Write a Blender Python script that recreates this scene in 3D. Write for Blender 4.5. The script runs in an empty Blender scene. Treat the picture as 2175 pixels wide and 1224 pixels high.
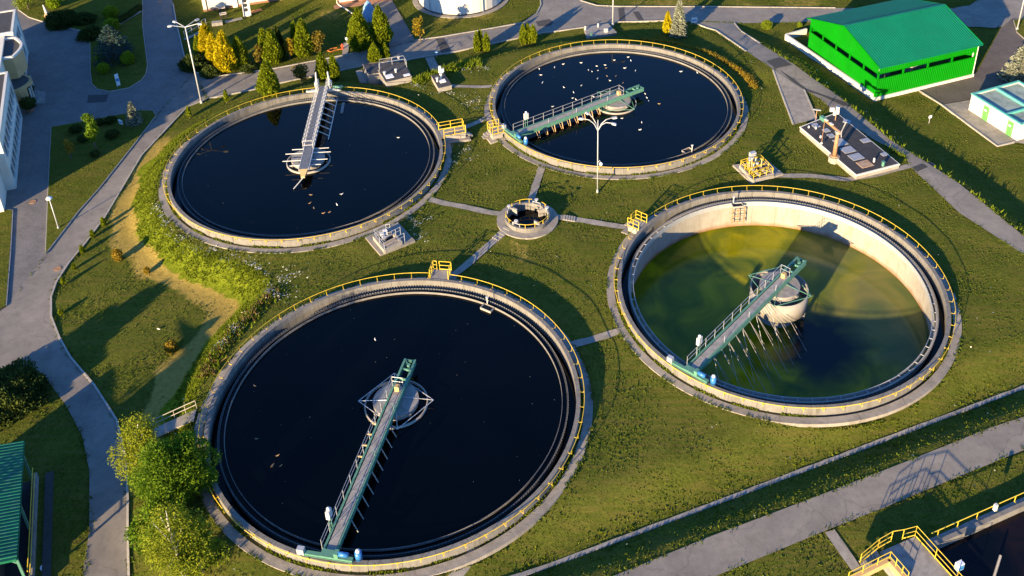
import bpy, bmesh, math, random
import numpy as np
from mathutils import Vector, Matrix
from mathutils.geometry import delaunay_2d_cdt

scene = bpy.context.scene
COL = scene.collection
PI = math.pi
R = math.radians
random.seed(7)
RNG = np.random.default_rng(7)

# ------------------------------------------------------------------ camera
ZR = 0.75                       # height of the tank rims above the plateau
CAM_F, PITCH, ROLL = 2175.42, 0.51845936, -0.01599438
PPX, PPY = 1087.5 + 95.0, 612.0 - 419.8
CAM_Z = 4.18741121 * 15.0 + ZR
cp, sp = math.cos(PITCH), math.sin(PITCH)
cr, sr = math.cos(ROLL), math.sin(ROLL)
cam_d = bpy.data.cameras.new('camera')
cam = bpy.data.objects.new('camera', cam_d)
COL.objects.link(cam)
scene.camera = cam
cam_d.sensor_width = 36.0
cam_d.lens = 36.0 * CAM_F / 2175.0
cam_d.shift_x = -95.0 / 2175.0
cam_d.shift_y = -419.8 / 2175.0
cam_d.clip_start = 0.5
cam_d.clip_end = 6000.0
lvl_r, lvl_u, fwd = Vector((1, 0, 0)), Vector((0, sp, cp)), Vector((0, cp, -sp))
axr = lvl_r * cr + lvl_u * sr
axu = lvl_r * -sr + lvl_u * cr
M = Matrix((axr, axu, -fwd)).transposed().to_4x4()
M.translation = (0, 0, CAM_Z)
cam.matrix_world = M
scene.render.resolution_x, scene.render.resolution_y = 1024, 576

# ------------------------------------------------------------------ light
SUN_EL, SUN_AZ = 12.6, 57.5      # shadows run towards 57.5 deg from +X
world = bpy.data.worlds.new('World')
scene.world = world
world.use_nodes = True
wn = world.node_tree
bg = wn.nodes['Background']
sky = wn.nodes.new('ShaderNodeTexSky')
sky.sky_type = 'NISHITA'
sky.sun_disc = False
sky.sun_elevation = R(SUN_EL)
to_sun = Vector((-math.cos(R(SUN_AZ)) * math.cos(R(SUN_EL)), -math.sin(R(SUN_AZ)) * math.cos(R(SUN_EL)), math.sin(R(SUN_EL))))
sky.sun_rotation = math.atan2(to_sun.x, to_sun.y)
sky.altitude = 100
sky.air_density = 0.9
sky.dust_density = 0.1
sky.ozone_density = 6.5
wn.links.new(sky.outputs[0], bg.inputs[0])
bg.inputs[1].default_value = 0.105
sun_d = bpy.data.lights.new('sun', 'SUN')
sun_d.energy = 4.8
sun_d.angle = R(0.55)
sun_d.color = (1.0, 0.74, 0.40)
sun = bpy.data.objects.new('sun', sun_d)
COL.objects.link(sun)
sun.rotation_euler = to_sun.to_track_quat('Z', 'Y').to_euler()
vs = scene.view_settings
vs.view_transform = 'Standard'
vs.look = 'None'
vs.exposure = 1.82
vs.gamma = 1.0
vs.use_curve_mapping = False

# ------------------------------------------------------------------ pixels to places
def ray(px, py):
    u, v = (px - PPX) / CAM_F, (PPY - py) / CAM_F
    u, v = cr * u - sr * v, sr * u + cr * v
    return Vector((u, cp + v * sp, -sp + v * cp))

def at(px, py, z=0.0):
    d = ray(px, py)
    t = (CAM_Z - z) / -d.z
    return Vector((d.x * t, d.y * t, z))

TANKS = {'A': Vector((-27.9057, 95.8893)), 'B': Vector((7.1485, 107.6317)),
         'C': Vector((20.3552, 73.2390)), 'D': Vector((-13.4702, 59.9369))}
CHAMBER = at(1120, 457, 0.65).xy

def sstep(a, b, x):
    t = np.clip((x - a) / (b - a), 0, 1)
    return t * t * (3 - 2 * t)

def seg_dist(x, y, a, b):
    dx, dy = b[0] - a[0], b[1] - a[1]
    L2 = dx * dx + dy * dy + 1e-12
    t = np.clip(((x - a[0]) * dx + (y - a[1]) * dy) / L2, 0, 1)
    return np.hypot(x - a[0] - t * dx, y - a[1] - t * dy)

def poly_dist(x, y, pts, closed=True):
    d = np.full(np.shape(x), 1e9)
    n = len(pts)
    for i in range(n if closed else n - 1):
        d = np.minimum(d, seg_dist(x, y, pts[i], pts[(i + 1) % n]))
    return d

def inside(x, y, pts):
    x = np.asarray(x, float); y = np.asarray(y, float)
    c = np.zeros(x.shape, bool)
    n = len(pts)
    for i in range(n):
        x0, y0 = pts[i][0], pts[i][1]
        x1, y1 = pts[(i + 1) % n][0], pts[(i + 1) % n][1]
        if y0 == y1: continue
        cond = ((y0 > y) != (y1 > y)) & (x < (x1 - x0) * (y - y0) / (y1 - y0) + x0)
        c ^= cond
    return c

CREST_PX = [(412, 880), (405, 960), (425, 1080), (475, 1165), (560, 1240), (600, 1300), (600, 1900), (3000, 1900), (3000, 1000),
            (2400, 650), (2175, 497), (2037, 392), (1892, 301), (1778, 206), (1678, 136), (1656, 124), (1648, 152), (1640, 190),
            (1606, 190), (1588, 168), (1562, 148), (1500, 117), (1420, 97), (1307, 84), (1200, 90), (1090, 109), (1011, 131),
            (955, 143), (900, 162), (868, 178), (800, 182), (740, 176), (690, 174), (620, 187), (560, 200), (500, 224), (440, 254),
            (390, 290), (355, 335), (335, 385), (331, 420), (345, 457), (380, 497), (440, 532), (520, 556), (572, 584), (578, 612),
            (548, 650), (492, 710), (452, 770), (425, 830)]
CREST = [at(x, y, 0).xy for x, y in CREST_PX]
G0, G1 = at(1050, 1243, -0.95).xy, at(2400, 736, -0.95).xy
RAMP0, RAMP1 = at(1500, 60, -1.6).xy, at(1658, 140, 0).xy

def hz(x, y):
    x = np.asarray(x, float); y = np.asarray(y, float)
    ins = inside(x, y, CREST)
    d = np.where(ins, 0.0, poly_dist(x, y, CREST))
    left = sstep(6, -14, x)
    h = 1.65 + 0.10 * left * sstep(112, 84, y)
    w = 3.3 + 1.4 * sstep(-10, 10, x) + 3.4 * sstep(56, 50, y) * left
    z = -h * sstep(0, 1, d / w)
    rt = np.minimum.reduce([np.hypot(x - c.x, y - c.y) for c in TANKS.values()] + [np.hypot(x - CHAMBER.x, y - CHAMBER.y) + 13.0])
    z = z - 0.16 * sstep(16.05, 17.6, rt) * (1 - sstep(0, 1, d / w))
    # the road that climbs from the gate to the plateau
    ax, ay = RAMP1[0] - RAMP0[0], RAMP1[1] - RAMP0[1]
    L = math.hypot(ax, ay)
    t = ((x - RAMP0[0]) * ax + (y - RAMP0[1]) * ay) / (L * L)
    lat = np.abs((x - RAMP0[0]) * ay - (y - RAMP0[1]) * ax) / L
    k = sstep(5.5, 2.8, lat) * sstep(-0.25, 0.0, t) * sstep(1.3, 1.02, t)
    z = z * (1 - k) + (-1.6 * (1 - np.clip(t, 0, 1))) * k
    # swale with the concrete gutter
    gx, gy = G1[0] - G0[0], G1[1] - G0[1]
    gl = math.hypot(gx, gy)
    s = ((x - G0[0]) * gy - (y - G0[1]) * gx) / gl
    dip = np.where(s < 0, 1 - sstep(0.3, 4.5, -s), 1 - sstep(0.25, 2.7, s))
    z = z - 0.95 * dip * sstep(-12, 0, x)
    return z

_CR = [(p[0], p[1]) for p in CREST]
def ss1(a, b, x):
    t = min(1.0, max(0.0, (x - a) / (b - a))); return t * t * (3 - 2 * t)
def hz1(x, y):
    """the same height for one point, without arrays"""
    c = False; d = 1e18; n = len(_CR)
    for i in range(n):
        x0, y0 = _CR[i]; x1, y1 = _CR[i + 1 - n]
        if (y0 > y) != (y1 > y) and x < (x1 - x0) * (y - y0) / (y1 - y0) + x0: c = not c
        dx, dy = x1 - x0, y1 - y0
        t = min(1.0, max(0.0, ((x - x0) * dx + (y - y0) * dy) / (dx * dx + dy * dy)))
        q = (x - x0 - t * dx) ** 2 + (y - y0 - t * dy) ** 2
        if q < d: d = q
    d = 0.0 if c else math.sqrt(d)
    left = ss1(6, -14, x)
    h = 1.65 + 0.10 * left * ss1(112, 84, y)
    w = 3.3 + 1.4 * ss1(-10, 10, x) + 3.4 * ss1(56, 50, y) * left
    z = -h * ss1(0, 1, d / w)
    rt = min([math.hypot(x - c.x, y - c.y) for c in TANKS.values()] + [math.hypot(x - CHAMBER.x, y - CHAMBER.y) + 13.0])
    z = z - 0.16 * ss1(16.05, 17.6, rt) * (1 - ss1(0, 1, d / w))
    ax, ay = RAMP1[0] - RAMP0[0], RAMP1[1] - RAMP0[1]
    L = math.hypot(ax, ay)
    t = ((x - RAMP0[0]) * ax + (y - RAMP0[1]) * ay) / (L * L)
    lat = abs((x - RAMP0[0]) * ay - (y - RAMP0[1]) * ax) / L
    k = ss1(5.5, 2.8, lat) * ss1(-0.25, 0.0, t) * ss1(1.3, 1.02, t)
    z = z * (1 - k) + (-1.6 * (1 - min(1, max(0, t)))) * k
    gx, gy = G1[0] - G0[0], G1[1] - G0[1]
    s = ((x - G0[0]) * gy - (y - G0[1]) * gx) / math.hypot(gx, gy)
    dip = 1 - ss1(0.3, 4.5, -s) if s < 0 else 1 - ss1(0.25, 2.7, s)
    return z - 0.95 * dip * ss1(-12, 0, x)

def gat(px, py, dz=0.0):
    z = -0.6
    for _ in range(20):
        p = at(px, py, z)
        z = 0.5 * z + 0.5 * hz1(p.x, p.y)
    p = at(px, py, z)
    return Vector((p.x, p.y, z + dz))

# ------------------------------------------------------------------ materials
MATS = {}
def mat(name, col, rough=0.7, var=0.15, scale=3.0, bump=0.15, bscale=None, metal=0.0, col2=None, spec=0.5, detail=6.0, stain=0.0, stain_col=(0.05, 0.04, 0.03)):
    m = bpy.data.materials.new(name); m.use_nodes = True
    nt = m.node_tree; N = nt.nodes; L = nt.links
    b = N['Principled BSDF']
    b.inputs['Roughness'].default_value = rough
    b.inputs['Metallic'].default_value = metal
    b.inputs['Specular IOR Level'].default_value = spec
    tc = N.new('ShaderNodeTexCoord')
    geo = N.new('ShaderNodeNewGeometry')
    n1 = N.new('ShaderNodeTexNoise'); n1.inputs['Scale'].default_value = scale; n1.inputs['Detail'].default_value = detail; n1.inputs['Roughness'].default_value = 0.65
    L.new(geo.outputs['Position'], n1.inputs['Vector'])
    cr_ = N.new('ShaderNodeValToRGB')
    c2 = col2 if col2 else tuple(c * (1 - var) for c in col)
    c1 = tuple(min(1, c * (1 + var)) for c in col)
    cr_.color_ramp.elements[0].position = 0.32; cr_.color_ramp.elements[1].position = 0.68
    cr_.color_ramp.elements[0].color = (*c2, 1); cr_.color_ramp.elements[1].color = (*c1, 1)
    L.new(n1.outputs['Fac'], cr_.inputs['Fac'])
    out = cr_.outputs['Color']
    if stain > 0:
        mp = N.new('ShaderNodeMapping'); mp.inputs['Scale'].default_value = (1.6, 1.6, 0.25)
        L.new(geo.outputs['Position'], mp.inputs['Vector'])
        n2 = N.new('ShaderNodeTexNoise'); n2.inputs['Scale'].default_value = 1.4; n2.inputs['Detail'].default_value = 8
        L.new(mp.outputs['Vector'], n2.inputs['Vector'])
        r2 = N.new('ShaderNodeValToRGB'); r2.color_ramp.elements[0].position = 0.5; r2.color_ramp.elements[1].position = 0.72
        L.new(n2.outputs['Fac'], r2.inputs['Fac'])
        ml = N.new('ShaderNodeMath'); ml.operation = 'MULTIPLY'; ml.inputs[1].default_value = stain
        L.new(r2.outputs['Color'], ml.inputs[0])
        mx = N.new('ShaderNodeMix'); mx.data_type = 'RGBA'
        L.new(ml.outputs[0], mx.inputs['Factor']); L.new(out, mx.inputs['A']); mx.inputs['B'].default_value = (*stain_col, 1)
        out = mx.outputs['Result']
    L.new(out, b.inputs['Base Color'])
    if bump > 0:
        nb = N.new('ShaderNodeTexNoise'); nb.inputs['Scale'].default_value = bscale or scale * 6; nb.inputs['Detail'].default_value = 4
        L.new(geo.outputs['Position'], nb.inputs['Vector'])
        bp = N.new('ShaderNodeBump'); bp.inputs['Strength'].default_value = bump; bp.inputs['Distance'].default_value = 0.05
        L.new(nb.outputs['Fac'], bp.inputs['Height']); L.new(bp.outputs['Normal'], b.inputs['Normal'])
    MATS[name] = m
    return m

def leaf_mat(name, a, c, trans=0.25, rough=0.6, stretch=False):
    m = bpy.data.materials.new(name); m.use_nodes = True
    nt = m.node_tree; N = nt.nodes; L = nt.links
    b = N['Principled BSDF']; b.inputs['Roughness'].default_value = rough; b.inputs['Specular IOR Level'].default_value = 0.06
    geo = N.new('ShaderNodeNewGeometry')
    n1 = N.new('ShaderNodeTexNoise'); n1.inputs['Scale'].default_value = 0.9; n1.inputs['Detail'].default_value = 3
    L.new(geo.outputs['Position'], n1.inputs['Vector'])
    if stretch:      # mown stripes
        mp = N.new('ShaderNodeMapping'); mp.inputs['Rotation'].default_value = (0, 0, 0.9); mp.inputs['Scale'].default_value = (0.22, 1.8, 1)
        L.new(geo.outputs['Position'], mp.inputs['Vector']); L.new(mp.outputs['Vector'], n1.inputs['Vector']); n1.inputs['Detail'].default_value = 7; n1.inputs['Roughness'].default_value = 0.7
    ad = N.new('ShaderNodeMath'); ad.operation = 'MULTIPLY_ADD'; ad.inputs[1].default_value = 0.25 if stretch else 0.55; ad.inputs[2].default_value = -0.05 if stretch else -0.02
    L.new(geo.outputs['Random Per Island'], ad.inputs[0])
    ad2 = N.new('ShaderNodeMath'); ad2.operation = 'MULTIPLY_ADD'; ad2.inputs[1].default_value = 0.9 if stretch else 0.5
    L.new(n1.outputs['Fac'], ad2.inputs[0]); L.new(ad.outputs[0], ad2.inputs[2])
    r_ = N.new('ShaderNodeValToRGB')
    r_.color_ramp.elements[0].position = 0.1; r_.color_ramp.elements[1].position = 0.85
    r_.color_ramp.elements[0].color = (*a, 1); r_.color_ramp.elements[1].color = (*c, 1)
    L.new(ad2.outputs[0], r_.inputs['Fac'])
    outc = r_.outputs['Color']
    if stretch:      # drier stretches of lawn
        nl = N.new('ShaderNodeTexNoise'); nl.inputs['Scale'].default_value = 0.22; nl.inputs['Detail'].default_value = 9; nl.inputs['Roughness'].default_value = 0.72
        L.new(geo.outputs['Position'], nl.inputs['Vector'])
        rl = N.new('ShaderNodeValToRGB'); e = rl.color_ramp.elements; e[0].position = 0.47; e[1].position = 0.66; e[0].color = (0, 0, 0, 1); e[1].color = (0.5, 0.5, 0.5, 1)
        L.new(nl.outputs['Fac'], rl.inputs['Fac'])
        ml = N.new('ShaderNodeMix'); ml.data_type = 'RGBA'; L.new(rl.outputs['Color'], ml.inputs['Factor']); L.new(outc, ml.inputs['A']); ml.inputs['B'].default_value = (0.19, 0.155, 0.05, 1)
        outc = ml.outputs['Result']
    L.new(outc, b.inputs['Base Color'])
    if trans > 0:
        tr = N.new('ShaderNodeBsdfTranslucent'); L.new(outc, tr.inputs['Color'])
        mx = N.new('ShaderNodeMixShader'); mx.inputs[0].default_value = trans
        L.new(b.outputs[0], mx.inputs[1]); L.new(tr.outputs[0], mx.inputs[2])
        L.new(mx.outputs[0], N['Material Output'].inputs['Surface'])
    MATS[name] = m
    return m

mat('concrete', (0.168, 0.162, 0.153), 0.85, 0.16, 1.3, 0.25, 20, stain=0.7, stain_col=(0.09, 0.08, 0.065))
mat('concrete_pale', (0.285, 0.27, 0.245), 0.85, 0.12, 1.0, 0.2, 20, stain=0.35, stain_col=(0.24, 0.15, 0.08))
mat('concrete_grey', (0.24, 0.23, 0.22), 0.88, 0.2, 1.6, 0.25, 20, stain=0.35)
mat('path_concrete', (0.275, 0.255, 0.23), 0.9, 0.22, 1.1, 0.3, 14, stain=0.25, stain_col=(0.10, 0.09, 0.05))
mat('baffle_plate', (0.17, 0.165, 0.16), 0.7, 0.2, 1.5, 0.1)
mat('weir_steel', (0.08, 0.08, 0.08), 0.7, 0.25, 2.0, 0.1)
mat('basin_wall', (0.285, 0.27, 0.245), 0.85, 0.12, 0.8, 0.15, 14, stain=0.4, stain_col=(0.20, 0.16, 0.11))
mat('kerb_stone', (0.33, 0.31, 0.28), 0.85, 0.15, 2.0, 0.2)
mat('asphalt', (0.215, 0.198, 0.178), 0.9, 0.16, 0.55, 0.35, 26, detail=10, stain=0.25, stain_col=(0.08, 0.075, 0.07))
mat('asphalt_new', (0.10, 0.085, 0.075), 0.88, 0.2, 0.6, 0.3, 26, detail=10)
mat('asphalt_patch', (0.05, 0.047, 0.046), 0.9, 0.2, 2.0, 0.3, 26)
mat('bitumen', (0.032, 0.030, 0.031), 0.75, 0.35, 1.0, 0.25, 12)
mat('yellow_paint', (0.60, 0.43, 0.03), 0.55, 0.18, 2.0, 0.05, stain=0.35, stain_col=(0.35, 0.16, 0.03))
mat('green_paint', (0.085, 0.225, 0.165), 0.5, 0.15, 3.0, 0.05, stain=0.2, stain_col=(0.06, 0.13, 0.09))
mat('grey_steel', (0.45, 0.47, 0.50), 0.45, 0.12, 5.0, 0.05, metal=0.35)
mat('white_paint', (0.52, 0.52, 0.51), 0.5, 0.05, 3.0, 0.05, stain=0.2, stain_col=(0.45, 0.42, 0.36))
mat('deck_board', (0.26, 0.25, 0.24), 0.8, 0.25, 2.5, 0.25, stain=0.2)
mat('grating', (0.16, 0.17, 0.19), 0.6, 0.3, 9.0, 0.3, metal=0.3)
mat('blue_paint', (0.03, 0.16, 0.42), 0.4, 0.1, 5.0, 0.03)
mat('hall_green', (0.0, 0.175, 0.001), 0.6, 0.10, 0.5, 0.0, spec=0.12, stain=0.12, stain_col=(0.02, 0.13, 0.02))
mat('roof_green', (0.001, 0.14, 0.078), 0.5, 0.12, 0.35, 0.0, spec=0.25, stain=0.15, stain_col=(0.03, 0.13, 0.09))
mat('roof_green_old', (0.008, 0.13, 0.065), 0.4, 0.2, 0.7, 0.0, stain=0.15, stain_col=(0.2, 0.3, 0.34))
mat('wall_white', (0.56, 0.55, 0.51), 0.7, 0.05, 0.6, 0.05, stain=0.12, stain_col=(0.45, 0.42, 0.36))
mat('wall_cream', (0.66, 0.63, 0.55), 0.75, 0.06, 0.8, 0.08, stain=0.2, stain_col=(0.42, 0.38, 0.30))
mat('wall_tan', (0.50, 0.33, 0.15), 0.7, 0.1, 1.0, 0.08)
mat('roof_felt', (0.045, 0.045, 0.05), 0.85, 0.25, 0.8, 0.2)
mat('roof_pale', (0.24, 0.30, 0.27), 0.75, 0.3, 0.9, 0.1, stain=0.3, stain_col=(0.12, 0.13, 0.13))
mat('turquoise_trim', (0.10, 0.40, 0.34), 0.5, 0.1, 2.0, 0.0)
mat('door_green', (0.10, 0.33, 0.08), 0.5, 0.08, 2.0, 0.0)
mat('window_glass', (0.012, 0.016, 0.022), 0.08, 0.1, 1.0, 0.0, spec=0.6)
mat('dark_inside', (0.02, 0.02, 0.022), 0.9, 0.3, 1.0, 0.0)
mat('rust_steel', (0.33, 0.17, 0.07), 0.75, 0.35, 4.0, 0.2, col2=(0.20, 0.13, 0.09))
mat('hatch_metal', (0.34, 0.35, 0.38), 0.5, 0.12, 3.0, 0.08, metal=0.3, stain=0.15, stain_col=(0.28, 0.16, 0.08))
mat('hatch_rust', (0.33, 0.27, 0.21), 0.6, 0.25, 1.6, 0.08, col2=(0.28, 0.14, 0.05))
mat('pole_grey', (0.42, 0.44, 0.46), 0.45, 0.06, 4.0, 0.0, metal=0.2)
mat('lamp_glass', (0.75, 0.76, 0.76), 0.25, 0.05, 4.0, 0.0)
mat('black_rubber', (0.02, 0.02, 0.02), 0.7, 0.2, 5.0, 0.1)
mat('tarp_blue', (0.06, 0.16, 0.30), 0.4, 0.4, 2.2, 0.3, col2=(0.22, 0.32, 0.42))
mat('brick_red', (0.26, 0.13, 0.08), 0.85, 0.2, 3.0, 0.2)
mat('orange_fabric', (0.50, 0.16, 0.03), 0.6, 0.2, 3.0, 0.1)
mat('gull_white', (0.78, 0.78, 0.76), 0.7, 0.05, 8.0, 0.0)
mat('duck_brown', (0.30, 0.20, 0.11), 0.7, 0.25, 12.0, 0.0)
mat('wood_plank', (0.27, 0.22, 0.17), 0.85, 0.25, 4.0, 0.2)
mat('bark', (0.10, 0.075, 0.05), 0.9, 0.35, 6.0, 0.4)
mat('birch_bark', (0.62, 0.60, 0.55), 0.8, 0.1, 5.0, 0.2, col2=(0.18, 0.16, 0.14))
mat('sign_blue', (0.05, 0.22, 0.50), 0.4, 0.05, 3.0, 0.0)
mat('sign_white', (0.72, 0.74, 0.76), 0.4, 0.05, 3.0, 0.0)
mat('red_paint', (0.50, 0.06, 0.03), 0.45, 0.1, 4.0, 0.0)
mat('soil', (0.16, 0.11, 0.06), 0.95, 0.3, 2.5, 0.4)
leaf_mat('thuja_green', (0.05, 0.085, 0.006), (0.24, 0.285, 0.012), 0.3)
leaf_mat('clipped_green_lit', (0.09, 0.15, 0.008), (0.27, 0.38, 0.02), 0.35)  # shrub green brightened to stand in for partial sun
leaf_mat('thuja_gold', (0.23, 0.19, 0.006), (0.58, 0.48, 0.012), 0.3)
leaf_mat('thuja_dark', (0.018, 0.035, 0.008), (0.06, 0.085, 0.014))
leaf_mat('spruce_blue', (0.014, 0.036, 0.036), (0.05, 0.095, 0.09), 0.1)
leaf_mat('spruce_silver', (0.10, 0.13, 0.10), (0.32, 0.33, 0.24), 0.1)
leaf_mat('bronze_leaf', (0.09, 0.08, 0.012), (0.25, 0.19, 0.03), 0.3)
leaf_mat('orange_leaf', (0.15, 0.11, 0.01), (0.36, 0.26, 0.02), 0.3)
leaf_mat('leaf_green', (0.045, 0.105, 0.008), (0.165, 0.265, 0.018), 0.4)
leaf_mat('birch_leaf', (0.10, 0.14, 0.010), (0.29, 0.32, 0.025), 0.4)
leaf_mat('shrub_gold', (0.16, 0.11, 0.012), (0.36, 0.25, 0.03))
leaf_mat('shrub_green', (0.07, 0.11, 0.008), (0.22, 0.28, 0.02), 0.35)
leaf_mat('juniper', (0.018, 0.04, 0.012), (0.075, 0.10, 0.02))
leaf_mat('grass_blade', (0.047, 0.080, 0.008), (0.150, 0.195, 0.026), 0.4, stretch=True)
leaf_mat('grass_lush', (0.060, 0.090, 0.006), (0.19, 0.235, 0.018), 0.4)
leaf_mat('weed_brown', (0.07, 0.05, 0.02), (0.18, 0.13, 0.05), 0.2)
leaf_mat('flower_white', (0.50, 0.52, 0.42), (0.75, 0.75, 0.68), 0.2)

def grass_ground():
    m = bpy.data.materials.new('grass_ground'); m.use_nodes = True
    nt = m.node_tree; N = nt.nodes; L = nt.links
    b = N['Principled BSDF']; b.inputs['Roughness'].default_value = 1.0; b.inputs['Specular IOR Level'].default_value = 0.0
    geo = N.new('ShaderNodeNewGeometry')
    at_ = N.new('ShaderNodeAttribute'); at_.attribute_name = 'mask'
    sep = N.new('ShaderNodeSeparateColor'); L.new(at_.outputs['Color'], sep.inputs['Color'])
    def noise(s, d=6, r=0.65):
        n = N.new('ShaderNodeTexNoise'); n.inputs['Scale'].default_value = s; n.inputs['Detail'].default_value = d; n.inputs['Roughness'].default_value = r
        L.new(geo.outputs['Position'], n.inputs['Vector']); return n
    def ramp(fac, a, c, p0=0.35, p1=0.65):
        r_ = N.new('ShaderNodeValToRGB'); e = r_.color_ramp.elements
        e[0].position = p0; e[1].position = p1; e[0].color = (*a, 1); e[1].color = (*c, 1)
        L.new(fac, r_.inputs['Fac']); return r_.outputs['Color']
    def mix(f, a, c):
        x = N.new('ShaderNodeMix'); x.data_type = 'RGBA'
        L.new(f, x.inputs['Factor']); L.new(a, x.inputs['A'])
        if isinstance(c, tuple): x.inputs['B'].default_value = (*c, 1)
        else: L.new(c, x.inputs['B'])
        return x.outputs['Result']
    big = ramp(noise(0.22, 8).outputs['Fac'], (0.054, 0.086, 0.008), (0.116, 0.136, 0.020))
    fine = ramp(noise(4.5, 9, 0.85).outputs['Fac'], (0.024, 0.038, 0.006), (0.16, 0.165, 0.034), 0.38, 0.62)
    x = N.new('ShaderNodeMix'); x.data_type = 'RGBA'; x.inputs['Factor'].default_value = 0.6
    L.new(big, x.inputs['A']); L.new(fine, x.inputs['B'])
    base = x.outputs['Result']
    bare = ramp(noise(0.55, 10, 0.75).outputs['Fac'], (0, 0, 0), (1, 1, 1), 0.55, 0.70)
    mlt = N.new('ShaderNodeMath'); mlt.operation = 'MULTIPLY'; mlt.inputs[1].default_value = 0.55
    L.new(bare, mlt.inputs[0])
    base = mix(mlt.outputs[0], base, (0.155, 0.125, 0.042))
    mpg = N.new('ShaderNodeMapping'); mpg.inputs['Rotation'].default_value = (0, 0, 0.9); mpg.inputs['Scale'].default_value = (0.25, 2.6, 1)
    L.new(geo.outputs['Position'], mpg.inputs['Vector'])
    nm = N.new('ShaderNodeTexNoise'); nm.inputs['Scale'].default_value = 1.0; nm.inputs['Detail'].default_value = 5; nm.inputs['Distortion'].default_value = 0.6
    L.new(mpg.outputs['Vector'], nm.inputs['Vector'])
    stk = ramp(nm.outputs['Fac'], (0, 0, 0), (0.6, 0.6, 0.6), 0.47, 0.62)
    base = mix(stk, base, (0.135, 0.115, 0.030))
    mid = ramp(noise(1.1, 8, 0.75).outputs['Fac'], (0, 0, 0), (0.6, 0.6, 0.6), 0.5, 0.7)
    base = mix(mid, base, (0.035, 0.055, 0.006))
    dry = ramp(noise(2.2, 8, 0.75).outputs['Fac'], (0.25, 0.185, 0.045), (0.37, 0.28, 0.075))  # gold of dry grass, also painting sunlight along the bank toe
    def ragged(src, amp=0.9, ns=1.3):
        nn = noise(ns, 8, 0.75); m_ = N.new('ShaderNodeMath'); m_.operation = 'SUBTRACT'; L.new(nn.outputs['Fac'], m_.inputs[0]); m_.inputs[1].default_value = 0.5
        m3 = N.new('ShaderNodeMath'); m3.operation = 'MULTIPLY_ADD'; L.new(m_.outputs[0], m3.inputs[0]); m3.inputs[1].default_value = amp; L.new(src, m3.inputs[2])
        return ramp(m3.outputs[0], (0, 0, 0), (1, 1, 1), 0.30, 0.58)
    base = mix(ragged(sep.outputs['Red']), base, dry)
    lush = ramp(noise(1.6, 8, 0.75).outputs['Fac'], (0.065, 0.095, 0.006), (0.19, 0.23, 0.018))
    base = mix(ragged(sep.outputs['Green'], 0.7), base, lush)
    base = mix(sep.outputs['Blue'], base, (0.13, 0.09, 0.05))
    L.new(base, b.inputs['Base Color'])
    nb = noise(5.0, 8, 0.8)
    bp = N.new('ShaderNodeBump'); bp.inputs['Strength'].default_value = 0.7; bp.inputs['Distance'].default_value = 0.12
    L.new(nb.outputs['Fac'], bp.inputs['Height']); L.new(bp.outputs['Normal'], b.inputs['Normal'])
    MATS['grass_ground'] = m
grass_ground()

def paver_mat():
    m = mat('pavers', (0.19, 0.18, 0.175), 0.85, 0.15, 0.5, 0.0, detail=9, stain=0.3, stain_col=(0.09, 0.085, 0.08))
    N = m.node_tree.nodes; L = m.node_tree.links
    b = N['Principled BSDF']
    geo = N.new('ShaderNodeNewGeometry')
    mp = N.new('ShaderNodeMapping'); mp.inputs['Rotation'].default_value = (0, 0, 0.2)
    L.new(geo.outputs['Position'], mp.inputs['Vector'])
    br = N.new('ShaderNodeTexBrick'); br.inputs['Scale'].default_value = 2.2; br.inputs['Mortar Size'].default_value = 0.03
    br.inputs['Color1'].default_value = (1, 1, 1, 1); br.inputs['Color2'].default_value = (0.72, 0.72, 0.72, 1); br.inputs['Mortar'].default_value = (0.35, 0.35, 0.35, 1)
    L.new(mp.outputs['Vector'], br.inputs['Vector'])
    old = b.inputs['Base Color'].links[0].from_socket
    mx = N.new('ShaderNodeMix'); mx.data_type = 'RGBA'; mx.blend_type = 'MULTIPLY'; mx.inputs['Factor'].default_value = 0.8
    L.new(old, mx.inputs['A']); L.new(br.outputs['Color'], mx.inputs['B'])
    L.new(mx.outputs['Result'], b.inputs['Base Color'])
    bp = N.new('ShaderNodeBump'); bp.inputs['Strength'].default_value = 0.4; bp.inputs['Distance'].default_value = 0.02
    L.new(br.outputs['Color'], bp.inputs['Height']); L.new(bp.outputs['Normal'], b.inputs['Normal'])
paver_mat()

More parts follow.
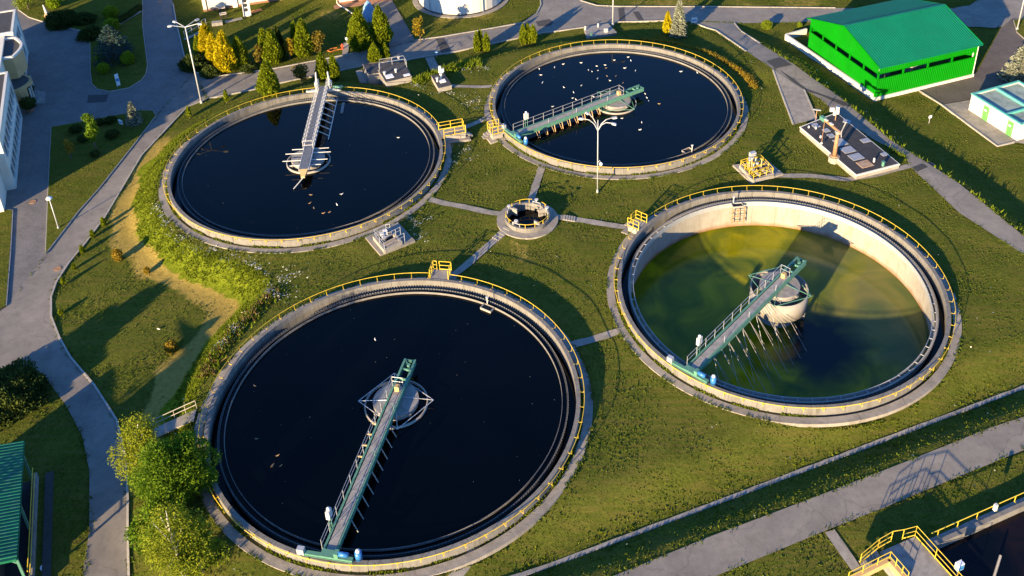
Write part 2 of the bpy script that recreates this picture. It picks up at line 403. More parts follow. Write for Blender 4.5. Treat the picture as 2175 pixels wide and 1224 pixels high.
def wear_asphalt(name, crack=0.55):
    m = MATS[name]; N = m.node_tree.nodes; L = m.node_tree.links; b = N['Principled BSDF']
    old = b.inputs['Base Color'].links[0].from_socket
    geo = N.new('ShaderNodeNewGeometry')
    nd = N.new('ShaderNodeTexNoise'); nd.inputs['Scale'].default_value = 0.5; nd.inputs['Detail'].default_value = 4
    L.new(geo.outputs['Position'], nd.inputs['Vector'])
    mxv = N.new('ShaderNodeMix'); mxv.data_type = 'VECTOR'; mxv.inputs['Factor'].default_value = 0.55
    ad = N.new('ShaderNodeVectorMath'); ad.operation = 'MULTIPLY_ADD'; ad.inputs[1].default_value = (2.4, 2.4, 0)
    L.new(nd.outputs['Color'], ad.inputs[0]); L.new(geo.outputs['Position'], ad.inputs[2])
    vo = N.new('ShaderNodeTexVoronoi'); vo.feature = 'DISTANCE_TO_EDGE'; vo.inputs['Scale'].default_value = 0.17
    L.new(ad.outputs[0], vo.inputs['Vector'])
    r_ = N.new('ShaderNodeValToRGB'); e = r_.color_ramp.elements; e[0].position = 0.004; e[1].position = 0.012; e[0].color = (crack,) * 3 + (1,); e[1].color = (0, 0, 0, 1)
    L.new(vo.outputs['Distance'], r_.inputs['Fac'])
    mx = N.new('ShaderNodeMix'); mx.data_type = 'RGBA'; L.new(r_.outputs['Color'], mx.inputs['Factor']); L.new(old, mx.inputs['A']); mx.inputs['B'].default_value = (0.035, 0.033, 0.03, 1)
    n2 = N.new('ShaderNodeTexNoise'); n2.inputs['Scale'].default_value = 0.09; n2.inputs['Detail'].default_value = 9; n2.inputs['Roughness'].default_value = 0.7
    L.new(geo.outputs['Position'], n2.inputs['Vector'])
    r2 = N.new('ShaderNodeValToRGB'); e = r2.color_ramp.elements; e[0].position = 0.35; e[1].position = 0.65; e[0].color = (0.72, 0.72, 0.74, 1); e[1].color = (1.12, 1.1, 1.06, 1)
    L.new(n2.outputs['Fac'], r2.inputs['Fac'])
    m2 = N.new('ShaderNodeMix'); m2.data_type = 'RGBA'; m2.blend_type = 'MULTIPLY'; m2.inputs['Factor'].default_value = 1.0
    L.new(mx.outputs['Result'], m2.inputs['A']); L.new(r2.outputs['Color'], m2.inputs['B']); L.new(m2.outputs['Result'], b.inputs['Base Color'])
wear_asphalt('asphalt', 0.22); wear_asphalt('path_concrete', 0.3); wear_asphalt('asphalt_new', 0.25)

def basin_tide():
    # rust brown tide line just above the low water
    m = MATS['basin_wall']; N = m.node_tree.nodes; L = m.node_tree.links; b = N['Principled BSDF']
    old = b.inputs['Base Color'].links[0].from_socket
    geo = N.new('ShaderNodeNewGeometry'); sp_ = N.new('ShaderNodeSeparateXYZ'); L.new(geo.outputs['Position'], sp_.inputs[0])
    nz = N.new('ShaderNodeTexNoise'); nz.inputs['Scale'].default_value = 0.7; nz.inputs['Detail'].default_value = 7; L.new(geo.outputs['Position'], nz.inputs['Vector'])
    ma = N.new('ShaderNodeMath'); ma.operation = 'MULTIPLY_ADD'; ma.inputs[1].default_value = 0.7; L.new(nz.outputs['Fac'], ma.inputs[0]); L.new(sp_.outputs['Z'], ma.inputs[2])
    mr = N.new('ShaderNodeMapRange'); mr.inputs['From Min'].default_value = -2.6; mr.inputs['From Max'].default_value = -2.05; mr.inputs['To Min'].default_value = 0.85; mr.inputs['To Max'].default_value = 0.0
    L.new(ma.outputs[0], mr.inputs['Value'])
    mx = N.new('ShaderNodeMix'); mx.data_type = 'RGBA'; L.new(mr.outputs[0], mx.inputs['Factor']); L.new(old, mx.inputs['A']); mx.inputs['B'].default_value = (0.20, 0.085, 0.02, 1)
    L.new(mx.outputs['Result'], b.inputs['Base Color'])
basin_tide()

def water_mat(name, a, c, scale=0.15, rough=0.02, bump=0.03, bscale=2.0, spec=0.3):
    m = bpy.data.materials.new(name); m.use_nodes = True
    nt = m.node_tree; N = nt.nodes; L = nt.links
    b = N['Principled BSDF']; b.inputs['Roughness'].default_value = rough; b.inputs['IOR'].default_value = 1.333; b.inputs['Specular IOR Level'].default_value = spec
    geo = N.new('ShaderNodeNewGeometry')
    n = N.new('ShaderNodeTexNoise'); n.inputs['Scale'].default_value = scale; n.inputs['Detail'].default_value = 7; n.inputs['Distortion'].default_value = 0.9
    L.new(geo.outputs['Position'], n.inputs['Vector'])
    r_ = N.new('ShaderNodeValToRGB'); e = r_.color_ramp.elements
    e[0].position = 0.36; e[1].position = 0.64; e[0].color = (*a, 1); e[1].color = (*c, 1)
    L.new(n.outputs['Fac'], r_.inputs['Fac']); L.new(r_.outputs['Color'], b.inputs['Base Color'])
    nb = N.new('ShaderNodeTexNoise'); nb.inputs['Scale'].default_value = bscale; nb.inputs['Detail'].default_value = 5
    L.new(geo.outputs['Position'], nb.inputs['Vector'])
    bp = N.new('ShaderNodeBump'); bp.inputs['Strength'].default_value = bump; bp.inputs['Distance'].default_value = 0.05
    L.new(nb.outputs['Fac'], bp.inputs['Height']); L.new(bp.outputs['Normal'], b.inputs['Normal'])
    MATS[name] = m
water_mat('dark_water', (0.0003, 0.0005, 0.0010), (0.0006, 0.0010, 0.0020))
water_mat('murky_water', (0.006, 0.022, 0.006), (0.15, 0.125, 0.010), 0.085, 0.16, 0.03, spec=0.4)
def murk():
    """algae green sludge in the west, pale sand in the east, a dark pocket by the hub painting in shade and reflected sky"""
    m = MATS['murky_water']; N = m.node_tree.nodes; L = m.node_tree.links; b = N['Principled BSDF']
    tc = N.new('ShaderNodeTexCoord'); sep = N.new('ShaderNodeSeparateXYZ'); L.new(tc.outputs['Object'], sep.inputs[0])
    def noise(s, d, dist): 
        n = N.new('ShaderNodeTexNoise'); n.inputs['Scale'].default_value = s; n.inputs['Detail'].default_value = d; n.inputs['Distortion'].default_value = dist
        L.new(tc.outputs['Object'], n.inputs['Vector']); return n.outputs['Fac']
    def math_(op, a, c_, d=None):
        x = N.new('ShaderNodeMath'); x.operation = op
        for i, v in enumerate((a, c_, d)):
            if v is None: continue
            if isinstance(v, (int, float)): x.inputs[i].default_value = v
            else: L.new(v, x.inputs[i])
        return x.outputs[0]
    def ramp(f, stops):
        r_ = N.new('ShaderNodeValToRGB'); e = r_.color_ramp.elements
        while len(e) < len(stops): e.new(0.5)
        for el, (p, c_) in zip(e, stops): el.position = p; el.color = (*c_, 1)
        L.new(f, r_.inputs['Fac']); return r_.outputs['Color']
    n1 = noise(0.12, 5, 0.8); n2 = noise(0.20, 6, 1.2)
    f = math_('ADD', math_('MULTIPLY_ADD', sep.outputs['X'], 0.045, 0.32), math_('MULTIPLY', math_('SUBTRACT', n1, 0.5), 0.9))
    green = ramp(n2, [(0.3, (0.030, 0.070, 0.001)), (0.5, (0.12, 0.14, 0.0004)), (0.66, (0.27, 0.245, 0.0004))])
    sand = ramp(n2, [(0.32, (0.045, 0.085, 0.025)), (0.5, (0.10, 0.115, 0.030)), (0.7, (0.17, 0.155, 0.04))])
    mx = N.new('ShaderNodeMix'); mx.data_type = 'RGBA'; L.new(ramp(f, [(0.45, (0, 0, 0)), (0.68, (1, 1, 1))]), mx.inputs['Factor']); L.new(green, mx.inputs['A']); L.new(sand, mx.inputs['B'])
    dx = math_('SUBTRACT', sep.outputs['X'], 3.2); dy = math_('MULTIPLY', math_('ADD', sep.outputs['Y'], 4.0), 0.75)
    r_ = math_('SQRT', math_('ADD', math_('MULTIPLY', dx, dx), math_('MULTIPLY', dy, dy)), 0)
    g = math_('ADD', r_, math_('MULTIPLY', math_('SUBTRACT', n2, 0.5), 4.0))
    shade_pocket = ramp(math_('MULTIPLY', g, 0.1), [(0.20, (1, 1, 1)), (0.52, (0, 0, 0))])  # paints shade and reflected sky into the water colour
    m2 = N.new('ShaderNodeMix'); m2.data_type = 'RGBA'; L.new(shade_pocket, m2.inputs['Factor']); L.new(mx.outputs['Result'], m2.inputs['A']); m2.inputs['B'].default_value = (0.003, 0.009, 0.013, 1)
    L.new(m2.outputs['Result'], b.inputs['Base Color'])
murk()
water_mat('basin_water', (0.002, 0.003, 0.006), (0.012, 0.007, 0.008), 0.25, 0.06, 0.5, 3.0)

# ------------------------------------------------------------------ mesh helpers
class MB:
    def __init__(s): s.v = []; s.f = []
    def add(s, vs_, fs):
        o = len(s.v); s.v += [tuple(v) for v in vs_]; s.f += [tuple(i + o for i in f) for f in fs]; return s
    def box(s, c, size, rz=0.0, mtx=None):
        x, y, z = [k / 2 for k in size]
        P = [Vector((a * x, b * y, d * z)) for d in (-1, 1) for a, b in ((-1, -1), (1, -1), (1, 1), (-1, 1))]
        if mtx is not None: P = [mtx @ p for p in P]
        elif rz:
            r = Matrix.Rotation(rz, 3, 'Z'); P = [r @ p for p in P]
        P = [p + Vector(c) for p in P]
        return s.add(P, [(3, 2, 1, 0), (4, 5, 6, 7), (0, 1, 5, 4), (1, 2, 6, 5), (2, 3, 7, 6), (3, 0, 4, 7)])
    def bar(s, a, b, w, h=None):
        a = Vector(a); b = Vector(b); d = b - a; L = d.length
        if L < 1e-6: return s
        q = d.to_track_quat('X', 'Z').to_matrix()
        return s.box((a + b) / 2, (L, w, h or w), mtx=q)
    def tube(s, pts, r, n=6, r1=None, closed=False, cap=True):
        pts = [Vector(p) for p in pts]; m = len(pts); rings = []
        for i, p in enumerate(pts):
            if closed: d = pts[(i + 1) % m] - pts[i - 1]
            else: d = pts[min(i + 1, m - 1)] - pts[max(i - 1, 0)]
            d.normalize()
            up = Vector((0, 0, 1)) if abs(d.z) < 0.95 else Vector((1, 0, 0))
            u = d.cross(up).normalized(); w = u.cross(d)
            rr = r if r1 is None else r + (r1 - r) * i / (m - 1)
            rings.append([p + (u * math.cos(2 * PI * k / n) + w * math.sin(2 * PI * k / n)) * rr for k in range(n)])
        V = [v for g in rings for v in g]; F = []
        for i in range(m if closed else m - 1):
            j = (i + 1) % m
            for k in range(n):
                F.append((i * n + k, i * n + (k + 1) % n, j * n + (k + 1) % n, j * n + k))
        if not closed and cap:
            F.append(tuple(range(n - 1, -1, -1))); F.append(tuple((m - 1) * n + k for k in range(n)))
        return s.add(V, F)
    def lathe(s, prof, n=64, a0=0.0, a1=2 * PI, closed_prof=False, c=(0, 0, 0)):
        full = abs(a1 - a0 - 2 * PI) < 1e-6
        k = n if full else n + 1; m = len(prof)
        V = [(c[0] + r * math.cos(a0 + (a1 - a0) * i / n), c[1] + r * math.sin(a0 + (a1 - a0) * i / n), c[2] + z) for i in range(k) for r, z in prof]
        F = []
        for i in range(n):
            j = (i + 1) % k
            for q in range(m if closed_prof else m - 1):
                p = (q + 1) % m
                F.append((i * m + q, j * m + q, j * m + p, i * m + p))
        if not full and closed_prof:
            F.append(tuple(range(m - 1, -1, -1))); F.append(tuple((k - 1) * m + q for q in range(m)))
        return s.add(V, F)
    def ring(s, r0, r1, z0, z1, n=64, a0=0.0, a1=2 * PI, c=(0, 0, 0)):
        return s.lathe([(r0, z0), (r1, z0), (r1, z1), (r0, z1)], n, a0, a1, True, c)
    def disc(s, r, z, n=48, c=(0, 0)):
        return s.add([(c[0] + r * math.cos(2 * PI * i / n), c[1] + r * math.sin(2 * PI * i / n), z) for i in range(n)], [tuple(range(n))])
    def cyl(s, c, r, z0, z1, n=20, r1=None):
        return s.tube([(c[0], c[1], z0), (c[0], c[1], z1)], r, n, r1)
    def prism(s, poly, z0, z1):
        n = len(poly)
        ar = sum(poly[i][0] * poly[(i + 1) % n][1] - poly[(i + 1) % n][0] * poly[i][1] for i in range(n))
        if ar < 0: poly = list(poly)[::-1]
        V = [(p[0], p[1], z0) for p in poly] + [(p[0], p[1], z1) for p in poly]
        F = [tuple(range(n - 1, -1, -1)), tuple(range(n, 2 * n))] + [(i, (i + 1) % n, n + (i + 1) % n, n + i) for i in range(n)]
        return s.add(V, F)
    def ball(s, c, r, n=10, m=6, sc=(1, 1, 1)):
        V = []; F = []
        for i in range(m + 1):
            th = PI * i / m
            for k in range(n):
                ph = 2 * PI * k / n
                V.append((c[0] + sc[0] * r * math.sin(th) * math.cos(ph), c[1] + sc[1] * r * math.sin(th) * math.sin(ph), c[2] + sc[2] * r * math.cos(th)))
        for i in range(m):
            for k in range(n):
                F.append((i * n + k, (i + 1) * n + k, (i + 1) * n + (k + 1) % n, i * n + (k + 1) % n))
        return s.add(V, F)
    def mesh(s, name, m, smooth=False):
        me = bpy.data.meshes.new(name); me.from_pydata(s.v, [], s.f)
        me.materials.append(MATS[m] if isinstance(m, str) else m)
        if smooth: me.polygons.foreach_set('use_smooth', [True] * len(me.polygons))
        me.update(); return me
    def build(s, name, m, parent=None, smooth=False, loc=None, rz=0.0):
        return link(name, s.mesh(name, m, smooth), parent, loc, rz)

def link(name, me, parent=None, loc=None, rz=0.0):
    o = bpy.data.objects.new(name, me); COL.objects.link(o)
    if parent is not None: o.parent = parent
    if loc is not None: o.location = loc
    if rz: o.rotation_euler = (0, 0, rz)
    return o

def tag(o, label, cat, group=None):
    o['label'] = label; o['category'] = cat
    if group: o['group'] = group
    return o
def thing(name, label, cat, loc=(0, 0, 0), rz=0.0, group=None):
    o = bpy.data.objects.new(name, None); o.empty_display_size = 0.2; COL.objects.link(o)
    o.location = loc; o.rotation_euler = (0, 0, rz)
    return tag(o, label, cat, group)
def struct(o): o['kind'] = 'structure'; return o
def stuff(o): o['kind'] = 'stuff'; return o

def fastmesh(name, V, Q, m):
    me = bpy.data.meshes.new(name)
    V = np.asarray(V, np.float32); Q = np.asarray(Q, np.int32); k = Q.shape[1]
    me.vertices.add(len(V)); me.vertices.foreach_set('co', V.ravel())
    me.loops.add(Q.size); me.loops.foreach_set('vertex_index', Q.ravel())
    me.polygons.add(len(Q)); me.polygons.foreach_set('loop_start', np.arange(0, Q.size, k, dtype=np.int32))
    me.update(calc_edges=True); me.validate()
    me.materials.append(MATS[m] if isinstance(m, str) else m)
    return me

EXCL = []           # polygons without grass tufts
EXCL_C = []         # circles
def excl(poly): EXCL.append([(p[0], p[1]) for p in poly])

def drape(name, pts_px, m, dz, world_pts=None, step=1.3, no_tufts=True):
    P = world_pts if world_pts is not None else [gat(x, y).xy for x, y in pts_px]
    P = [(p[0], p[1]) for p in P]
    if no_tufts: excl(P)
    # densify the outline
    B = []
    for i in range(len(P)):
        a, b = P[i], P[(i + 1) % len(P)]
        n = max(1, int(math.hypot(b[0] - a[0], b[1] - a[1]) / step))
        B += [(a[0] + (b[0] - a[0]) * k / n, a[1] + (b[1] - a[1]) * k / n) for k in range(n)]
    xs = [p[0] for p in P]; ys = [p[1] for p in P]
    gx, gy = np.meshgrid(np.arange(min(xs), max(xs), step), np.arange(min(ys), max(ys), step))
    gx, gy = gx.ravel(), gy.ravel()
    ok = inside(gx, gy, P) & (poly_dist(gx, gy, P) > step * 0.45)
    pts = [Vector(p) for p in B] + [Vector((x, y)) for x, y in zip(gx[ok], gy[ok])]
    n = len(B)
    v, e, f, *_ = delaunay_2d_cdt(pts, [(i, (i + 1) % n) for i in range(n)], [], 1, 1e-4)
    vx = np.array([p.x for p in v]); vy = np.array([p.y for p in v])
    z = hz(vx, vy) + dz
    mb = MB()
    F = []
    for t in f:
        a, b, c = t[:3]
        ar = (vx[b] - vx[a]) * (vy[c] - vy[a]) - (vx[c] - vx[a]) * (vy[b] - vy[a])
        F.append(tuple(t) if ar > 0 else tuple(t)[::-1])
    mb.add(list(zip(vx, vy, z)), F)
    return struct(mb.build(name, m, smooth=True))

def strip_pts(P, width, step=0.7):
    out = [Vector(P[0])]
    for a, b in zip(P[:-1], P[1:]):
        n = max(1, int((Vector(b) - Vector(a)).length / step))
        out += [Vector(a).lerp(Vector(b), k / n) for k in range(1, n + 1)]
    return out

def strip(name, pts_px, m, width, dz, thick=0.0, world_pts=None, no_tufts=True, jitter=0.0):
    P = world_pts if world_pts is not None else [gat(x, y).xy for x, y in pts_px]
    C = strip_pts([Vector((p[0], p[1])) for p in P], width)
    Lp, Rp = [], []
    for i, c in enumerate(C):
        d = (C[min(i + 1, len(C) - 1)] - C[max(i - 1, 0)]).normalized(); n = Vector((-d.y, d.x))
        w = width / 2 + random.uniform(-jitter, jitter)
        Lp.append(c + n * w); Rp.append(c - n * w)
    if no_tufts: excl(Lp + Rp[::-1])
    V = []; F = []
    xs = np.array([[p.x for p in q] for q in (Lp, C, Rp)]); ys = np.array([[p.y for p in q] for q in (Lp, C, Rp)])
    z = hz(xs, ys)
    n = len(C)
    for j in range(3):
        for i in range(n): V.append((xs[j, i], ys[j, i], z[j, i] + dz))
    for j in range(2):
        for i in range(n - 1): F.append((j * n + i, (j + 1) * n + i, (j + 1) * n + i + 1, j * n + i + 1))
    if thick > 0:
        o = len(V)
        for j in (0, 2):
            for i in range(n): V.append((xs[j, i], ys[j, i], z[j, i] + dz - thick))
        for i in range(n - 1):
            F.append((i, i + 1, o + i + 1, o + i)); F.append((2 * n + i, o + n + i, o + n + i + 1, 2 * n + i + 1))
    return struct(MB().add(V, F).build(name, m))

# ------------------------------------------------------------------ terrain
def axis(lo, hi, step, far):
    a = list(np.arange(lo, hi + 1e-6, step)); s = step
    while a[-1] < far: s *= 1.5; a.append(a[-1] + s)
    s = step
    while a[0] > -far: s *= 1.5; a.insert(0, a[0] - s)
    return np.array(a)

def crest_dw(x, y):
    ins = inside(x, y, CREST)
    d = np.where(ins, 0.0, poly_dist(x, y, CREST))
    left = sstep(6, -14, x)
    w = 3.3 + 1.4 * sstep(-10, 10, x) + 3.4 * sstep(56, 50, y) * left
    return d, w, left

DRY_SPOTS = [(1110, 522, 2.2), (1150, 515, 1.6), (1950, 1010, 2.0), (560, 905 - 400, 0.9), (900, 20, 2.2), (960, 40, 3.0),
             (1020, 38, 2.0), (690, 30, 2.5), (1560, 20, 5.0), (1400, 8, 6.0), (1700, 8, 6.0), (60, 1190, 1.2), (95, 835, 1.6), (300, 560, 1.2), (130, 12, 3), (200, 12, 3)]
def make_ground():
    ax = axis(-82, 76, 0.75, 1800); ay = axis(36, 150, 0.75, 1800)
    X, Y = np.meshgrid(ax, ay); nx, ny = len(ax), len(ay)
    Z = hz(X, Y)
    d, w, left = crest_dw(X, Y)
    rough = 0.03 * (np.sin(X * 0.9 + 1.3 * np.sin(Y * 0.7)) + np.sin(Y * 1.1 + 1.7 * np.sin(X * 0.6)))
    Z = Z + rough * sstep(0.2, 2.0, np.minimum(np.abs(d - 0.0) + 1.5, 2.0)) - 0.02
    Z = np.where(np.hypot(X - CHAMBER.x, Y - CHAMBER.y) < 2.1, -0.9, Z)
    hole = np.zeros(X.shape, bool)
    for c in TANKS.values():
        r = np.hypot(X - c.x, Y - c.y); hole |= r < 14.85
    idx = np.arange(nx * ny).reshape(ny, nx)
    Q = np.stack([idx[:-1, :-1], idx[:-1, 1:], idx[1:, 1:], idx[1:, :-1]], -1).reshape(-1, 4)
    hv = hole.ravel()
    allin = hv[Q].all(1)
    Q = Q[~allin]
    Xf, Yf, Zf = X.ravel().copy(), Y.ravel().copy(), Z.ravel().copy()
    for c in TANKS.values():
        r = np.hypot(Xf - c.x, Yf - c.y); k = (r < 14.85) & (r > 0.1)
        s_ = np.where(k, 14.85 / np.maximum(r, 0.1), 1)
        Xf = c.x + (Xf - c.x) * s_; Yf = c.y + (Yf - c.y) * s_
        near = (np.hypot(Xf - c.x, Yf - c.y) < 16.6)
        Zf[near] = np.minimum(Zf[near], -0.03)
    used = np.unique(Q); remap = np.full(nx * ny, -1); remap[used] = np.arange(len(used))
    V = np.stack([Xf, Yf, Zf], 1)[used]
    me = fastmesh('ground', V, remap[Q], 'grass_ground')
    me.polygons.foreach_set('use_smooth', np.ones(len(me.polygons), bool))
    x, y = V[:, 0], V[:, 1]
    d, w, left = crest_dw(x, y)
    q = d / w
    wob = 0.12 * np.sin(x * 0.8 + y * 0.5) + 0.1 * np.sin(x * 0.3 - y * 0.9)
    zone = left * sstep(50, 56, y) * sstep(108, 100, y)
    dry = zone * sstep(0.75, 0.95, q + wob) * sstep(1.75, 1.2, q + wob) * 1.0  # toe band: sunlit gold painted in together with dry mown grass
    lush = zone * sstep(0.02, 0.15, q) * sstep(0.98, 0.75, q + wob)
    bare = np.zeros_like(x)
    for px, py, r in DRY_SPOTS:
        p = gat(px, py); rr = np.hypot(x - p.x, (y - p.y)) / r
        dry = np.maximum(dry, 0.42 * sstep(1.3, 0.3, rr + 3.0 * wob))
    for c in TANKS.values():
        rr = np.hypot(x - c.x, y - c.y)
        bare = np.maximum(bare, 0.6 * sstep(15.6, 15.2, rr))
    colr = np.stack([dry, lush, bare, np.ones_like(x)], 1).astype(np.float32)
    a = me.color_attributes.new('mask', 'FLOAT_COLOR', 'POINT')
    a.data.foreach_set('color', colr.ravel())
    return struct(link('ground', me))
make_ground()

# ------------------------------------------------------------------ roads, paths, lawns
PAVE = [(-260, -60), (355, -60), (368, 10), (374, 45), (389, 110), (395, 134), (412, 154), (331, 248), (285, 308), (212, 400), (165, 453), (97, 541), (13, 653), (-80, 720), (-260, 560)]
ROAD_W = [(412, 154), (331, 248), (285, 308), (212, 400), (165, 453), (97, 541), (13, 653), (-80, 720), (-200, 800), (-60, 800), (0, 790), (60, 792), (103, 811), (141, 863), (175, 927), (190, 1000),
          (190, 1128), (173, 1240), (150, 1330), (268, 1330), (274, 1240), (272, 1064), (267, 974), (248, 893), (201, 820), (150, 760), (126, 717), (109, 673), (109, 632), (120, 600), (147, 559),
          (182, 517), (223, 462), (262, 400), (301, 331), (348, 281), (398, 228), (439, 211)]
ROAD_N = [(412, 154), (449, 165), (549, 152), (582, 147), (676, 129), (754, 114), (787, 109), (828, 102), (882, 87), (940, 79), (1029, 64), (1113, 49), (1140, 30), (1149, 12), (1146, -30), (1215, -30),
          (1235, 3), (1268, 13), (1313, 15), (1500, 15.5), (1774, 18), (2024, 18), (2060, 12), (2077, 0), (2085, -30), (2300, -30), (2300, 40), (2110, 60), (1900, 50), (1706, 48), (1560, 50), (1465, 46), (1418, 45), (1313, 48),
          (1274, 55), (1149, 72), (1077, 87), (1041, 95), (957, 113), (850, 131), (769, 142), (729, 150), (597, 177), (549, 190), (439, 211)]
ROAD_E = [(1465, 46), (1521, 66), (1585, 110), (1642, 148), (1708, 192), (1739, 209), (1795, 258), (1860, 300), (1922, 332), (1934, 357), (1975, 394), (2037, 453), (2175, 542), (2300, 630),
          (2300, 588), (2175, 503), (2037, 391), (1968, 346), (1892, 299), (1778, 203), (1678, 132), (1614, 93), (1575, 68), (1560, 50)]
ROAD_S = [(1150, 1275), (1305, 1224), (1500, 1144), (1633, 1094), (1757, 1047), (1934, 978), (2099, 911), (2175, 886), (2350, 815), (2350, 885), (2175, 957), (1984, 1035), (1879, 1079), (1754, 1128), (1649, 1172), (1522, 1224), (1380, 1290)]
drape('courtyard_paving', PAVE, 'pavers', 0.05)
drape('road', ROAD_W, 'asphalt', 0.055)
drape('road', ROAD_N, 'asphalt', 0.06)
drape('road', ROAD_E, 'asphalt', 0.065, step=0.9)
drape('road', ROAD_S, 'asphalt', 0.06)
drape('ramp_paving', [(1642, 148), (1708, 192), (1735, 255), (1685, 266)], 'path_concrete', 0.10)
drape('ramp_paving', [(792, 6), (833, 2), (882, 87), (828, 102)], 'pavers', 0.085)
LOT = [(1950, 195), (2075, 155), (2125, 62), (2150, 40), (2300, 40), (2300, 260), (2110, 203), (1999, 223)]
drape('asphalt_lot', LOT, 'asphalt_new', 0.07)
drape('concrete_pad', [(1999, 224), (2110, 205), (2300, 330), (2160, 304), (2118, 312)], 'path_concrete', 0.075)
drape('asphalt_patch', [(1628, 131), (1655, 123), (1682, 139), (1646, 147)], 'asphalt_patch', 0.085)
drape('asphalt_patch', [(1655, 150), (1684, 168), (1712, 190), (1760, 207), (1800, 219), (1812, 229), (1790, 226), (1745, 205), (1710, 194), (1680, 172)], 'asphalt_patch', 0.09)
drape('asphalt_patch', [(1937, 357), (1975, 345), (1988, 352), (1948, 366)], 'asphalt_patch', 0.085)
drape('asphalt_patch', [(926, 84), (943, 82), (958, 109), (938, 114)], 'asphalt_patch', 0.085)
drape('asphalt_patch', [(1313, 19), (1325, 17), (1328, 45), (1316, 47)], 'asphalt_patch', 0.085)
drape('asphalt_patch', [(1344, 26), (1356, 26), (1368, 45), (1356, 45)], 'asphalt_patch', 0.085)
drape('asphalt_patch', [(1138, 47), (1165, 42), (1176, 48), (1170, 56), (1143, 57)], 'asphalt_patch', 0.085)
drape('asphalt_patch', [(188, 203), (231, 202), (226, 217), (185, 220)], 'asphalt_patch', 0.075)

def lawn(pts, dz=0.17):
    P = [gat(x, y) for x, y in pts]
    o = drape('lawn', None, 'grass_ground', dz, world_pts=[p.xy for p in P], no_tufts=False)
    LAWNS.append([(p.x, p.y) for p in P])
    return o
def kerb(pts, dz=0.16, w=0.16):
    return strip('kerb', pts, 'kerb_stone', w, dz, 0.25, no_tufts=False)
LAWNS = []
L1 = [(331, 248), (325, 237), (300, 237), (231, 250), (110, 272), (107, 330), (103, 410), (98, 540), (165, 453), (212, 400), (285, 308)]
L2 = [(302, -60), (303, 60), (313, 141), (309, 160), (300, 172), (275, 188), (234, 196), (208, 191), (196, 180), (193, 150), (192, 84), (181, 68), (160, 64), (100, 50), (62, 38), (40, 22), (30, -10), (20, -60)]
lawn(L1); kerb(L1 + [L1[0]])
lawn(L2); kerb(L2[:-1])
L3E = [(2118, 160), (2160, 150), (2300, 170), (2300, 290)]
lawn(L3E); kerb([(2160, 150), (2118, 160), (2300, 290)])
L4E = [(2153, 45), (2180, 40), (2300, 60), (2300, 110), (2180, 88), (2160, 70)]
lawn(L4E); kerb([(2180, 40), (2153, 45), (2160, 70), (2180, 88)])
L5 = [(-260, 700), (-60, 600), (0, 447), (27, 449), (22, 540), (13, 652), (-80, 712)]
lawn(L5); kerb(L5[2:6])
kerb([(368, 10), (374, 45), (389, 110), (395, 134), (412, 154), (449, 165), (549, 152), (582, 147), (676, 129), (754, 114), (787, 109)])
kerb([(882, 87), (940, 79), (1029, 64), (1113, 49), (1140, 30), (1149, 12), (1147, -10)])
kerb([(1220, -10), (1235, 3), (1268, 13), (1313, 15), (1500, 15.5), (1774, 18)])
kerb([(439, 211), (549, 190), (597, 177), (729, 150), (769, 142), (850, 131), (957, 113), (1041, 95), (1149, 72), (1274, 55), (1313, 48), (1418, 45), (1465, 46), (1521, 66), (1585, 110)])
kerb([(1560, 50), (1575, 68), (1614, 93)])
kerb([(274, 1230), (272, 1064), (267, 974), (248, 893), (201, 820), (150, 760), (126, 717), (109, 673), (109, 632), (120, 600), (147, 559), (182, 517), (223, 462), (301, 331), (398, 228), (439, 211)], 0.12)
kerb([(1952, 194), (2000, 224), (2118, 312), (2154, 303)])
kerb([(1642, 150), (1685, 266)]); kerb([(1708, 192), (1735, 255)])

W = 0.8
strip('path', [(912, 424), (985, 440), (1075, 458)], 'path_concrete', W, 0.05, jitter=0.03)
strip('path', [(1153, 350), (1140, 388), (1124, 436)], 'path_concrete', W, 0.05, jitter=0.03)
strip('path', [(1165, 460), (1230, 468), (1345, 484)], 'path_concrete', W, 0.05, jitter=0.03)
strip('path', [(955, 590), (1000, 556), (1040, 520), (1090, 478)], 'path_concrete', W, 0.05, jitter=0.03)
strip('path', [(1215, 733), (1270, 718), (1330, 700)], 'path_concrete', W, 0.05, jitter=0.03)
strip('path', [(950, 183), (1046, 184)], 'path_concrete', 0.7, 0.05, jitter=0.03)
strip('path', [(930, 298), (990, 270), (1046, 247)], 'path_concrete', W, 0.05, jitter=0.03)
strip('path', [(1630, 374), (1720, 374), (1800, 382), (1860, 372), (1936, 352)], 'path_concrete', 0.75, 0.05, jitter=0.03)
strip('path', [(912, 122), (933, 150)], 'path_concrete', 1.2, 0.06)
strip('path', [(762, 150), (777, 178)], 'path_concrete', 0.9, 0.06)
strip('path', [(1762, 1129), (1821, 1213)], 'path_concrete', 0.75, 0.06, jitter=0.03)
strip('path', [(905, 1290), (985, 1206), (1015, 1160)], 'path_concrete', 0.8, 0.04, jitter=0.03)
strip('path', [(736, 92), (733, 116)], 'path_concrete', 0.8, 0.08)
strip('path', [(478, 48), (515, 40)], 'path_concrete', 0.8, 0.08)
strip('path', [(392, 85), (440, 62)], 'path_concrete', 0.7, 0.08)
strip('path', [(200, 84), (300, 26)], 'path_concrete', 0.7, 0.2)
gut = strip('gutter', None, 'concrete_grey', 0.34, 0.06, 0.1, world_pts=[G0, G1], jitter=0.02)

